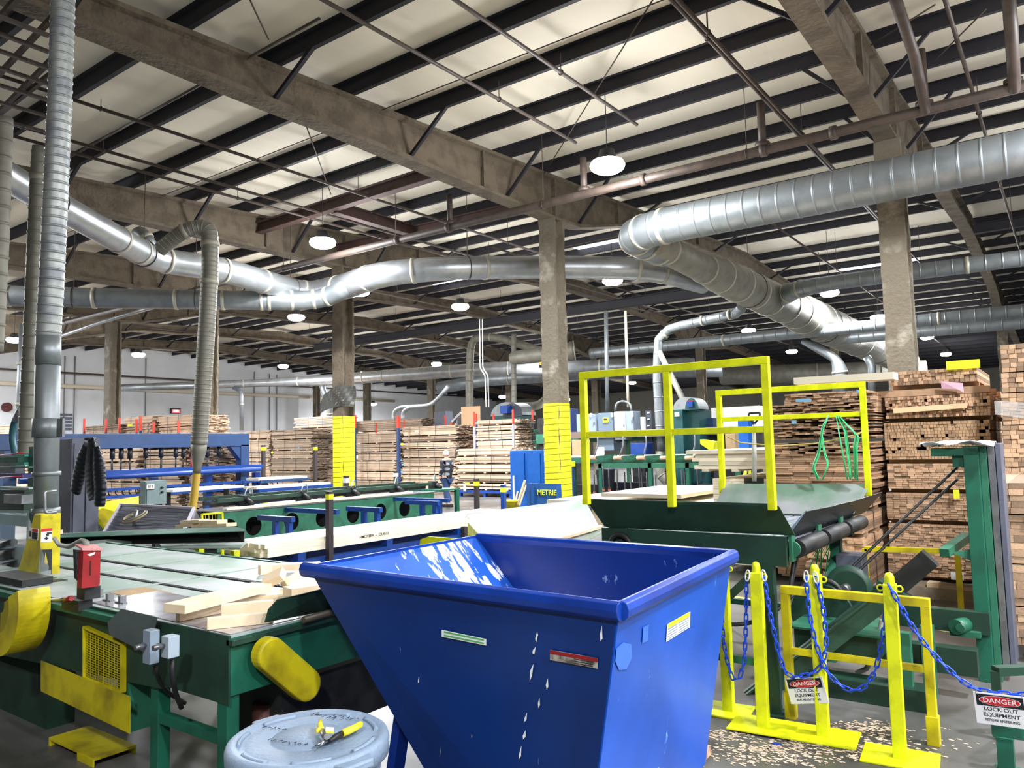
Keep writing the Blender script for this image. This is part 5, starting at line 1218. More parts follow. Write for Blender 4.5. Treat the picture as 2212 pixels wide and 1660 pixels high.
# big curved yellow guard below
cc = P(-6, 1308, y=2.0); ro, ri = .46, .22
pr = []
def arcp(r, a): return cc + V((math.cos(a) * r, 0, math.sin(a) * r))
n_ = 20
outer = [arcp(.31, -PI / 2 + (PI * .62) * k / n_) for k in range(n_ + 1)]; inner = [arcp(.17, -PI / 2 + (PI * .62) * k / n_) for k in range(n_ + 1)][::-1]
left = [V((cc.x - .5, 2.0, outer[0].z)), ]
mb = MB()
for k in range(n_): mb.prism([outer[k], outer[k + 1], inner[n_ - k - 1], inner[n_ - k]], (0, .18, 0))
mb.build('curved_guard', YELD, s)
mb = MB()
for k in range(n_): mb.prism([inner[n_ - k] + V((0, .02, 0)), inner[n_ - k - 1] + V((0, .02, 0)), arcp(.05, -PI / 2 + PI * .62 * (k + 1) / n_) + V((0, .02, 0)), arcp(.05, -PI / 2 + PI * .62 * k / n_) + V((0, .02, 0))], (0, .1, 0))
mb.build('guard_web', mat('olive_web', S(150, 140, 20), .5), s)
mb = MB(); mb.bb(-7.4, -5.75, 2.42, 2.6, .0, .34); mb.build('pedestal', GRND, s)
mb = MB(); mb.bb(-6.5, -5.9, 2.3, 2.5, .955, 1.0); mb.build('clamp_block', DARK, s)
a = P(118, 1265, y=2.6); mb = MB(); mb.bb(a.x - .05, a.x + .16, 2.5, 2.62, a.z - .05, a.z + .05); mb.build('vice', DARK, s)
# red scanner box with hose
r = thing('scanner_box', 'red open-fronted box with a conduit on top beside the saw hood', 'red box', P(185, 1275, y=2.75))
yb = 2.16
xr = P(180, 1190, y=yb).x
fr4 = [P(180, 1190, x=xr), P(218, 1188, x=xr), P(216, 1262, x=xr), P(210, 1268, x=xr), P(176, 1272, x=xr)]
mb = MB(); mb.prism(fr4, (-.06, 0, 0)); mb.build('housing', RED, r, bevel=.002)
mb = MB(); mb.prism([P(163, 1188, x=xr - .06), P(180, 1190, x=xr - .04), P(177, 1262, x=xr - .04), P(165, 1250, x=xr - .06)], (-.03, 0, 0)); mb.build('dark_side', DARK, r)
mb = MB(); mb.prism([P(162, 1180, x=xr - .1), P(178, 1190, x=xr + .01), P(222, 1190, x=xr + .01), P(206, 1181, x=xr - .1)], (0, 0, .012)); mb.build('lid', mat('pale_red_lid', S(196, 130, 130), .5), r)
mb = MB(); mb.bar(P(196, 1212, x=xr + .002), P(195, 1244, x=xr + .002), .005, .005); mb.build('slot', BLK, r)
mb = MB(); mb.prism([P(188, 1199, x=xr + .001), P(206, 1193, x=xr + .001), P(203, 1199, x=xr + .001), P(194, 1202, x=xr + .001)], (.001, 0, 0)); mb.build('chipped_paint', WHITE, r)
mb = MB(); mb.cyl(P(186, 1184, y=yb + .05), P(186, 1170, y=yb + .05), .018, 10); mb.tube(fillet([P(186, 1171, y=yb + .05), P(176, 1168, y=yb + .05), P(150, 1182, y=yb + .1), P(128, 1178, y=yb + .2), P(118, 1164, y=yb + .3)], .06), .015, 8); mb.build('conduit', mat('grey_hose'), r)
mb = MB(); p = P(150, 1285, y=yb + .02); mb.bb(p.x - .1, p.x + .12, yb + .02, yb + .1, ZT - .02, ZT + .04); mb.bb(p.x + .07, p.x + .17, yb + .03, yb + .12, ZT + .05, ZT + .12); mb.build('mount', DARK, r)
# yellow step bin under the table
yb_ = thing('chip_box', 'dim yellow open-ended metal box on the floor under the table', 'box', (-4.9, 2.5, 0))
a, b = P(105, 1606, y=2.3), P(205, 1612, y=2.3); a.z = min(a.z, .2)
mb = MB(); mb.bb(a.x, b.x, 2.3, 2.55, .02 + a.z, .035 + a.z); mb.build('top', YELD, yb_)
mb = MB(); mb.bb(b.x - .2, b.x, 2.29, 2.3, 0, a.z + .03); mb.bb(a.x, a.x + .02, 2.3, 2.55, 0, a.z + .02); mb.bb(a.x, b.x, 2.54, 2.55, 0, a.z + .02); mb.build('side', YELD, yb_)
# dark raised flap behind the table with second flap and offcuts
f = thing('chute_flap', 'long dark green folded flap behind the transfer table', 'flap', (-8, 4.4, 0))
a, b = P(95, 1156, y=4.25), P(528, 1142, y=4.25)
mb = MB(); mb.plate([P(60, 1180, y=4.25), P(528, 1172, y=4.25), P(530, 1146, y=4.3), P(505, 1138, y=4.4), P(60, 1156, y=4.4)], .01); mb.build('upright_sheet', BLK, f)
mb = MB(); mb.plate([P(60, 1156, y=4.38), P(505, 1138, y=4.38), P(528, 1143, y=4.28), P(526, 1148, y=4.2), P(60, 1164, y=4.2)], .008); mb.build('folded_top', GRN, f)
mb = MB(); mb.plate([P(350, 1186, y=4.1), P(520, 1186, y=4.1), P(536, 1170, y=4.4), P(345, 1176, y=4.4)], .008); mb.build('lower_flap', GRNL, f)
for x in (-8.8, -7.2, -6.6): mb = MB(); mb.bb(x - .03, x + .03, 4.4, 4.46, 0, .9); mb.build('leg', YEL, f)
mb = MB(); mb.bb(-7.3, -6.5, 4.15, 4.2, .80, .86); mb.build('cross_rail', YEL, f)
for i, (a, b, lab) in enumerate([((390, 1137), (425, 1133), 'left lower'), ((400, 1128), (440, 1126), 'upper left'), ((425, 1138), (450, 1134), 'front middle'), ((440, 1128), (480, 1128), 'upper right'), ((452, 1136), (500, 1134), 'right end')]):
    mb = MB(); A, B = P(*a, y=4.6), P(*b, y=4.6); mb.bar(A, B, .12, .035); mb.build('wood_offcut', WOODB, label='small offcut block on the dark flap, %s of the little pile' % lab, cat='wood offcut')
mb = MB(); mb.bar(P(116, 1152, y=3.9), P(130, 1150, y=3.9), .06, .05); mb.build('wood_offcut', WOODB, label='small offcut beside the yellow saw hood', cat='wood offcut')
# slatted grey air table
g = thing('slatted_panel', 'tilted dark grey slatted panel with a coiled hose hung on it', 'panel', P(330, 1150, y=4.9))
A, B, C_, D = P(262, 1092, y=5.4), P(420, 1100, y=5.4), P(398, 1150, y=4.8), P(226, 1152, y=4.8)
mb = MB(); mb.plate([A, B, C_, D], .02); mb.build('board', GREYP, g)
for (p, q) in ((A, B), (A, D), (B, C_)): mb = MB(); mb.bar(p + V((0, -.01, .01)), q + V((0, -.01, .01)), .03, .03); mb.build('edge_trim', mat('lilac_trim', S(190, 186, 200), .5), g)
for i in range(1, 9):
    fr_i = i / 9; mb = MB(); mb.bar(A + (D - A) * fr_i + V((0, -.018, .01)), B + (C_ - B) * fr_i + V((0, -.018, .01)), .008, .004); mb.build('groove', DARK, g)
mb = MB(); mb.plate([P(420, 1100, y=5.4), P(436, 1126, y=5.1), P(400, 1128, y=5.1)], .01); mb.build('end_bracket', STEEL, g)
c = (A + B + C_ + D) / 4 + V((-.22, -.06, 0)); nrm = (B - A).cross(D - A).normalized(); nrm = nrm if nrm.y < 0 else -nrm
mb = MB(); mb.torus(c + nrm * .03, .15, .012, nrm, 24, 6, arc=5.2, a0=1.2); mb.torus(c + nrm * .05, .13, .01, nrm, 24, 6, arc=5.0, a0=.8); mb.build('coiled_hose', mat('tan_hose', S(150, 138, 110), .6), g)
mb = MB(); mb.cyl(c + V((.12, -.05, .12)), c + V((.06, -.06, -.12)), .022, 10); mb.build('air_gun', GALVB, g)
# ------------------------------------------------------------------ dark cabinet and jacket
yc = 4.75
c = thing('tall_panel_box', 'tall dark grey steel cabinet with a black puffy jacket hung on it', 'cabinet', P(170, 1150, y=yc))
cb_ = cornerbox(100, 155, 214, 948, 1160, yc, 'body', GREYP, c, bevel=.005, floor=True)
xc_ = P(155, 948, y=yc).x; p0_, p1_ = P(160, 955, x=xc_), P(209, 955, x=xc_)
mb = MB(); mb.bb(xc_, xc_ + .02, p0_.y, (p0_.y + p1_.y) / 2 - .01, .3, p0_.z - .02); mb.bb(xc_, xc_ + .02, (p0_.y + p1_.y) / 2 + .01, p1_.y, .3, p0_.z - .02); mb.build('door', GREYP, c)
# jacket: quilted body and two sleeves
j = thing('puffy_jacket', 'black quilted puffy jacket hanging from the gantry corner', 'jacket', P(190, 1090, y=4.45))
yj = 4.6
def puff(path, rad, nm, sq=.55):
    pts = resample([P(a, b, y=yj) for a, b in path], .012); L = [0]
    for p, q in zip(pts, pts[1:]): L.append(L[-1] + (q - p).length)
    n = 20; vs = []
    for i, p in enumerate(pts):
        f = L[i] / L[-1]; k = f * (len(rad) - 1); k0 = min(int(k), len(rad) - 2); r = rad[k0] + (rad[k0 + 1] - rad[k0]) * (k - k0)
        r *= 1 - .09 * abs(math.cos(L[i] / .06 * PI)) ** 4
        d = (pts[min(i + 1, len(pts) - 1)] - pts[max(i - 1, 0)]).normalized(); sd = d.cross(V((0, 1, 0))).normalized()
        vs += [p + sd * math.cos(2 * PI * q / n) * r + V((0, 1, 0)) * math.sin(2 * PI * q / n) * r * sq for q in range(n)]
    fs = [(i * n + q, i * n + (q + 1) % n, (i + 1) * n + (q + 1) % n, (i + 1) * n + q) for i in range(len(pts) - 1) for q in range(n)]
    mb = MB(); mb._add(vs, fs, True); mb._add([vs[q] for q in range(n)], [tuple(range(n))[::-1]]); mb._add([vs[-n + q] for q in range(n)], [tuple(range(n))])
    return mb.build(nm, JACKET, j)
puff([(196, 948), (198, 970), (199, 1010), (202, 1050), (206, 1074)], [.07, .13, .17, .17, .15], 'jacket_body', .35)
puff([(188, 962), (180, 990), (170, 1030), (163, 1064)], [.08, .12, .12, .10], 'sleeve', .5)
puff([(208, 968), (213, 1000), (217, 1050), (215, 1094)], [.06, .11, .11, .095], 'sleeve', .55)
mb = MB(); mb.torus(P(195, 949, y=yj), .05, .018, (0, 0, 1), 16, 8); mb.build('collar', JACKET, j)
# ------------------------------------------------------------------ blue gantry press (runs along the hall)
XG = -17.8
g = thing('gantry_press', 'long blue gantry press frame with air cylinders and roller beam, left of centre', 'press machine', (XG, 10, 0))
gp = lambda px, py, x=XG: P(px, py, x=x)
a, b = gp(185, 937), gp(533, 937); zt = 2.33; ya, yb2 = gp(180, 940).y, gp(533, 940).y
mb = MB(); mb.bb(XG - .12, XG + .12, ya - 2.0, yb2, zt - .34, zt); mb.build('top_beam', BLUD, g, bevel=.01)
mb = MB(); mb.bb(XG - .12, XG + .12, yb2 - .25, yb2, .4, zt - .3); mb.bb(XG - .1, XG + .1, ya - 1.6, ya - 1.35, .1, zt - .3); mb.build('end_post', BLUD, g)
mb = MB(); mb.prism([(XG + .1, yb2 - .2, zt - .34), (XG + .1, yb2 - .55, zt - .34), (XG + .1, yb2 - .2, zt - .75)], (-.2, 0, 0)); mb.build('gusset', BLUD, g)
z1 = 1.36
mb = MB(); mb.cyl((XG + .6, ya - 1.5, z1), (XG + .6, yb2, z1 + .02), .06, 14); mb.build('round_beam', BLU, g)
for z in (1.08, .92): mb = MB(); mb.bb(XG + .5, XG + .62, ya - 1.5, yb2 + .8, z - .03, z + .03); mb.build('roller_rail', BLU, g)
mb = MB(); mb.bb(XG - .4, XG + .3, ya - 1.4, yb2 + .3, 1.42, 1.5); mb.build('bed_rail', BLU, g)
for z0 in (.1,):
    for k in range(4):
        y = ya + (yb2 - ya) * k / 3; mb = MB(); mb.bb(XG + .35, XG + .5, y - .08, y + .08, 0, 1.3); mb.build('leg', BLU, g)
for px in (243, 262, 281, 315, 348, 380, 396, 414, 448, 473):
    y = gp(px, 960).y; mb = MB(); mb.cyl((XG, y, zt - .34), (XG, y, 1.75), .055, 12); mb.cyl((XG, y, 1.75), (XG, y, 1.4), .02, 8)
    mb.build('air_cylinder', RED if px == 414 else DARK, g, )
for i in range(40):
    y = ya - 1.2 + (yb2 + .6 - ya + 1.2) * i / 39; mb = MB(); mb.torus((XG + .56, y, 1.0), .06, .014, (0, 1, .3), 10, 5, arc=4); mb.build('hose_loop', BLK, g)
# yellow chute and control box E13
c = thing('yellow_chute', 'bright yellow sheet metal chute between the jacket and the control box', 'chute', P(260, 1130, x=-12.6))
mb = MB(); mb.plate([P(196, 1090, x=-12.2), P(300, 1072, x=-12.6), P(300, 1096, x=-12.5), P(262, 1095, x=-12.4), P(232, 1150, x=-12.2), P(205, 1120, x=-12.2)], .02); mb.build('side', YEL, c)
mb = MB(); mb.plate([P(222, 1098, x=-12.1), P(262, 1110, x=-12.1), P(238, 1150, x=-12.1), P(204, 1108, x=-12.1)], .02); mb.build('lower_plate', YELD, c)
mb = MB(); q = P(280, 1095, x=-12.7); mb.bb(q.x - .1, q.x, q.y - .6, q.y + .1, 0, q.z); mb.build('stand', GRND, c)
e = thing('control_box', 'grey control box marked E13 with two knobs', 'control box', P(335, 1092, x=-11.5))
mat('grey_green_box', S(128, 150, 152), .5, var=.1); cornerbox(302, 314, 359, 1040, 1091, 6.05, 'enclosure', mat('grey_green_box'), e, bevel=.006)
xe = P(314, 1042, y=6.05).x; p0_, p1_ = P(316, 1043, x=xe), P(358, 1090, x=xe)
mb = MB(); mb.bb(xe, xe + .02, p0_.y, p1_.y, p1_.z + .01, p0_.z - .01); mb.build('door', mat('grey_green_box'), e, bevel=.004)
M_ = frame(P(325, 1052, x=xe + .024), (0, 1, 0), (0, 0, 1)); mb = MB(M_); mb.box((0, 0, 0), (.12, .075, .004)); mb.build('tag', WHITE, e)
mb = MB(M_); mb.box((0, -.042, .002), (.12, .012, .004)); mb.build('tag_edge', INK, e)
text('E13', .05, M_ @ Matrix.Translation((0, 0, .003)), INK, e, depth=.001)
for (px, py) in ((349, 1054), (349, 1064)): mb = MB(); p = P(px, py, x=xe + .02); mb.cyl(p, p + V((.03, 0, 0)), .018, 10); mb.build('knob', DARK, e)
mb = MB(); q = P(333, 1090, x=xe - .1); mb.bb(q.x - .05, q.x + .05, q.y, q.y + .1, 0, q.z); mb.build('post', DARK, e)
# low conveyor table behind box
tb = thing('work_bench', 'narrow pale-topped bench behind the control box', 'bench', P(420, 1075, x=-14.5))
a, b = P(362, 1058, x=-14.5), P(470, 1055, x=-14.5)
mb = MB(); mb.bb(-14.9, -14.3, a.y, b.y + .5, a.z - .05, a.z); mb.build('top', WHITE, tb)
for y in (a.y + .1, b.y + .3): mb = MB(); mb.bb(-14.7, -14.6, y - .03, y + .03, 0, a.z - .05); mb.build('leg', DARK, tb)
# ------------------------------------------------------------------ long green moulder outfeed with round holes
XM = -12.1
m = thing('outfeed_machine', 'long green steel outfeed machine with a row of round holes in its side', 'machine', (XM, 10.5, 0))
ym0, ym1 = P(470, 1110, x=XM).y, 13.95
HOLES = [P(px, py, x=XM) for px, py in ((495, 1135), (548, 1130), (630, 1120), (697, 1115), (763, 1108), (822, 1102), (874, 1097))]
mb = MB(); zt_, zb_ = .80, .12
# side plate with real openings: strips between ring segments
segs = []
ys_ = [ym0] + [ (HOLES[i].y + HOLES[i + 1].y) / 2 for i in range(6)] + [ym1 - .6]
n = 20
for i, h in enumerate(HOLES):
    h = V((XM, h.y, .50)); y0_, y1_ = ys_[i], ys_[i + 1]; r = .17
    ring = [V((XM, h.y + math.cos(2 * PI * k / n) * r, h.z + math.sin(2 * PI * k / n) * r)) for k in range(n)]
    def edge(k):
        a = 2 * PI * k / n; cx_, sx_ = math.cos(a), math.sin(a)
        ts = []
        if cx_ > 1e-6: ts.append((y1_ - h.y) / cx_)
        if cx_ < -1e-6: ts.append((y0_ - h.y) / cx_)
        if sx_ > 1e-6: ts.append((zt_ - h.z) / sx_)
        if sx_ < -1e-6: ts.append((zb_ - h.z) / sx_)
        t_ = min(ts); return V((XM, h.y + cx_ * t_, h.z + sx_ * t_))
    out = [edge(k) for k in range(n)]
    for k in range(n):
        poly = [ring[k], out[k], out[(k + 1) % n], ring[(k + 1) % n]]
        mb.prism(poly, (-.012, 0, 0))
    for (yc_, zc_) in ((y0_, zt_), (y1_, zt_), (y0_, zb_), (y1_, zb_)):
        # corner triangles
        near = sorted(range(n), key=lambda k: (out[k] - V((XM, yc_, zc_))).length)[:2]
        mb.prism([V((XM, yc_, zc_)), out[near[0]], out[near[1]]], (-.012, 0, 0))
mb.build('side_plate', GRNM, m)
mb = MB(); mb.bb(XM - .9, XM - .5, ym0, ym1 - .6, zb_, zt_); mb.build('inner_body', BLK, m)
mb = MB(); mb.bb(XM - .9, XM + .02, ym0, ym1 - .5, zt_, zt_ + .02); mb.build('table_top', STEEL, m)
mb = MB(); mb.bb(XM - .5, XM + .02, ym0, ym1 - .6, .0, .12); mb.build('plinth', BLK, m)
for i, (dx, z, w_, m__, nm) in enumerate([(-.35, .98, .07, GRND, 'clamp_beam'), (-.55, .9, .05, DARK, 'slide_rail'), (-.75, .92, .05, DARK, 'slide_rail'), (-.9, 1.0, .06, GRND, 'clamp_beam')]):
    mb = MB(); mb.bb(XM + dx - w_ / 2, XM + dx + w_ / 2, ym0 + .2, ym1 - .3, z - .035, z + .035); mb.build(nm, m__, m)
for k in range(5):
    y = ym0 + .8 + k * 1.3; mb = MB(); mb.cyl((XM - .35, y, .98), (XM - .15, y, .88), .05, 12); mb.bb(XM - .5, XM - .3, y - .06, y + .06, .82, 1.04); mb.build('clamp_head', DARK, m)
    mb = MB(); mb.tube(fillet([V((XM - .4, y, 1.02)), V((XM - .45, y + .1, 1.18)), V((XM - .6, y + .3, 1.16)), V((XM - .7, y + .4, 1.0))], .08), .012, 6); mb.build('air_hose', mat('pale_tube'), m)
mb = MB(); mb.bb(XM - .9, XM + .1, ym1 - .5, ym1 + .2, .82, .86); mb.build('end_table', GRNM, m)
mb = MB(); mb.bb(XM + .02, XM + .1, ym1 + .1, ym1 + .2, 0, .82); mb.bb(XM - .9, XM - .82, ym1 + .1, ym1 + .2, 0, .82); mb.build('end_leg', GRN, m)
mb = MB(); mb.bb(XM - .12, XM - .0, P(490, 1106, x=XM).y, P(892, 1071, x=XM).y, .825, .865); mb.build('lumber_board', WOODW, label='long pale board lying along the edge of the holed green machine', cat='board')
for i, (x, pa, pb__, z, lab) in enumerate([(-14.0, 540, 780, .95, 'front'), (-15.2, 540, 700, 1.05, 'rear'), (-16.2, 545, 650, 1.2, 'farthest')]):
    y0_, y1_ = P(pa, 1055, x=x).y, P(pb__, 1048, x=x).y
    mb = MB(); mb.bb(x - .25, x + .25, y0_, y1_, z - .06, z); mb.build('lumber_board', WOODW, label='white boards lying on rails behind the green machine, %s layer' % lab, cat='boards')
    r_ = thing('board_rail', ['yellow', 'blue', 'dark blue'][i] + ' rail stand carrying white boards behind the green machine', 'rail', (x, (y0_ + y1_) / 2, 0))
    mb = MB(); mb.bb(x + .28, x + .34, y0_, y1_, z - .12, z - .05); mb.build('rail', [YEL, BLU, BLUD][i], r_)
    for y in (y0_ + .2, y1_ - .2): mb = MB(); mb.bb(x + .2, x + .27, y - .04, y + .04, 0, z - .06); mb.build('leg', [YEL, BLU, BLUD][i], r_)
# yellow mesh guard at its near end
yg = thing('mesh_guard', 'small yellow framed mesh guard at the near end of the green machine', 'guard', P(465, 1135, x=-11.6))
q = [P(436, 1112, x=-11.7), P(480, 1108, x=-11.7), P(481, 1138, x=-11.7), P(438, 1142, x=-11.7)]
for i in range(4): mb = MB(); mb.bar(q[i], q[(i + 1) % 4], .03); mb.build('frame_bar', YEL, yg)
for i in range(1, 6): mb = MB(); mb.bar(q[0] + (q[1] - q[0]) * i / 6, q[3] + (q[2] - q[3]) * i / 6, .008); mb.build('mesh_wire', YELD, yg)
mb = MB(); mb.bar(q[3], V((q[3].x, q[3].y, 0)), .04); mb.bar(q[2], V((q[2].x, q[2].y, 0)), .04); mb.build('leg', YEL, yg)
# ------------------------------------------------------------------ blue outrigger stands
def ostand(x, y, label, L=.8, z=.78):
    t = thing('outrigger_stand', label, 'stand', (x, y, 0), group='blue outrigger stands')
    mb = MB(); mb.bb(x - L, x + .1, y - .04, y + .04, z - .08, z); mb.build('arm', BLU, t)
    for dx in (-.35, 0):
        mb = MB(); mb.bb(x + dx - .045, x + dx + .045, y - .04, y + .04, .05, z - .08); mb.build('leg', BLU, t)
    mb = MB(); mb.bb(x - .55, x + .25, y - .05, y + .05, 0, .05); mb.build('foot', BLU, t)
for px, py, lab in ((625, 1117, 'nearest, left of the lumber cart'), (815, 1097, 'second, behind the stake post'), (940, 1083, 'third, at the machine end')):
    p = P(px, py, z=.78)
    ostand(p.x, p.y, 'blue square tube outrigger stand, ' + lab)
for px, py, lab in ((730, 1102, 'between the first two stands'), (970, 1078, 'nearest the walking man')):
    p = P(px, py, z=.78); t = thing('outrigger_bracket', 'blue horizontal support arm from the green machine, ' + lab, 'support arm', p)
    mb = MB(); mb.bb(XM + .02, p.x, p.y - .04, p.y + .04, .70, .78); mb.build('arm', BLU, t); mb = MB(); mb.bb(p.x - .3, p.x - .22, p.y - .04, p.y + .04, 0, .7); mb.build('leg', BLU, t)
# ------------------------------------------------------------------ lumber cart
c = thing('lumber_cart', 'low blue steel cart carrying the long pale lumber bundle', 'cart', (-7.0, 7, 0))
for x in (-7.45, -6.75): mb = MB(); mb.bb(x - .05, x + .05, 5.0, 9.4, .55, .68); mb.build('side_beam', BLU, c)
for y in (5.3, 6.6, 7.9, 9.0): mb = MB(); mb.bb(-7.45, -6.7, y - .05, y + .05, .68, .76); mb.build('bolster', BLU, c)
for y in (5.35, 8.95):
    for x in (-7.45, -6.75): mb = MB(); mb.bb(x - .045, x + .045, y - .045, y + .045, 0, .55); mb.build('leg', BLU, c)
mb = MB(); mb.bb(-7.4, -6.8, 5.2, 9.0, .3, .34); mb.build('lower_shelf', BLUD, c)
for (px, py0, py1, y) in ((712, 1062, 1200, None), (1003, 1138, 1152, None)):
    p = P(px, py1, x=-6.66); zt = P(px, py0, x=-6.66).z
    mb = MB(); mb.bb(-6.69, -6.63, p.y - .03, p.y + .03, .5, zt); st_ = mb.build('stake_post', mat('dark_stake', S(52, 46, 52), .5), c)
    if py0 < 1100: mb = MB(); mb.bb(-6.692, -6.628, p.y - .032, p.y + .032, zt - .09, zt - .03); mb.build('yellow_band', YTAG, c)
t = thing('lumber_bundle', 'long white bundle of planed boards with black lettering on the blue cart', 'lumber bundle', (-7.05, 7, .76))
rr = random.Random(8); 
for j in range(3):
    u = -7.45 + (.06 if j == 2 else 0)
    while u < -6.72:
        w_ = .075; mb = MB(); mb.tint = rr.uniform(.62, .85); dy = rr.uniform(-.03, .03)
        mb.bb(u, u + w_ - .002, 4.85 + dy, 9.15 + dy * 2, .765 + j * .045, .765 + j * .045 + .0435); mb.build('board', WOODW, t); u += w_
M_ = frame(P(700, 1177, x=-6.71), (0, 1, 0), (0, 0, 1)); 
text('HMC/VERA  --  CB 4513', .045, frame(V((-6.712 + .012, 6.35, .835)), (0, 1, 0), (0, 0, 1)), INK, t, depth=.001)
# second cart stakes behind
for (px, py0, py1, x, lab, m__) in ((569, 962, 1040, -19, 'left of the torn-sheet column', 'dark_stake'), (681, 962, 1035, -19, 'just left of the torn-sheet column', 'dark_stake'), (748, 1028, 1062, -13.2, 'in front of the torn-sheet column, with a pale band', 'dark_stake'),
                                (855, 1018, 1050, -15.5, 'short one before the walking man', 'dark_stake'), (1029, 1035, 1105, -11, 'with yellow band between man and blue cabinet', 'dark_stake'), (1087, 1048, 1100, -10.2, 'blue, beside the yellow bucket', None)):
    top = P(px, py0, x=x); t = thing('stake_post', 'upright steel stake post, ' + lab, 'stake post', (x, top.y, 0))
    mb = MB(); mb.bb(x - .045, x + .045, top.y - .045, top.y + .045, 0, top.z); mb.build('post', _M[m__] if m__ else BLU, t)
    mb = MB(); mb.bb(x - .05, x + .05, top.y - .05, top.y + .05, top.z - .16, top.z - .06); mb.build('band', YTAG if 'yellow' in lab or 'left' in lab else TAPE, t)
# ------------------------------------------------------------------ blue cabinet, metrie bin, bucket
def pbox(px0, px1, py0, py1, y, dep, m_, nm, par, floor=False, bevel=0.):
    a, b = P(px0, py0, y=y), P(px1, py1, y=y); mb = MB(); mb.bb(a.x, b.x, y, y + dep, 0 if floor else b.z, a.z); return mb.build(nm, m_, par, bevel=bevel)
c = thing('steel_cabinet', 'tall blue two-door steel cabinet left of the padded centre column', 'cabinet', P(1140, 1100, y=17.0))
pbox(1101, 1174, 974, 1100, 17.0, .6, BLUC, 'body', c, floor=True, bevel=.01)
pbox(1107, 1134, 980, 1066, 16.97, .03, BLUC, 'door', c); pbox(1139, 1168, 980, 1066, 16.97, .03, BLUC, 'door', c)
b = thing('scrap_bin', 'open blue steel bin lettered METRIE in yellow', 'bin', P(1175, 1110, y=15.2))
BIN = mat('bin_blue', S(28, 78, 140), .5, var=.15)
q0, q1 = P(1137, 1046, y=14.6), P(1208, 1046, y=14.6); zt = P(1170, 1046, y=14.6).z
x0_, x1_ = P(1138, 1080, y=13.4).x, P(1203, 1080, y=13.4).x
for (bx0, bx1, by0, by1) in ((x0_, x1_, 13.4, 13.43), (x0_, x1_, 13.55, 13.58), (x0_, x0_ + .03, 13.43, 13.55), (x1_ - .03, x1_, 13.43, 13.55)):
    mb = MB(); mb.bb(bx0, bx1, by0, by1, .1, P(1180, 1046, y=13.4).z); mb.build('side_panel', BIN, b)
mb = MB(); mb.bb(x0_, x1_, 13.4, 13.58, 0, .1); mb.build('base', BIN, b)
mb = MB(); mb.bb(x0_ + .14, x0_ + .2, 13.36, 13.4, 0, P(1180, 1052, y=13.4).z); mb.build('corner_post', BIN, b)
text('METRIE', .16, frame(P(1181, 1065, y=13.38), (1, .0, 0), (0, 0, 1)), mat('stencil_yellow', S(214, 224, 60), .6), b, depth=.004, sx=.95)
k = thing('plastic_bucket', 'yellow bucket holding upright wood sticks beside the METRIE bin', 'bucket', P(1108, 1100, y=14.6))
c0 = P(1106, 1100, y=14.6); zt = P(1106, 1081, y=14.6).z; mb = MB(); mb.lathe([(.14, 0), (.18, zt - .03), (.2, zt - .03), (.2, zt), (.17, zt)], (c0.x, c0.y, 0), 20); mb.build('bucket_wall', YELD, k)
for i, (a, b_, lab) in enumerate([((1110, 1078), (1109, 1028), 'thin one at left'), ((1117, 1082), (1134, 1038), 'thick pale one leaning right'), ((1112, 1082), (1118, 1062), 'short one in the middle'), ((1122, 1083), (1137, 1048), 'rightmost brownish one')]):
    mb = MB(); mb.bar(P(*a, y=14.6) - V((0, 0, .1)), P(*b_, y=14.6), .03 if i != 1 else .06, .03); mb.build('wood_stick', WOODB, label='wood stick standing in the yellow bucket, ' + lab, cat='stick')
# yellow reflector on slide and box behind the hopper
mb = MB(); mb.plate([P(908, 1166, y=5.6), P(925, 1160, y=5.6), P(1000, 1165, y=5.6), P(1005, 1185, y=5.6), P(905, 1185, y=5.6)], .02); mb.build('warning_plate', YEL, label='yellow warning plate just behind the left hopper rim', cat='plate')
# ------------------------------------------------------------------ walking man
pm = P(966, 1097, z=0); hx, hy = pm.x, pm.y
man = thing('person', 'person with bald head in dark plaid jacket and jeans walking near the lumber stacks', 'person', (hx, hy, 0))
def skinned(name, pts, edges, m_, parent, lvl=2):
    me = bpy.data.meshes.new(name); me.from_pydata([tuple(V(p[:3])) for p in pts], edges, []); o = bpy.data.objects.new(name, me); COL.objects.link(o)
    me.materials.append(m_); o.parent = parent
    sk = o.modifiers.new('skin', 'SKIN'); sd = o.modifiers.new('sub', 'SUBSURF'); sd.levels = sd.render_levels = lvl
    for i, p in enumerate(pts):
        sv = me.skin_vertices[0].data[i]; sv.radius = (p[3], p[4] if len(p) > 4 else p[3]); sv.use_root = (i == 0)
    WM[o.name] = WM[parent.name].copy(); return o
H = 1.0
# local frame of the man: faces the camera's left (-x), so seen from behind/side
body = [(0, 0, .93, .15, .12), (0, 0, 1.12, .145, .11), (.01, 0, 1.3, .17, .12), (.01, 0, 1.43, .13, .1), (0, 0, 1.50, .06, .06), (-.02, 0, 1.58, .055, .06),
        (0, .17, 1.41, .07), (-.02, .24, 1.15, .05), (-.14, .22, .95, .04), (-.2, .2, .88, .035),
        (0, -.17, 1.41, .07), (.05, -.24, 1.15, .05), (-.05, -.26, .95, .04), (-.08, -.26, .87, .035),
        (0, .09, .86, .095), (-.12, .09, .48, .062), (-.1, .09, .1, .045), (-.2, .09, .04, .04),
        (0, -.09, .86, .095), (.06, -.09, .48, .062), (.22, -.09, .14, .045), (.14, -.09, .05, .04)]
ed = [(0, 1), (1, 2), (2, 3), (3, 4), (4, 5), (3, 6), (6, 7), (7, 8), (8, 9), (3, 10), (10, 11), (11, 12), (12, 13), (0, 14), (14, 15), (15, 16), (16, 17), (0, 18), (18, 19), (19, 20), (20, 21)]
skinned('body', body, ed, SKIN, man)
PLAID = mat('plaid_flannel', S(36, 38, 46), .85)
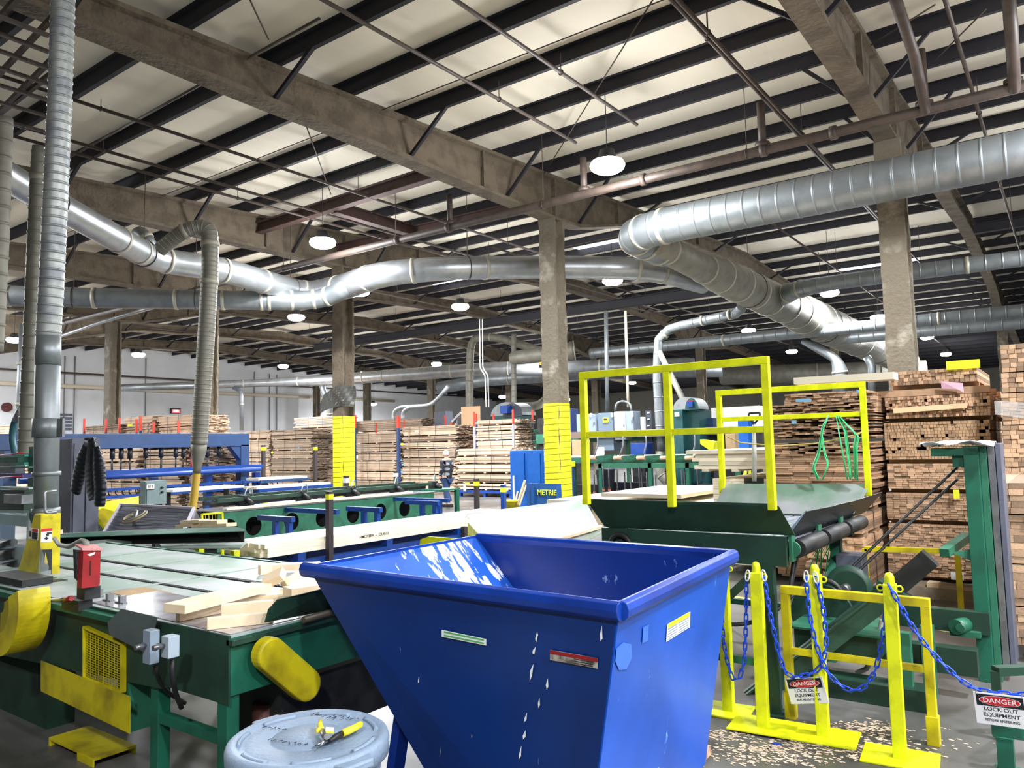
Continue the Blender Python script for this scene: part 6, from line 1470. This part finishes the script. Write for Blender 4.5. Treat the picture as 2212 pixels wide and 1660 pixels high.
nt = PLAID.node_tree; b_ = nt.nodes['Principled BSDF']; w1 = nt.nodes.new('ShaderNodeTexWave'); w1.bands_direction = 'Z'; w1.inputs['Scale'].default_value = 2.0; tcn = nt.nodes.new('ShaderNodeTexCoord'); nt.links.new(tcn.outputs['Object'], w1.inputs[0])
w2 = nt.nodes.new('ShaderNodeTexWave'); w2.bands_direction = 'Y'; w2.inputs['Scale'].default_value = 1.2; nt.links.new(tcn.outputs['Object'], w2.inputs[0])
mm_ = nt.nodes.new('ShaderNodeMath'); mm_.operation = 'ADD'; nt.links.new(w1.outputs['Fac'], mm_.inputs[0]); nt.links.new(w2.outputs['Fac'], mm_.inputs[1])
rp = nt.nodes.new('ShaderNodeMapRange'); rp.inputs[1].default_value = 1.15; rp.inputs[2].default_value = 1.5; nt.links.new(mm_.outputs[0], rp.inputs[0])
mxn = nt.nodes.new('ShaderNodeMix'); mxn.data_type = 'RGBA'; mxn.inputs[6].default_value = (*S(30, 32, 40), 1); mxn.inputs[7].default_value = (*S(150, 154, 160), 1); nt.links.new(rp.outputs[0], mxn.inputs[0]); nt.links.new(mxn.outputs[2], b_.inputs['Base Color'])
skinned('jacket', [(0, 0, .80, .2, .17), (0, 0, 1.1, .2, .165), (.01, 0, 1.3, .21, .15), (.01, 0, 1.44, .15, .12), (0, .19, 1.41, .095), (-.02, .26, 1.15, .075), (-.13, .24, .97, .06), (0, -.19, 1.41, .095), (.05, -.26, 1.15, .075), (-.04, -.28, .97, .06)],
        [(0, 1), (1, 2), (2, 3), (3, 4), (4, 5), (5, 6), (3, 7), (7, 8), (8, 9)], PLAID, man)
skinned('jeans', [(0, 0, .92, .165, .13), (0, .09, .84, .115), (-.12, .09, .48, .085), (-.1, .09, .12, .07), (0, -.09, .84, .115), (.06, -.09, .48, .085), (.21, -.09, .17, .07)], [(0, 1), (1, 2), (2, 3), (0, 4), (4, 5), (5, 6)], JEANS, man)
hd = MB(Matrix.Translation((hx, hy, 0)))
prof = [(.01, 1.53), (.05, 1.535), (.072, 1.56), (.085, 1.6), (.09, 1.65), (.086, 1.69), (.066, 1.73), (.035, 1.75), (.004, 1.755)]
hd.lathe(prof, (-.02, 0, 0), 20); hd.box((-.115, 0, 1.63), (.03, .025, .04)); hd.box((-.02, .092, 1.63), (.03, .015, .055)); hd.box((-.02, -.092, 1.63), (.03, .015, .055)); h_ = hd.build('head', SKIN, man)
hb = MB(Matrix.Translation((hx, hy, 0))); hb.lathe([(.088, 1.585), (.094, 1.62), (.092, 1.66), (.08, 1.685)], (-.01, 0, 0), 20); hb.build('grey_hair', mat('grey_hair', S(190, 186, 184), .8), man)
for s_ in (-1, 1): e_ = MB(Matrix.Translation((hx, hy, 0))); e_.box((-.104, s_ * .03, 1.655), (.01, .016, .01)); e_.build('eye', INK, man)
for s_, x_, z_ in ((1, -.16, .0), (-1, .18, .02)):
    sb = MB(Matrix.Translation((hx, hy, 0))); sb.bb(x_ - .14, x_ + .12, s_ * .09 - .05, s_ * .09 + .05, z_, z_ + .1); sb.build('shoe', BLK, man, bevel=.02)
# ------------------------------------------------------------------ far lumber stacks (rough boards, ends to the right)
def fstack(label, px0, px1, py0, py1, y, dep, n, seed, m_=WOODF, jit=.1, lo=.15, hi=.95, floor=True, bt=.035, miss=.02, first=0.02):
    """a column of packs whose front face fills the photographed outline at distance plane y"""
    a = P(px0, (py0 + py1) / 2, y=y); b = P(px1, (py0 + py1) / 2, y=y); zt = P((px0 + px1) / 2, py0, y=y).z; zb_ = first if floor else P((px0 + px1) / 2, py1, y=y).z
    names_ = ['bottom', 'second', 'third', 'fourth', 'fifth', 'sixth', 'seventh', 'eighth']
    rr = random.Random(seed); hs = [rr.uniform(.75, 1.3) for _ in range(n)]; T = sum(hs); z = zb_
    for i in range(n):
        h = (zt - zb_) * hs[i] / T
        pack('rough board pack %s of %s' % (names_[i] if i < n - 1 else 'topmost', label), a.x + rr.uniform(-.06, .06), b.x + rr.uniform(-.08, .08), y + rr.uniform(-.03, .03), y + dep, z, z + h - .02, .16, bt, 'x', m_, jit, miss, straps=2, seed=seed * 10 + i, lo=lo, hi=hi)
        z += h
fstack('the stack behind the walking man', 990, 1108, 968, 1068, 22.0, 1.1, 5, 1, first=.25)
pr = P(990, 1068, y=22); t = thing('blue_skid', 'blue steel skid under the lumber stack right of the walking man', 'skid', (pr.x + .6, 22.4, 0))
pr2 = P(1108, 1068, y=22)
mb = MB(); mb.bb(pr.x, pr2.x, 21.95, 23.0, .14, .24); mb.build('deck', BLU, t)
for x in (pr.x + .1, (pr.x + pr2.x) / 2, pr2.x - .1): mb = MB(); mb.bb(x - .05, x + .05, 21.97, 22.1, 0, .14); mb.build('foot', BLU, t)
fstack('the pale bundle with red stakes above the blue skid', 1030, 1118, 906, 972, 23.6, 1.1, 4, 2, floor=False, lo=.5, hi=.95)
pack('hidden lower packs carrying the red-staked bundle', P(1030, 1000, y=23.6).x, P(1118, 1000, y=23.6).x, 23.65, 24.7, 0.02, P(1070, 972, y=23.6).z - .02, .2, .05, 'x', WOODF, .03, 0, straps=0, seed=5)
fstack('the wide stack left of the walking man', 868, 985, 920, 1066, 24.0, 1.2, 8, 3)
fstack('the stack just right of the torn-sheet column', 768, 858, 936, 1058, 24.0, 1.2, 6, 4, lo=.35, hi=.7)
fstack('the dark stack just left of the torn-sheet column', 662, 724, 938, 1042, 24.0, 1.1, 6, 6, lo=.12, hi=.5, jit=.12)
fstack('the brown stack second left of the torn-sheet column', 588, 672, 928, 1030, 23.0, 1.2, 6, 7, lo=.25, hi=.65, jit=.09)
fstack('the stack third left of the torn-sheet column', 528, 584, 930, 1028, 24.0, 1.2, 5, 8, lo=.3, hi=.75)
fstack('the tall back stack behind the torn-sheet column', 636, 736, 900, 1010, 28.5, 1.2, 6, 9, lo=.4, hi=.9, jit=.12)
fstack('the back stack between the torn-sheet column and the man', 764, 912, 906, 1000, 29.5, 1.2, 6, 10, lo=.2, hi=.7, jit=.12)
fstack('the back stack behind the wide stack', 930, 1024, 922, 1000, 28, 1.2, 5, 11, lo=.2, hi=.7, jit=.12)
fstack('the left stack seen under the gantry beam', 222, 300, 940, 1018, 11.0, 1.2, 5, 12, lo=.35, hi=.9)
fstack('the middle stack seen under the gantry beam', 306, 392, 940, 1012, 11.2, 1.2, 5, 13, lo=.2, hi=.8, jit=.12)
fstack('the right stack seen under the gantry beam', 396, 438, 938, 1010, 11.4, 1.2, 5, 14, lo=.3, hi=.85)
fstack('the low row behind the gantry beam at left', 184, 262, 918, 990, 12.7, 1.2, 4, 15, lo=.25, hi=.8)
fstack('the high bundle with a yellow tag behind the gantry beam', 266, 326, 899, 990, 12.8, 1.2, 5, 16, lo=.3, hi=.9, jit=.1)
fstack('the neat pale bundle behind the gantry beam', 340, 420, 897, 990, 12.9, 1.2, 5, 17, lo=.6, hi=.95)
fstack('the stack at the extreme left edge', -30, 60, 918, 1010, 14.0, 1.2, 6, 18, lo=.4, hi=.9)
fstack('the stack right of the drop pipe by the white wall', 450, 500, 935, 990, 26.0, 1.2, 4, 19, lo=.4, hi=.9)
REDS = [(182, 905, 935, 12.5), (229, 905, 935, 12.5), (258, 903, 935, 12.5), (295, 906, 935, 12.5), (304, 899, 935, 12.5), (332, 912, 935, 12.5), (386, 910, 935, 12.5), (765, 897, 925, 23.0), (813, 914, 938, 28), (860, 899, 925, 23.2), (873, 908, 925, 28), (962, 898, 918, 27), (1024, 890, 962, 23.2), (1108, 885, 962, 23.2), (1066, 895, 910, 25.0), (1150, 886, 912, 25.0), (1029, 894, 910, 25)]
for i, (px, py0, py1, y) in enumerate(REDS):
    a = P(px, py0, y=y)
    lab = ['first, far left', 'second, left of the gantry stacks', 'third', 'fourth, short', 'fifth, tallest', 'sixth, short', 'seventh, nearest the drop duct', 'beside the torn-sheet column', 'small, behind the middle stacks', 'right of the torn-sheet column', 'small, right behind that', 'behind the wide stack',
           'with a white foot at the left front of the pale bundle', 'with a white foot at the right front of the pale bundle', 'at the back of the pale bundle', 'at the right back of the pale bundle', 'at the left back of the pale bundle'][i]
    t = thing('rack_stake', 'orange-red tipped rack stake, ' + lab, 'stake', (a.x, y, 0))
    w_ = .06 if px not in (765, 860) else .12
    zm = P(px, min(py1, py0 + 32), y=y).z
    mb = MB(); mb.bb(a.x - w_ / 2, a.x + w_ / 2, y - w_ / 2, y + w_ / 2, zm, a.z); mb.build('red_tip', REDO, t)
    mb = MB(); mb.bb(a.x - w_ / 2, a.x + w_ / 2, y - w_ / 2, y + w_ / 2, 0, zm); mb.build('stake', mat('lilac_stake', S(170, 170, 200), .5) if i in (12, 13) else BLUD, t)
for i, (px, py, y, m_, w_, h_) in enumerate([(645, 968, 22.9, TAPEB, .12, .06), (588, 978, 22.9, YTAG, .1, .12), (596, 935, 22.9, TAPEB, .12, .05), (870, 1004, 23.9, TAPEB, .14, .08), (868, 1020, 23.9, TAPEB, .14, .08), (866, 995, 23.9, TAPEB, .12, .06), (868, 960, 23.9, YTAG, .14, .1), (862, 966, 23.85, mat('purple_mark', S(150, 60, 160), .6), .3, .04),
                                      (770, 1038, 23.9, TAPEB, .1, .05), (770, 988, 23.9, TAPE, .18, .14), (900, 932, 23.9, TAPE, .2, .06), (1010, 1045, 21.9, YTAG, .2, .07), (1004, 1056, 21.9, TAPE, .12, .2), (968, 978, 23.9, TAPEB, .14, .08), (1032, 912, 23.5, TAPEB, .1, .08), (281, 919, 12.6, YTAG, .3, .08)]):
    c_ = P(px, py, y=y - .09); mb = MB(); mb.box(c_, (w_, .006, h_))
    lab = ['blue, on the brown stack', 'yellow, on the third stack left', 'blue, high on the brown stack', 'blue, upper of three on the wide stack', 'blue, lowest of three on the wide stack', 'blue, top of three on the wide stack', 'yellow-green, on the wide stack', 'purple streak on the wide stack', 'blue, low right of the torn-sheet column',
           'white square, right of the torn-sheet column', 'white, high on the wide stack', 'yellow, low right of the walking man', 'white paper, low right of the walking man', 'blue, above the walking man head', 'blue, on the pale bundle', 'yellow, behind the gantry beam'][i]
    mb.build('bundle_tag', m_, label='small paper bundle tag, ' + lab, cat='tag')
# ------------------------------------------------------------------ wall things at left
p = P(380, 888, x=XW + .2); t = thing('exit_sign', 'small dark sign with a red lit front on the white wall', 'sign', p)
mb = MB(); mb.bb(XW + .05, XW + .2, p.y - .35, p.y + .35, p.z - .18, p.z + .18); mb.build('case', DARK, t)
mb = MB(); mb.bb(XW + .2, XW + .22, p.y - .3, p.y + .3, p.z - .14, p.z + .1); mb.build('red_face', mat('red_glow', S(220, 40, 50), .5, emit=(1, .15, .15), estr=1.5), t)
mb = MB(); mb.bb(XW + .22, XW + .23, p.y - .18, p.y + .18, p.z - .08, p.z + .06); mb.build('lit_centre', mat('white_glow', (1, 1, 1), .5, emit=(1, .95, .9), estr=4), t)
p = P(141, 912, x=XW + .1); t = thing('wall_louvre', 'dark louvred wall vent right of the drop pipe', 'vent', p)
for k in range(5): mb = MB(); mb.bb(XW + .02, XW + .1, p.y - .4, p.y + .4, p.z - .5 + k * .22, p.z - .36 + k * .22); mb.build('blade', GREYP, t)
p = P(16, 880, x=XW + .2); t = thing('alarm_bell', 'round dark red alarm bell on the wall at the left edge', 'alarm bell', p)
mb = MB(); mb.cyl((XW + .02, p.y, p.z), (XW + .2, p.y, p.z), .28, 20); mb.build('gong', mat('maroon', S(90, 30, 36), .5), t)
mb = MB(); mb.bb(XW + .02, XW + .15, p.y + .3, p.y + .55, p.z - .12, p.z + .08); mb.build('junction_box', WHITE, t)
h = thing('flexible_hose', 'dark teal flexible hose curving down at the left edge', 'hose', P(40, 985, y=5.2))
mb = MB(); mb.tube(fillet([P(46, 885, y=5.2), P(30, 912, y=5.2), P(25, 950, y=5.2), P(34, 985, y=5.2)], .3), .05, 12); mb.build('hose_tube', mat('teal_hose', S(40, 92, 104), .5), h)
mb = MB(); mb.tube([P(46, 885, y=5.2), P(34, 908, y=5.2)], .058, 12); mb.build('cuff', GALV, h)
# ------------------------------------------------------------------ machines behind the guard rails
t = thing('electrical_panels', 'row of grey electrical cabinets on a frame seen through the left guard rail', 'electrical cabinets', P(1310, 980, y=21.5))
for (a, b, c, d, m_, nm) in ((1245, 1287, 896, 934, GREY, 'cabinet'), (1291, 1326, 893, 974, mat('grey_dark_box', S(96, 114, 130), .5), 'cabinet'), (1326, 1352, 890, 950, GREYL, 'cabinet'), (1352, 1369, 889, 932, GREY, 'cabinet')):
    o = pbox(a, b, c, d, 21.5, .5, m_, nm, t, bevel=.01)
    pbox(b - 6, b - 4, (c + d) / 2 - 3, (c + d) / 2 + 3, 21.46, .04, STEEL, 'handle', o)
pbox(1302, 1314, 903, 913, 21.47, .03, YTAG, 'yellow_warning', t); pbox(1304, 1312, 905, 908, 21.46, .01, INK, 'warning_print', t)
for q in (1276, 1322, 1366): pbox(q - 2, q + 2, 893, 901, 21.45, .02, TAPE, 'paper_tag', t)
pbox(1228, 1600, 934, 938, 21.4, .5, mat('brown_shelf', S(110, 92, 84), .6), 'shelf', t); 
fr_ = thing('support_rack', 'long green upper rail frame behind the padded centre column', 'frame', P(1400, 1000, y=21.8))
pbox(1158, 1600, 939, 948, 21.95, .15, GRNM, 'upper_beam', fr_)
for q in (1180, 1355, 1500, 1590): pbox(q - 4, q + 4, 948, 990, 22.0, .1, GRNM, 'upright', fr_, floor=True)
pbox(1400 - 6, 1400 + 10, 888, 982, 21.9, .4, mat('charcoal_box', S(50, 54, 66), .5), 'charcoal_column', fr_)
for k in range(3): pbox(1398, 1403, 891 + 14 * k, 893 + 14 * k, 21.87, .03, TAPE, 'white_label', fr_)
m = thing('resaw_machine', 'dark green resaw machine with a pale round dome hood and red lettering', 'saw machine', P(1480, 980, y=21.0))
TEAL = mat('dark_teal_paint', S(22, 76, 80), .45, var=.15)
pbox(1454, 1477, 886, 972, 20.6, .6, TEAL, 'cabinet', m, floor=True); pbox(1478, 1512, 886, 955, 20.9, .9, TEAL, 'frame_block', m, floor=True)
def dome(pxa, pxb, pya, pyb, y, dep, m1, par, m2=None):
    a, b = P(pxa, pyb, y=y), P(pxb, pyb, y=y); zt = P((pxa + pxb) / 2, pya, y=y).z; w = b.x - a.x; n = 14; pts = []
    for k in range(n + 1): an = PI - PI * k / n; pts.append(V((a.x + w / 2 + math.cos(an) * w / 2, y, a.z + math.sin(an) * (zt - a.z))))
    mb = MB(); mb.prism(pts[::-1], (0, dep, 0)); mb.build('dome_hood', m1, par)
    return a, b, zt
a, b, zt = dome(1454, 1508, 858, 886, 20.7, .8, GALVB, m)
a2, b2, zt2 = dome(1480, 1508, 860, 886, 20.66, .05, TEAL, m)
text('KIMWOOD', .09, frame(P(1494, 868, y=20.62), (1, 0, 0), (0, 0, 1)), RED, m, depth=.004) if 0 else None
mb = MB(); q = P(1491, 868, y=20.64); mb.box(q, (.16, .01, .08)); mb.build('red_plate', RED, m); pbox(1484, 1496, 868, 880, 20.6, .05, BLU, 'blue_motor_cap', m)
pbox(1457, 1467, 891, 900, 20.57, .03, TAPE, 'notice', m)
k = thing('domed_machine', 'domed grey machine hood with a red letter K behind the pale bundle', 'machine', P(1095, 905, y=26))
a, b, zt = dome(1060, 1128, 869, 900, 26, 1.0, GALV, k)
dome(1086, 1128, 871, 902, 25.95, .06, mat('charcoal_box'), k)
text('K', .42, frame(P(1098, 884, y=25.9), (1, 0, 0), (0, 0, 1)), RED, k, depth=.01)
pbox(1080, 1096, 877, 893, 25.6, .3, BLU, 'motor', k); pbox(1064, 1126, 900, 960, 26.0, .9, TEAL, 'cabinet', k, floor=True)
bd = thing('plywood_board', 'upright tan plywood board left of the domed machine', 'board', P(1017, 910, y=26)); pbox(996, 1038, 880, 940, 26.2, .03, mat('tan_plywood', S(208, 172, 136), .7), 'board', bd, floor=True)
o_ = thing('orange_arm', 'grey and orange slanted machine part behind the stacks', 'machine part', P(985, 910, y=28))
mb = MB(); mb.bar(P(972, 922, y=28), P(992, 897, y=28), .18, .12); mb.build('orange_side', ORANGE, o_); mb = MB(); mb.bar(P(978, 912, y=27.9), P(998, 892, y=27.9), .2, .1); mb.bar(P(985, 905, y=28), V((P(985, 905, y=28).x, 28, 0)), .1); mb.build('grey_arm', STEEL, o_)
pbx = thing('grey_machine_box', 'slanted grey box top behind the stacks left of the plywood', 'machine', P(950, 905, y=30)); pbox(938, 962, 890, 918, 30, .6, GREYP, 'box', pbx, floor=True)
# stuff near right of the padded column
for (a, b, c, d, y, m_, nm, lab, cat) in ((1362, 1395, 958, 985, 20.5, BLU, 'blue_motor', 'blue motor and gearbox behind the left guard rail', 'motor'),
        (1593, 1619, 905, 988, 19.5, BLUC, 'blue_locker', 'bright blue upright locker between the two guard rails', 'locker'), (1370, 1392, 902, 932, 24, WHITE, 'white_sheets', 'white stacked sheets behind the electrical cabinets', 'sheets'),
        (1536, 1642, 882, 930, 25, WHITE, 'white_wrapped_stack', 'white wrapped stack behind the blue locker', 'wrapped stack'), (1235, 1258, 951, 985, 20.8, CARD, 'cardboard_sheet', 'brown cardboard box right of the padded column', 'cardboard box'),
        (1566, 1590, 938, 985, 20.5, CARD, 'cardboard_box', 'dark brown carton beside the blue locker', 'carton'), (1516, 1542, 904, 940, 21.5, BLUD, 'blue_hopper_box', 'blue machine box behind the second guard post', 'machine box'),
        (1219, 1236, 884, 990, 22.5, mat('navy_cabinet', S(30, 52, 110), .5), 'navy_cabinet', 'navy cabinet with white papers at the padded column edge', 'cabinet'), (1160, 1178, 905, 960, 24, DARK, 'dark_machine', 'dark machine with a bottle left of the padded column', 'machine')):
    o = thing(nm, lab, cat, P((a + b) / 2, d, y=y)); pbox(a, b, c, d, y, .5, m_, 'body', o, floor=d > 980 and False, bevel=.01)
    pbox(a + 3, b - 3, d, d + 2, y + .1, .3, DARK, 'foot_frame', o, floor=True)
mb = MB(); q = [P(1512, 950, y=20.2), P(1543, 955, y=20.2), P(1540, 978, y=20.2), P(1513, 960, y=20.2)]; mb.prism(q, (0, .4, 0)); yb_ = mb.build('yellow_guard', YEL, label='yellow triangular machine guard behind the rails', cat='guard')
mb = MB(); p = P(1297, 985, y=18.9); mb.box((p.x, 18.9, P(1297, 975, y=18.9).z), (.18, .18, .22)); mb.build('white_canister', WHITE, label='white plastic canister standing on the green conveyor table', cat='canister', bevel=.02)
# green roller conveyor in front
cv = thing('roller_conveyor', 'long green roller conveyor table behind the left guard rail', 'conveyor', P(1400, 1000, y=19))
yv_ = 18.6; a = P(1160, 984, y=yv_); b = P(1592, 988, y=yv_); zt = P(1400, 984, y=yv_).z
mb = MB(); mb.bb(a.x, b.x, yv_, yv_ + .9, zt - .04, zt); mb.build('deck', WOODW, cv)
mb = MB(); mb.bb(a.x, b.x, yv_ - .04, yv_ + .02, zt - .2, zt - .05); mb.build('side_beam', GRNM, cv)
mb = MB(); a3, b3 = P(1292, 1002, y=yv_ - .5), P(1600, 1002, y=yv_ - .5); z3 = a3.z; mb.bb(a3.x, b3.x, yv_ - .55, yv_ - .45, z3 - .12, z3); mb.build('lower_beam', GRNM, cv)
for q in (1298, 1405, 1486, 1594): a4 = P(q, 1010, y=yv_ - .5); mb = MB(); mb.bb(a4.x - .05, a4.x + .05, yv_ - .55, yv_ - .45, 0, z3); mb.build('leg', GRN, cv)
for q in (1180, 1240, 1560): a4 = P(q, 1010, y=yv_ + .5); mb = MB(); mb.bb(a4.x - .05, a4.x + .05, yv_ + .45, yv_ + .55, 0, zt - .05); mb.build('leg', GRNM, cv)
for q in (1280, 1335, 1385, 1436, 1490, 1545):
    a4 = P(q, 990, y=yv_ - .3); mb = MB(); mb.cyl((a4.x - .12, yv_ - .3, a4.z), (a4.x + .12, yv_ - .3, a4.z), .055, 12); mb.build('roller', mat('tan_roller', S(200, 160, 130), .5), cv)
    mb = MB(); mb.bar((a4.x + .14, yv_ - .3, a4.z + .02), (a4.x + .7, yv_ - .2, a4.z + .06), .08, .07); mb.build('roller_arm', GRN, cv)
    mb = MB(); mb.tube(fillet([P(q + 10, 940, y=yv_ + .2), P(q + 12, 960, y=yv_ + .1), P(q + 4, 985, y=yv_ - .1)], .3), .02, 6); mb.build('hose', GREYP, cv)
for i, q in enumerate((1316, 1334, 1350, 1363, 1382, 1387, 1398, 1417, 1440, 1474, 1480, 1284, 1304, 1508)):
    a4 = P(q, 1050, z=0.0); y4 = yv_ - .9 + (i % 3) * .25; p0 = P(q, 1054, y=y4); p1 = P(q, 1008 + (i % 4) * 6, y=y4)
    t = thing('screw_jack', 'thin steel screw jack with orange marks under the green conveyor, number %s from the left' % ['four', 'five', 'six', 'seven', 'eight', 'nine', 'ten', 'eleven', 'twelve', 'thirteen', 'fourteen', 'one', 'two', 'fifteen'][i], 'screw jack', (p0.x, y4, 0), group=None)
    mb = MB(); mb.cyl((p0.x, y4, 0), (p0.x, y4, p1.z), .02, 8); mb.cyl((p0.x, y4, 0), (p0.x, y4, p1.z * .55), .035, 8); mb.build('jack_post', DARK, t)
    for kk in range(3): mb = MB(); z = p1.z * (.15 + .17 * kk); mb.cyl((p0.x, y4, z), (p0.x, y4, z + .03), .037, 8); mb.build('orange_mark', ORANGE, t)
bn = thing('waste_bin', 'dark grey waste bin under the green conveyor at left', 'bin', P(1298, 1055, y=19.5)); a4 = P(1298, 1050, y=19.6); mb = MB(); mb.lathe([(.22, 0), (.28, P(1298, 1018, y=19.6).z), (.3, P(1298, 1014, y=19.6).z)], (a4.x, 19.9, 0), 16); mb.build('shell', mat('charcoal_box'), bn)
for i, px in enumerate((1237, 1263)):
    a4 = P(px, 1004, y=17.5); t = thing('stake_post', 'blue post with a lime cap right of the padded column, ' + ['left one', 'right one'][i], 'stake post', (a4.x, 17.5, 0)); mb = MB(); mb.bb(a4.x - .03, a4.x + .03, 17.47, 17.53, 0, a4.z); mb.build('post', BLUD, t); mb = MB(); mb.bb(a4.x - .05, a4.x + .05, 17.45, 17.55, a4.z - .05, a4.z + .08); mb.build('cap', YEL, t)
for i, (px, lab) in enumerate(((1607, 'left leg'),)):
    t = thing('step_ladder', 'small yellow A-frame ladder between the guard rails', 'ladder', P(1605, 1035, y=12))
    mb = MB(); mb.bar(P(1607, 1035, y=12.5), P(1618, 988, y=12.7), .04); mb.build('rail', YEL, t); mb = MB(); mb.bar(P(1620, 1032, y=12.9), P(1620, 985, y=12.7), .04); mb.build('rail', YEL, t); mb = MB(); mb.bar(P(1608, 1012, y=12.6), P(1620, 1010, y=12.8), .04); mb.build('rung', YEL, t)
    mb = MB(); mb.bar(P(1607, 1035, y=12.5), V((P(1607, 1035, y=12.5).x, 12.4, 0)), .04); mb.bar(P(1620, 1032, y=12.9), V((P(1620, 1032, y=12.9).x, 13, 0)), .04); mb.build('foot', YEL, t)
t = thing('yellow_hinge_post', 'short yellow bracket at the left end of the back trough', 'bracket', P(1556, 1080, y=7.5)); pbox(1552, 1562, 1038, 1058, 7.5, .08, YEL, 'plate', t); pbox(1553, 1558, 1058, 1120, 7.5, .05, YEL, 'post', t, floor=True)
# green rails left of the padded column
fr2 = thing('support_rack', 'thin green rack rails between pale bundle and padded column', 'frame', P(1160, 1000, y=24)); pbox(1128, 1180, 929, 932, 24.5, .06, GRNM, 'rail', fr2); pbox(1128, 1180, 954, 957, 24.5, .06, GRNM, 'rail', fr2); pbox(1156, 1160, 929, 1000, 24.5, .06, GRNM, 'post', fr2, floor=True)
p = P(1175, 787, y=30); t = thing('led_board', 'small hanging board with glowing orange digits left of the padded column', 'display', p)
pbox(1164, 1182, 779, 794, 30, .15, BLK, 'case', t); text('8240', .2, frame(P(1173, 785, y=29.98), (1, 0, 0), (0, 0, 1)), mat('orange_led', (1, .3, .05), .5, emit=(1, .25, .03), estr=6), t, depth=.004)
mb = MB(); mb.cyl(p + V((0, .1, .1)), (p.x, p.y + .1, roofz(30) - .1), .01, 5); mb.build('hanger', PIPE, t)
p = P(1250, 786, y=36)

dm = thing('conveyor_machine', 'dark boxes for machinery and added shade behind the green roller conveyor', 'machine', P(1400, 1040, y=20.2))  # dark boxes for machinery masses, also darkening the bright floor under the conveyor
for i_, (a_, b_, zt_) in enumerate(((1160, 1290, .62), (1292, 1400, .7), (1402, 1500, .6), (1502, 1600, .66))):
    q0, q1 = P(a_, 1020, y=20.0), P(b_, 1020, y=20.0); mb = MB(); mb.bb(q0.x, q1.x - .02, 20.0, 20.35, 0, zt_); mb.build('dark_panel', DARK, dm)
# ------------------------------------------------------------------ light and view
w = bpy.data.worlds.new('world'); SC.world = w; w.use_nodes = True
w.node_tree.nodes['Background'].inputs[0].default_value = (.7, .8, 1, 1); w.node_tree.nodes['Background'].inputs[1].default_value = .3
SC.view_settings.view_transform = 'Standard'; SC.view_settings.look = 'None'; SC.view_settings.gamma = 1
SC.view_settings.use_curve_mapping = False
SC.view_settings.exposure = 0.18
LENS = mat('led_lens', (1, 1, 1), .5, emit=(.93, .96, 1), estr=60.)
HOUS = mat('lamp_housing', S(60, 62, 66), .4, .5)
def lamp(x, y, z, label):
    t = thing('high_bay_lamp', label, 'ceiling lamp', (x, y, z), group=None)
    mb = MB(); mb.lathe([(.05, .26), (.13, .25), (.16, .1), (.26, .05), (.27, .01), (.255, .0)], (x, y, z), 20); mb.build('housing', HOUS, t)
    mb = MB(); mb.lathe([(.27, .05), (.30, -.01), (.28, -.07), (.20, -.12), (.02, -.145)], (x, y, z - .001), 24); mb.build('lens', LENS, t)
    mb = MB(); zt = roofz(y) - .25; mb.cyl((x, y, z + .25), (x, y, zt), .008, 6); mb.build('hanging_cord', STRAPD, t)
    L = bpy.data.lights.new('lamp_light', 'AREA'); L.shape = 'DISK'; L.size = .5; L.energy = LAMP_W; L.color = (.95, .97, 1)
    o = bpy.data.objects.new('lamp_light', L); COL.objects.link(o); o.parent = t; o.location = (0, 0, -.17)
    L = bpy.data.lights.new('lamp_glow', 'POINT'); L.shadow_soft_size = .28; L.energy = LAMP_W * UPF; L.color = (.97, .98, 1)
    o = bpy.data.objects.new('lamp_glow', L); COL.objects.link(o); o.parent = t; o.location = (0, 0, -.46)
    return t
LAMP_W = 620; UPF = .42
def lamp_at(px, py, z, label):
    p = P(px, py, z=z); return lamp(p.x, p.y, z, label)
lamp_at(1312, 356, 6.6, 'biggest glaring white lamp above the picture centre')
lamp_at(697, 523, 6.6, 'glaring white lamp above the bend of the long duct')
for px, py, lab in [(1323, 606, 'just right of the padded centre column'), (777, 630, 'just below the bright duct bend'), (994, 662, 'above the arched duct pipe'),
                    (640, 685, 'left of the column with the torn sheet'), (1792, 632, 'under the branch duct by the right column'), (1897, 685, 'just left of the right column'),
                    (1617, 714, 'above the left yellow guard rail'), (31, 734, 'at the left edge beside the tall ducts'), (299, 766, 'right of the column by the white wall'),
                    (612, 791, 'in front of the far ceiling, left of the torn-sheet column'), (943, 786, 'small, over the far duct left of the arch'), (1158, 764, 'beside the padded centre column at drum height'),
                    (1710, 759, 'right of the yellow guard rail top corner'), (2002, 728, 'just right of the thick right column'), (2043, 765, 'lower right of the thick right column'),
                    (787, 806, 'small, behind the far duct near the torn-sheet column'), (1366, 827, 'small, inside the left yellow guard rail')]:
    lamp_at(px, py, 6.6, 'round white high bay lamp ' + lab)
for px, py, z, lab in [(806, 873, 6.0, 'tiny, above the red stakes right of the torn-sheet column'), (1086, 857, 6.0, 'tiny, above the domed machine with the red letter'), (1222, 863, 6.0, 'tiny, just right of the padded centre column')]:
    p = P(px, py, y=44); lamp(p.x, p.y, p.z, 'round white high bay lamp ' + lab)
for x, y in ((8.5, 4), (8.5, 12), (1.2, 12), (1.3, 20), (8.5, 20), (-20, 4), (-28, 4), (-37, 8), (2.5, 5.5), (1.5, -3.5), (-44, 7), (-45, 1), (-46, 12), (5.5, .5)):  # unseen lamps added for fill; several brighten the white wall and yellow rails
    lamp(x, y, 6.6, 'unseen high bay lamp outside the frame, added as fill')['group'] = 'unseen high bay lamps added outside the frame'
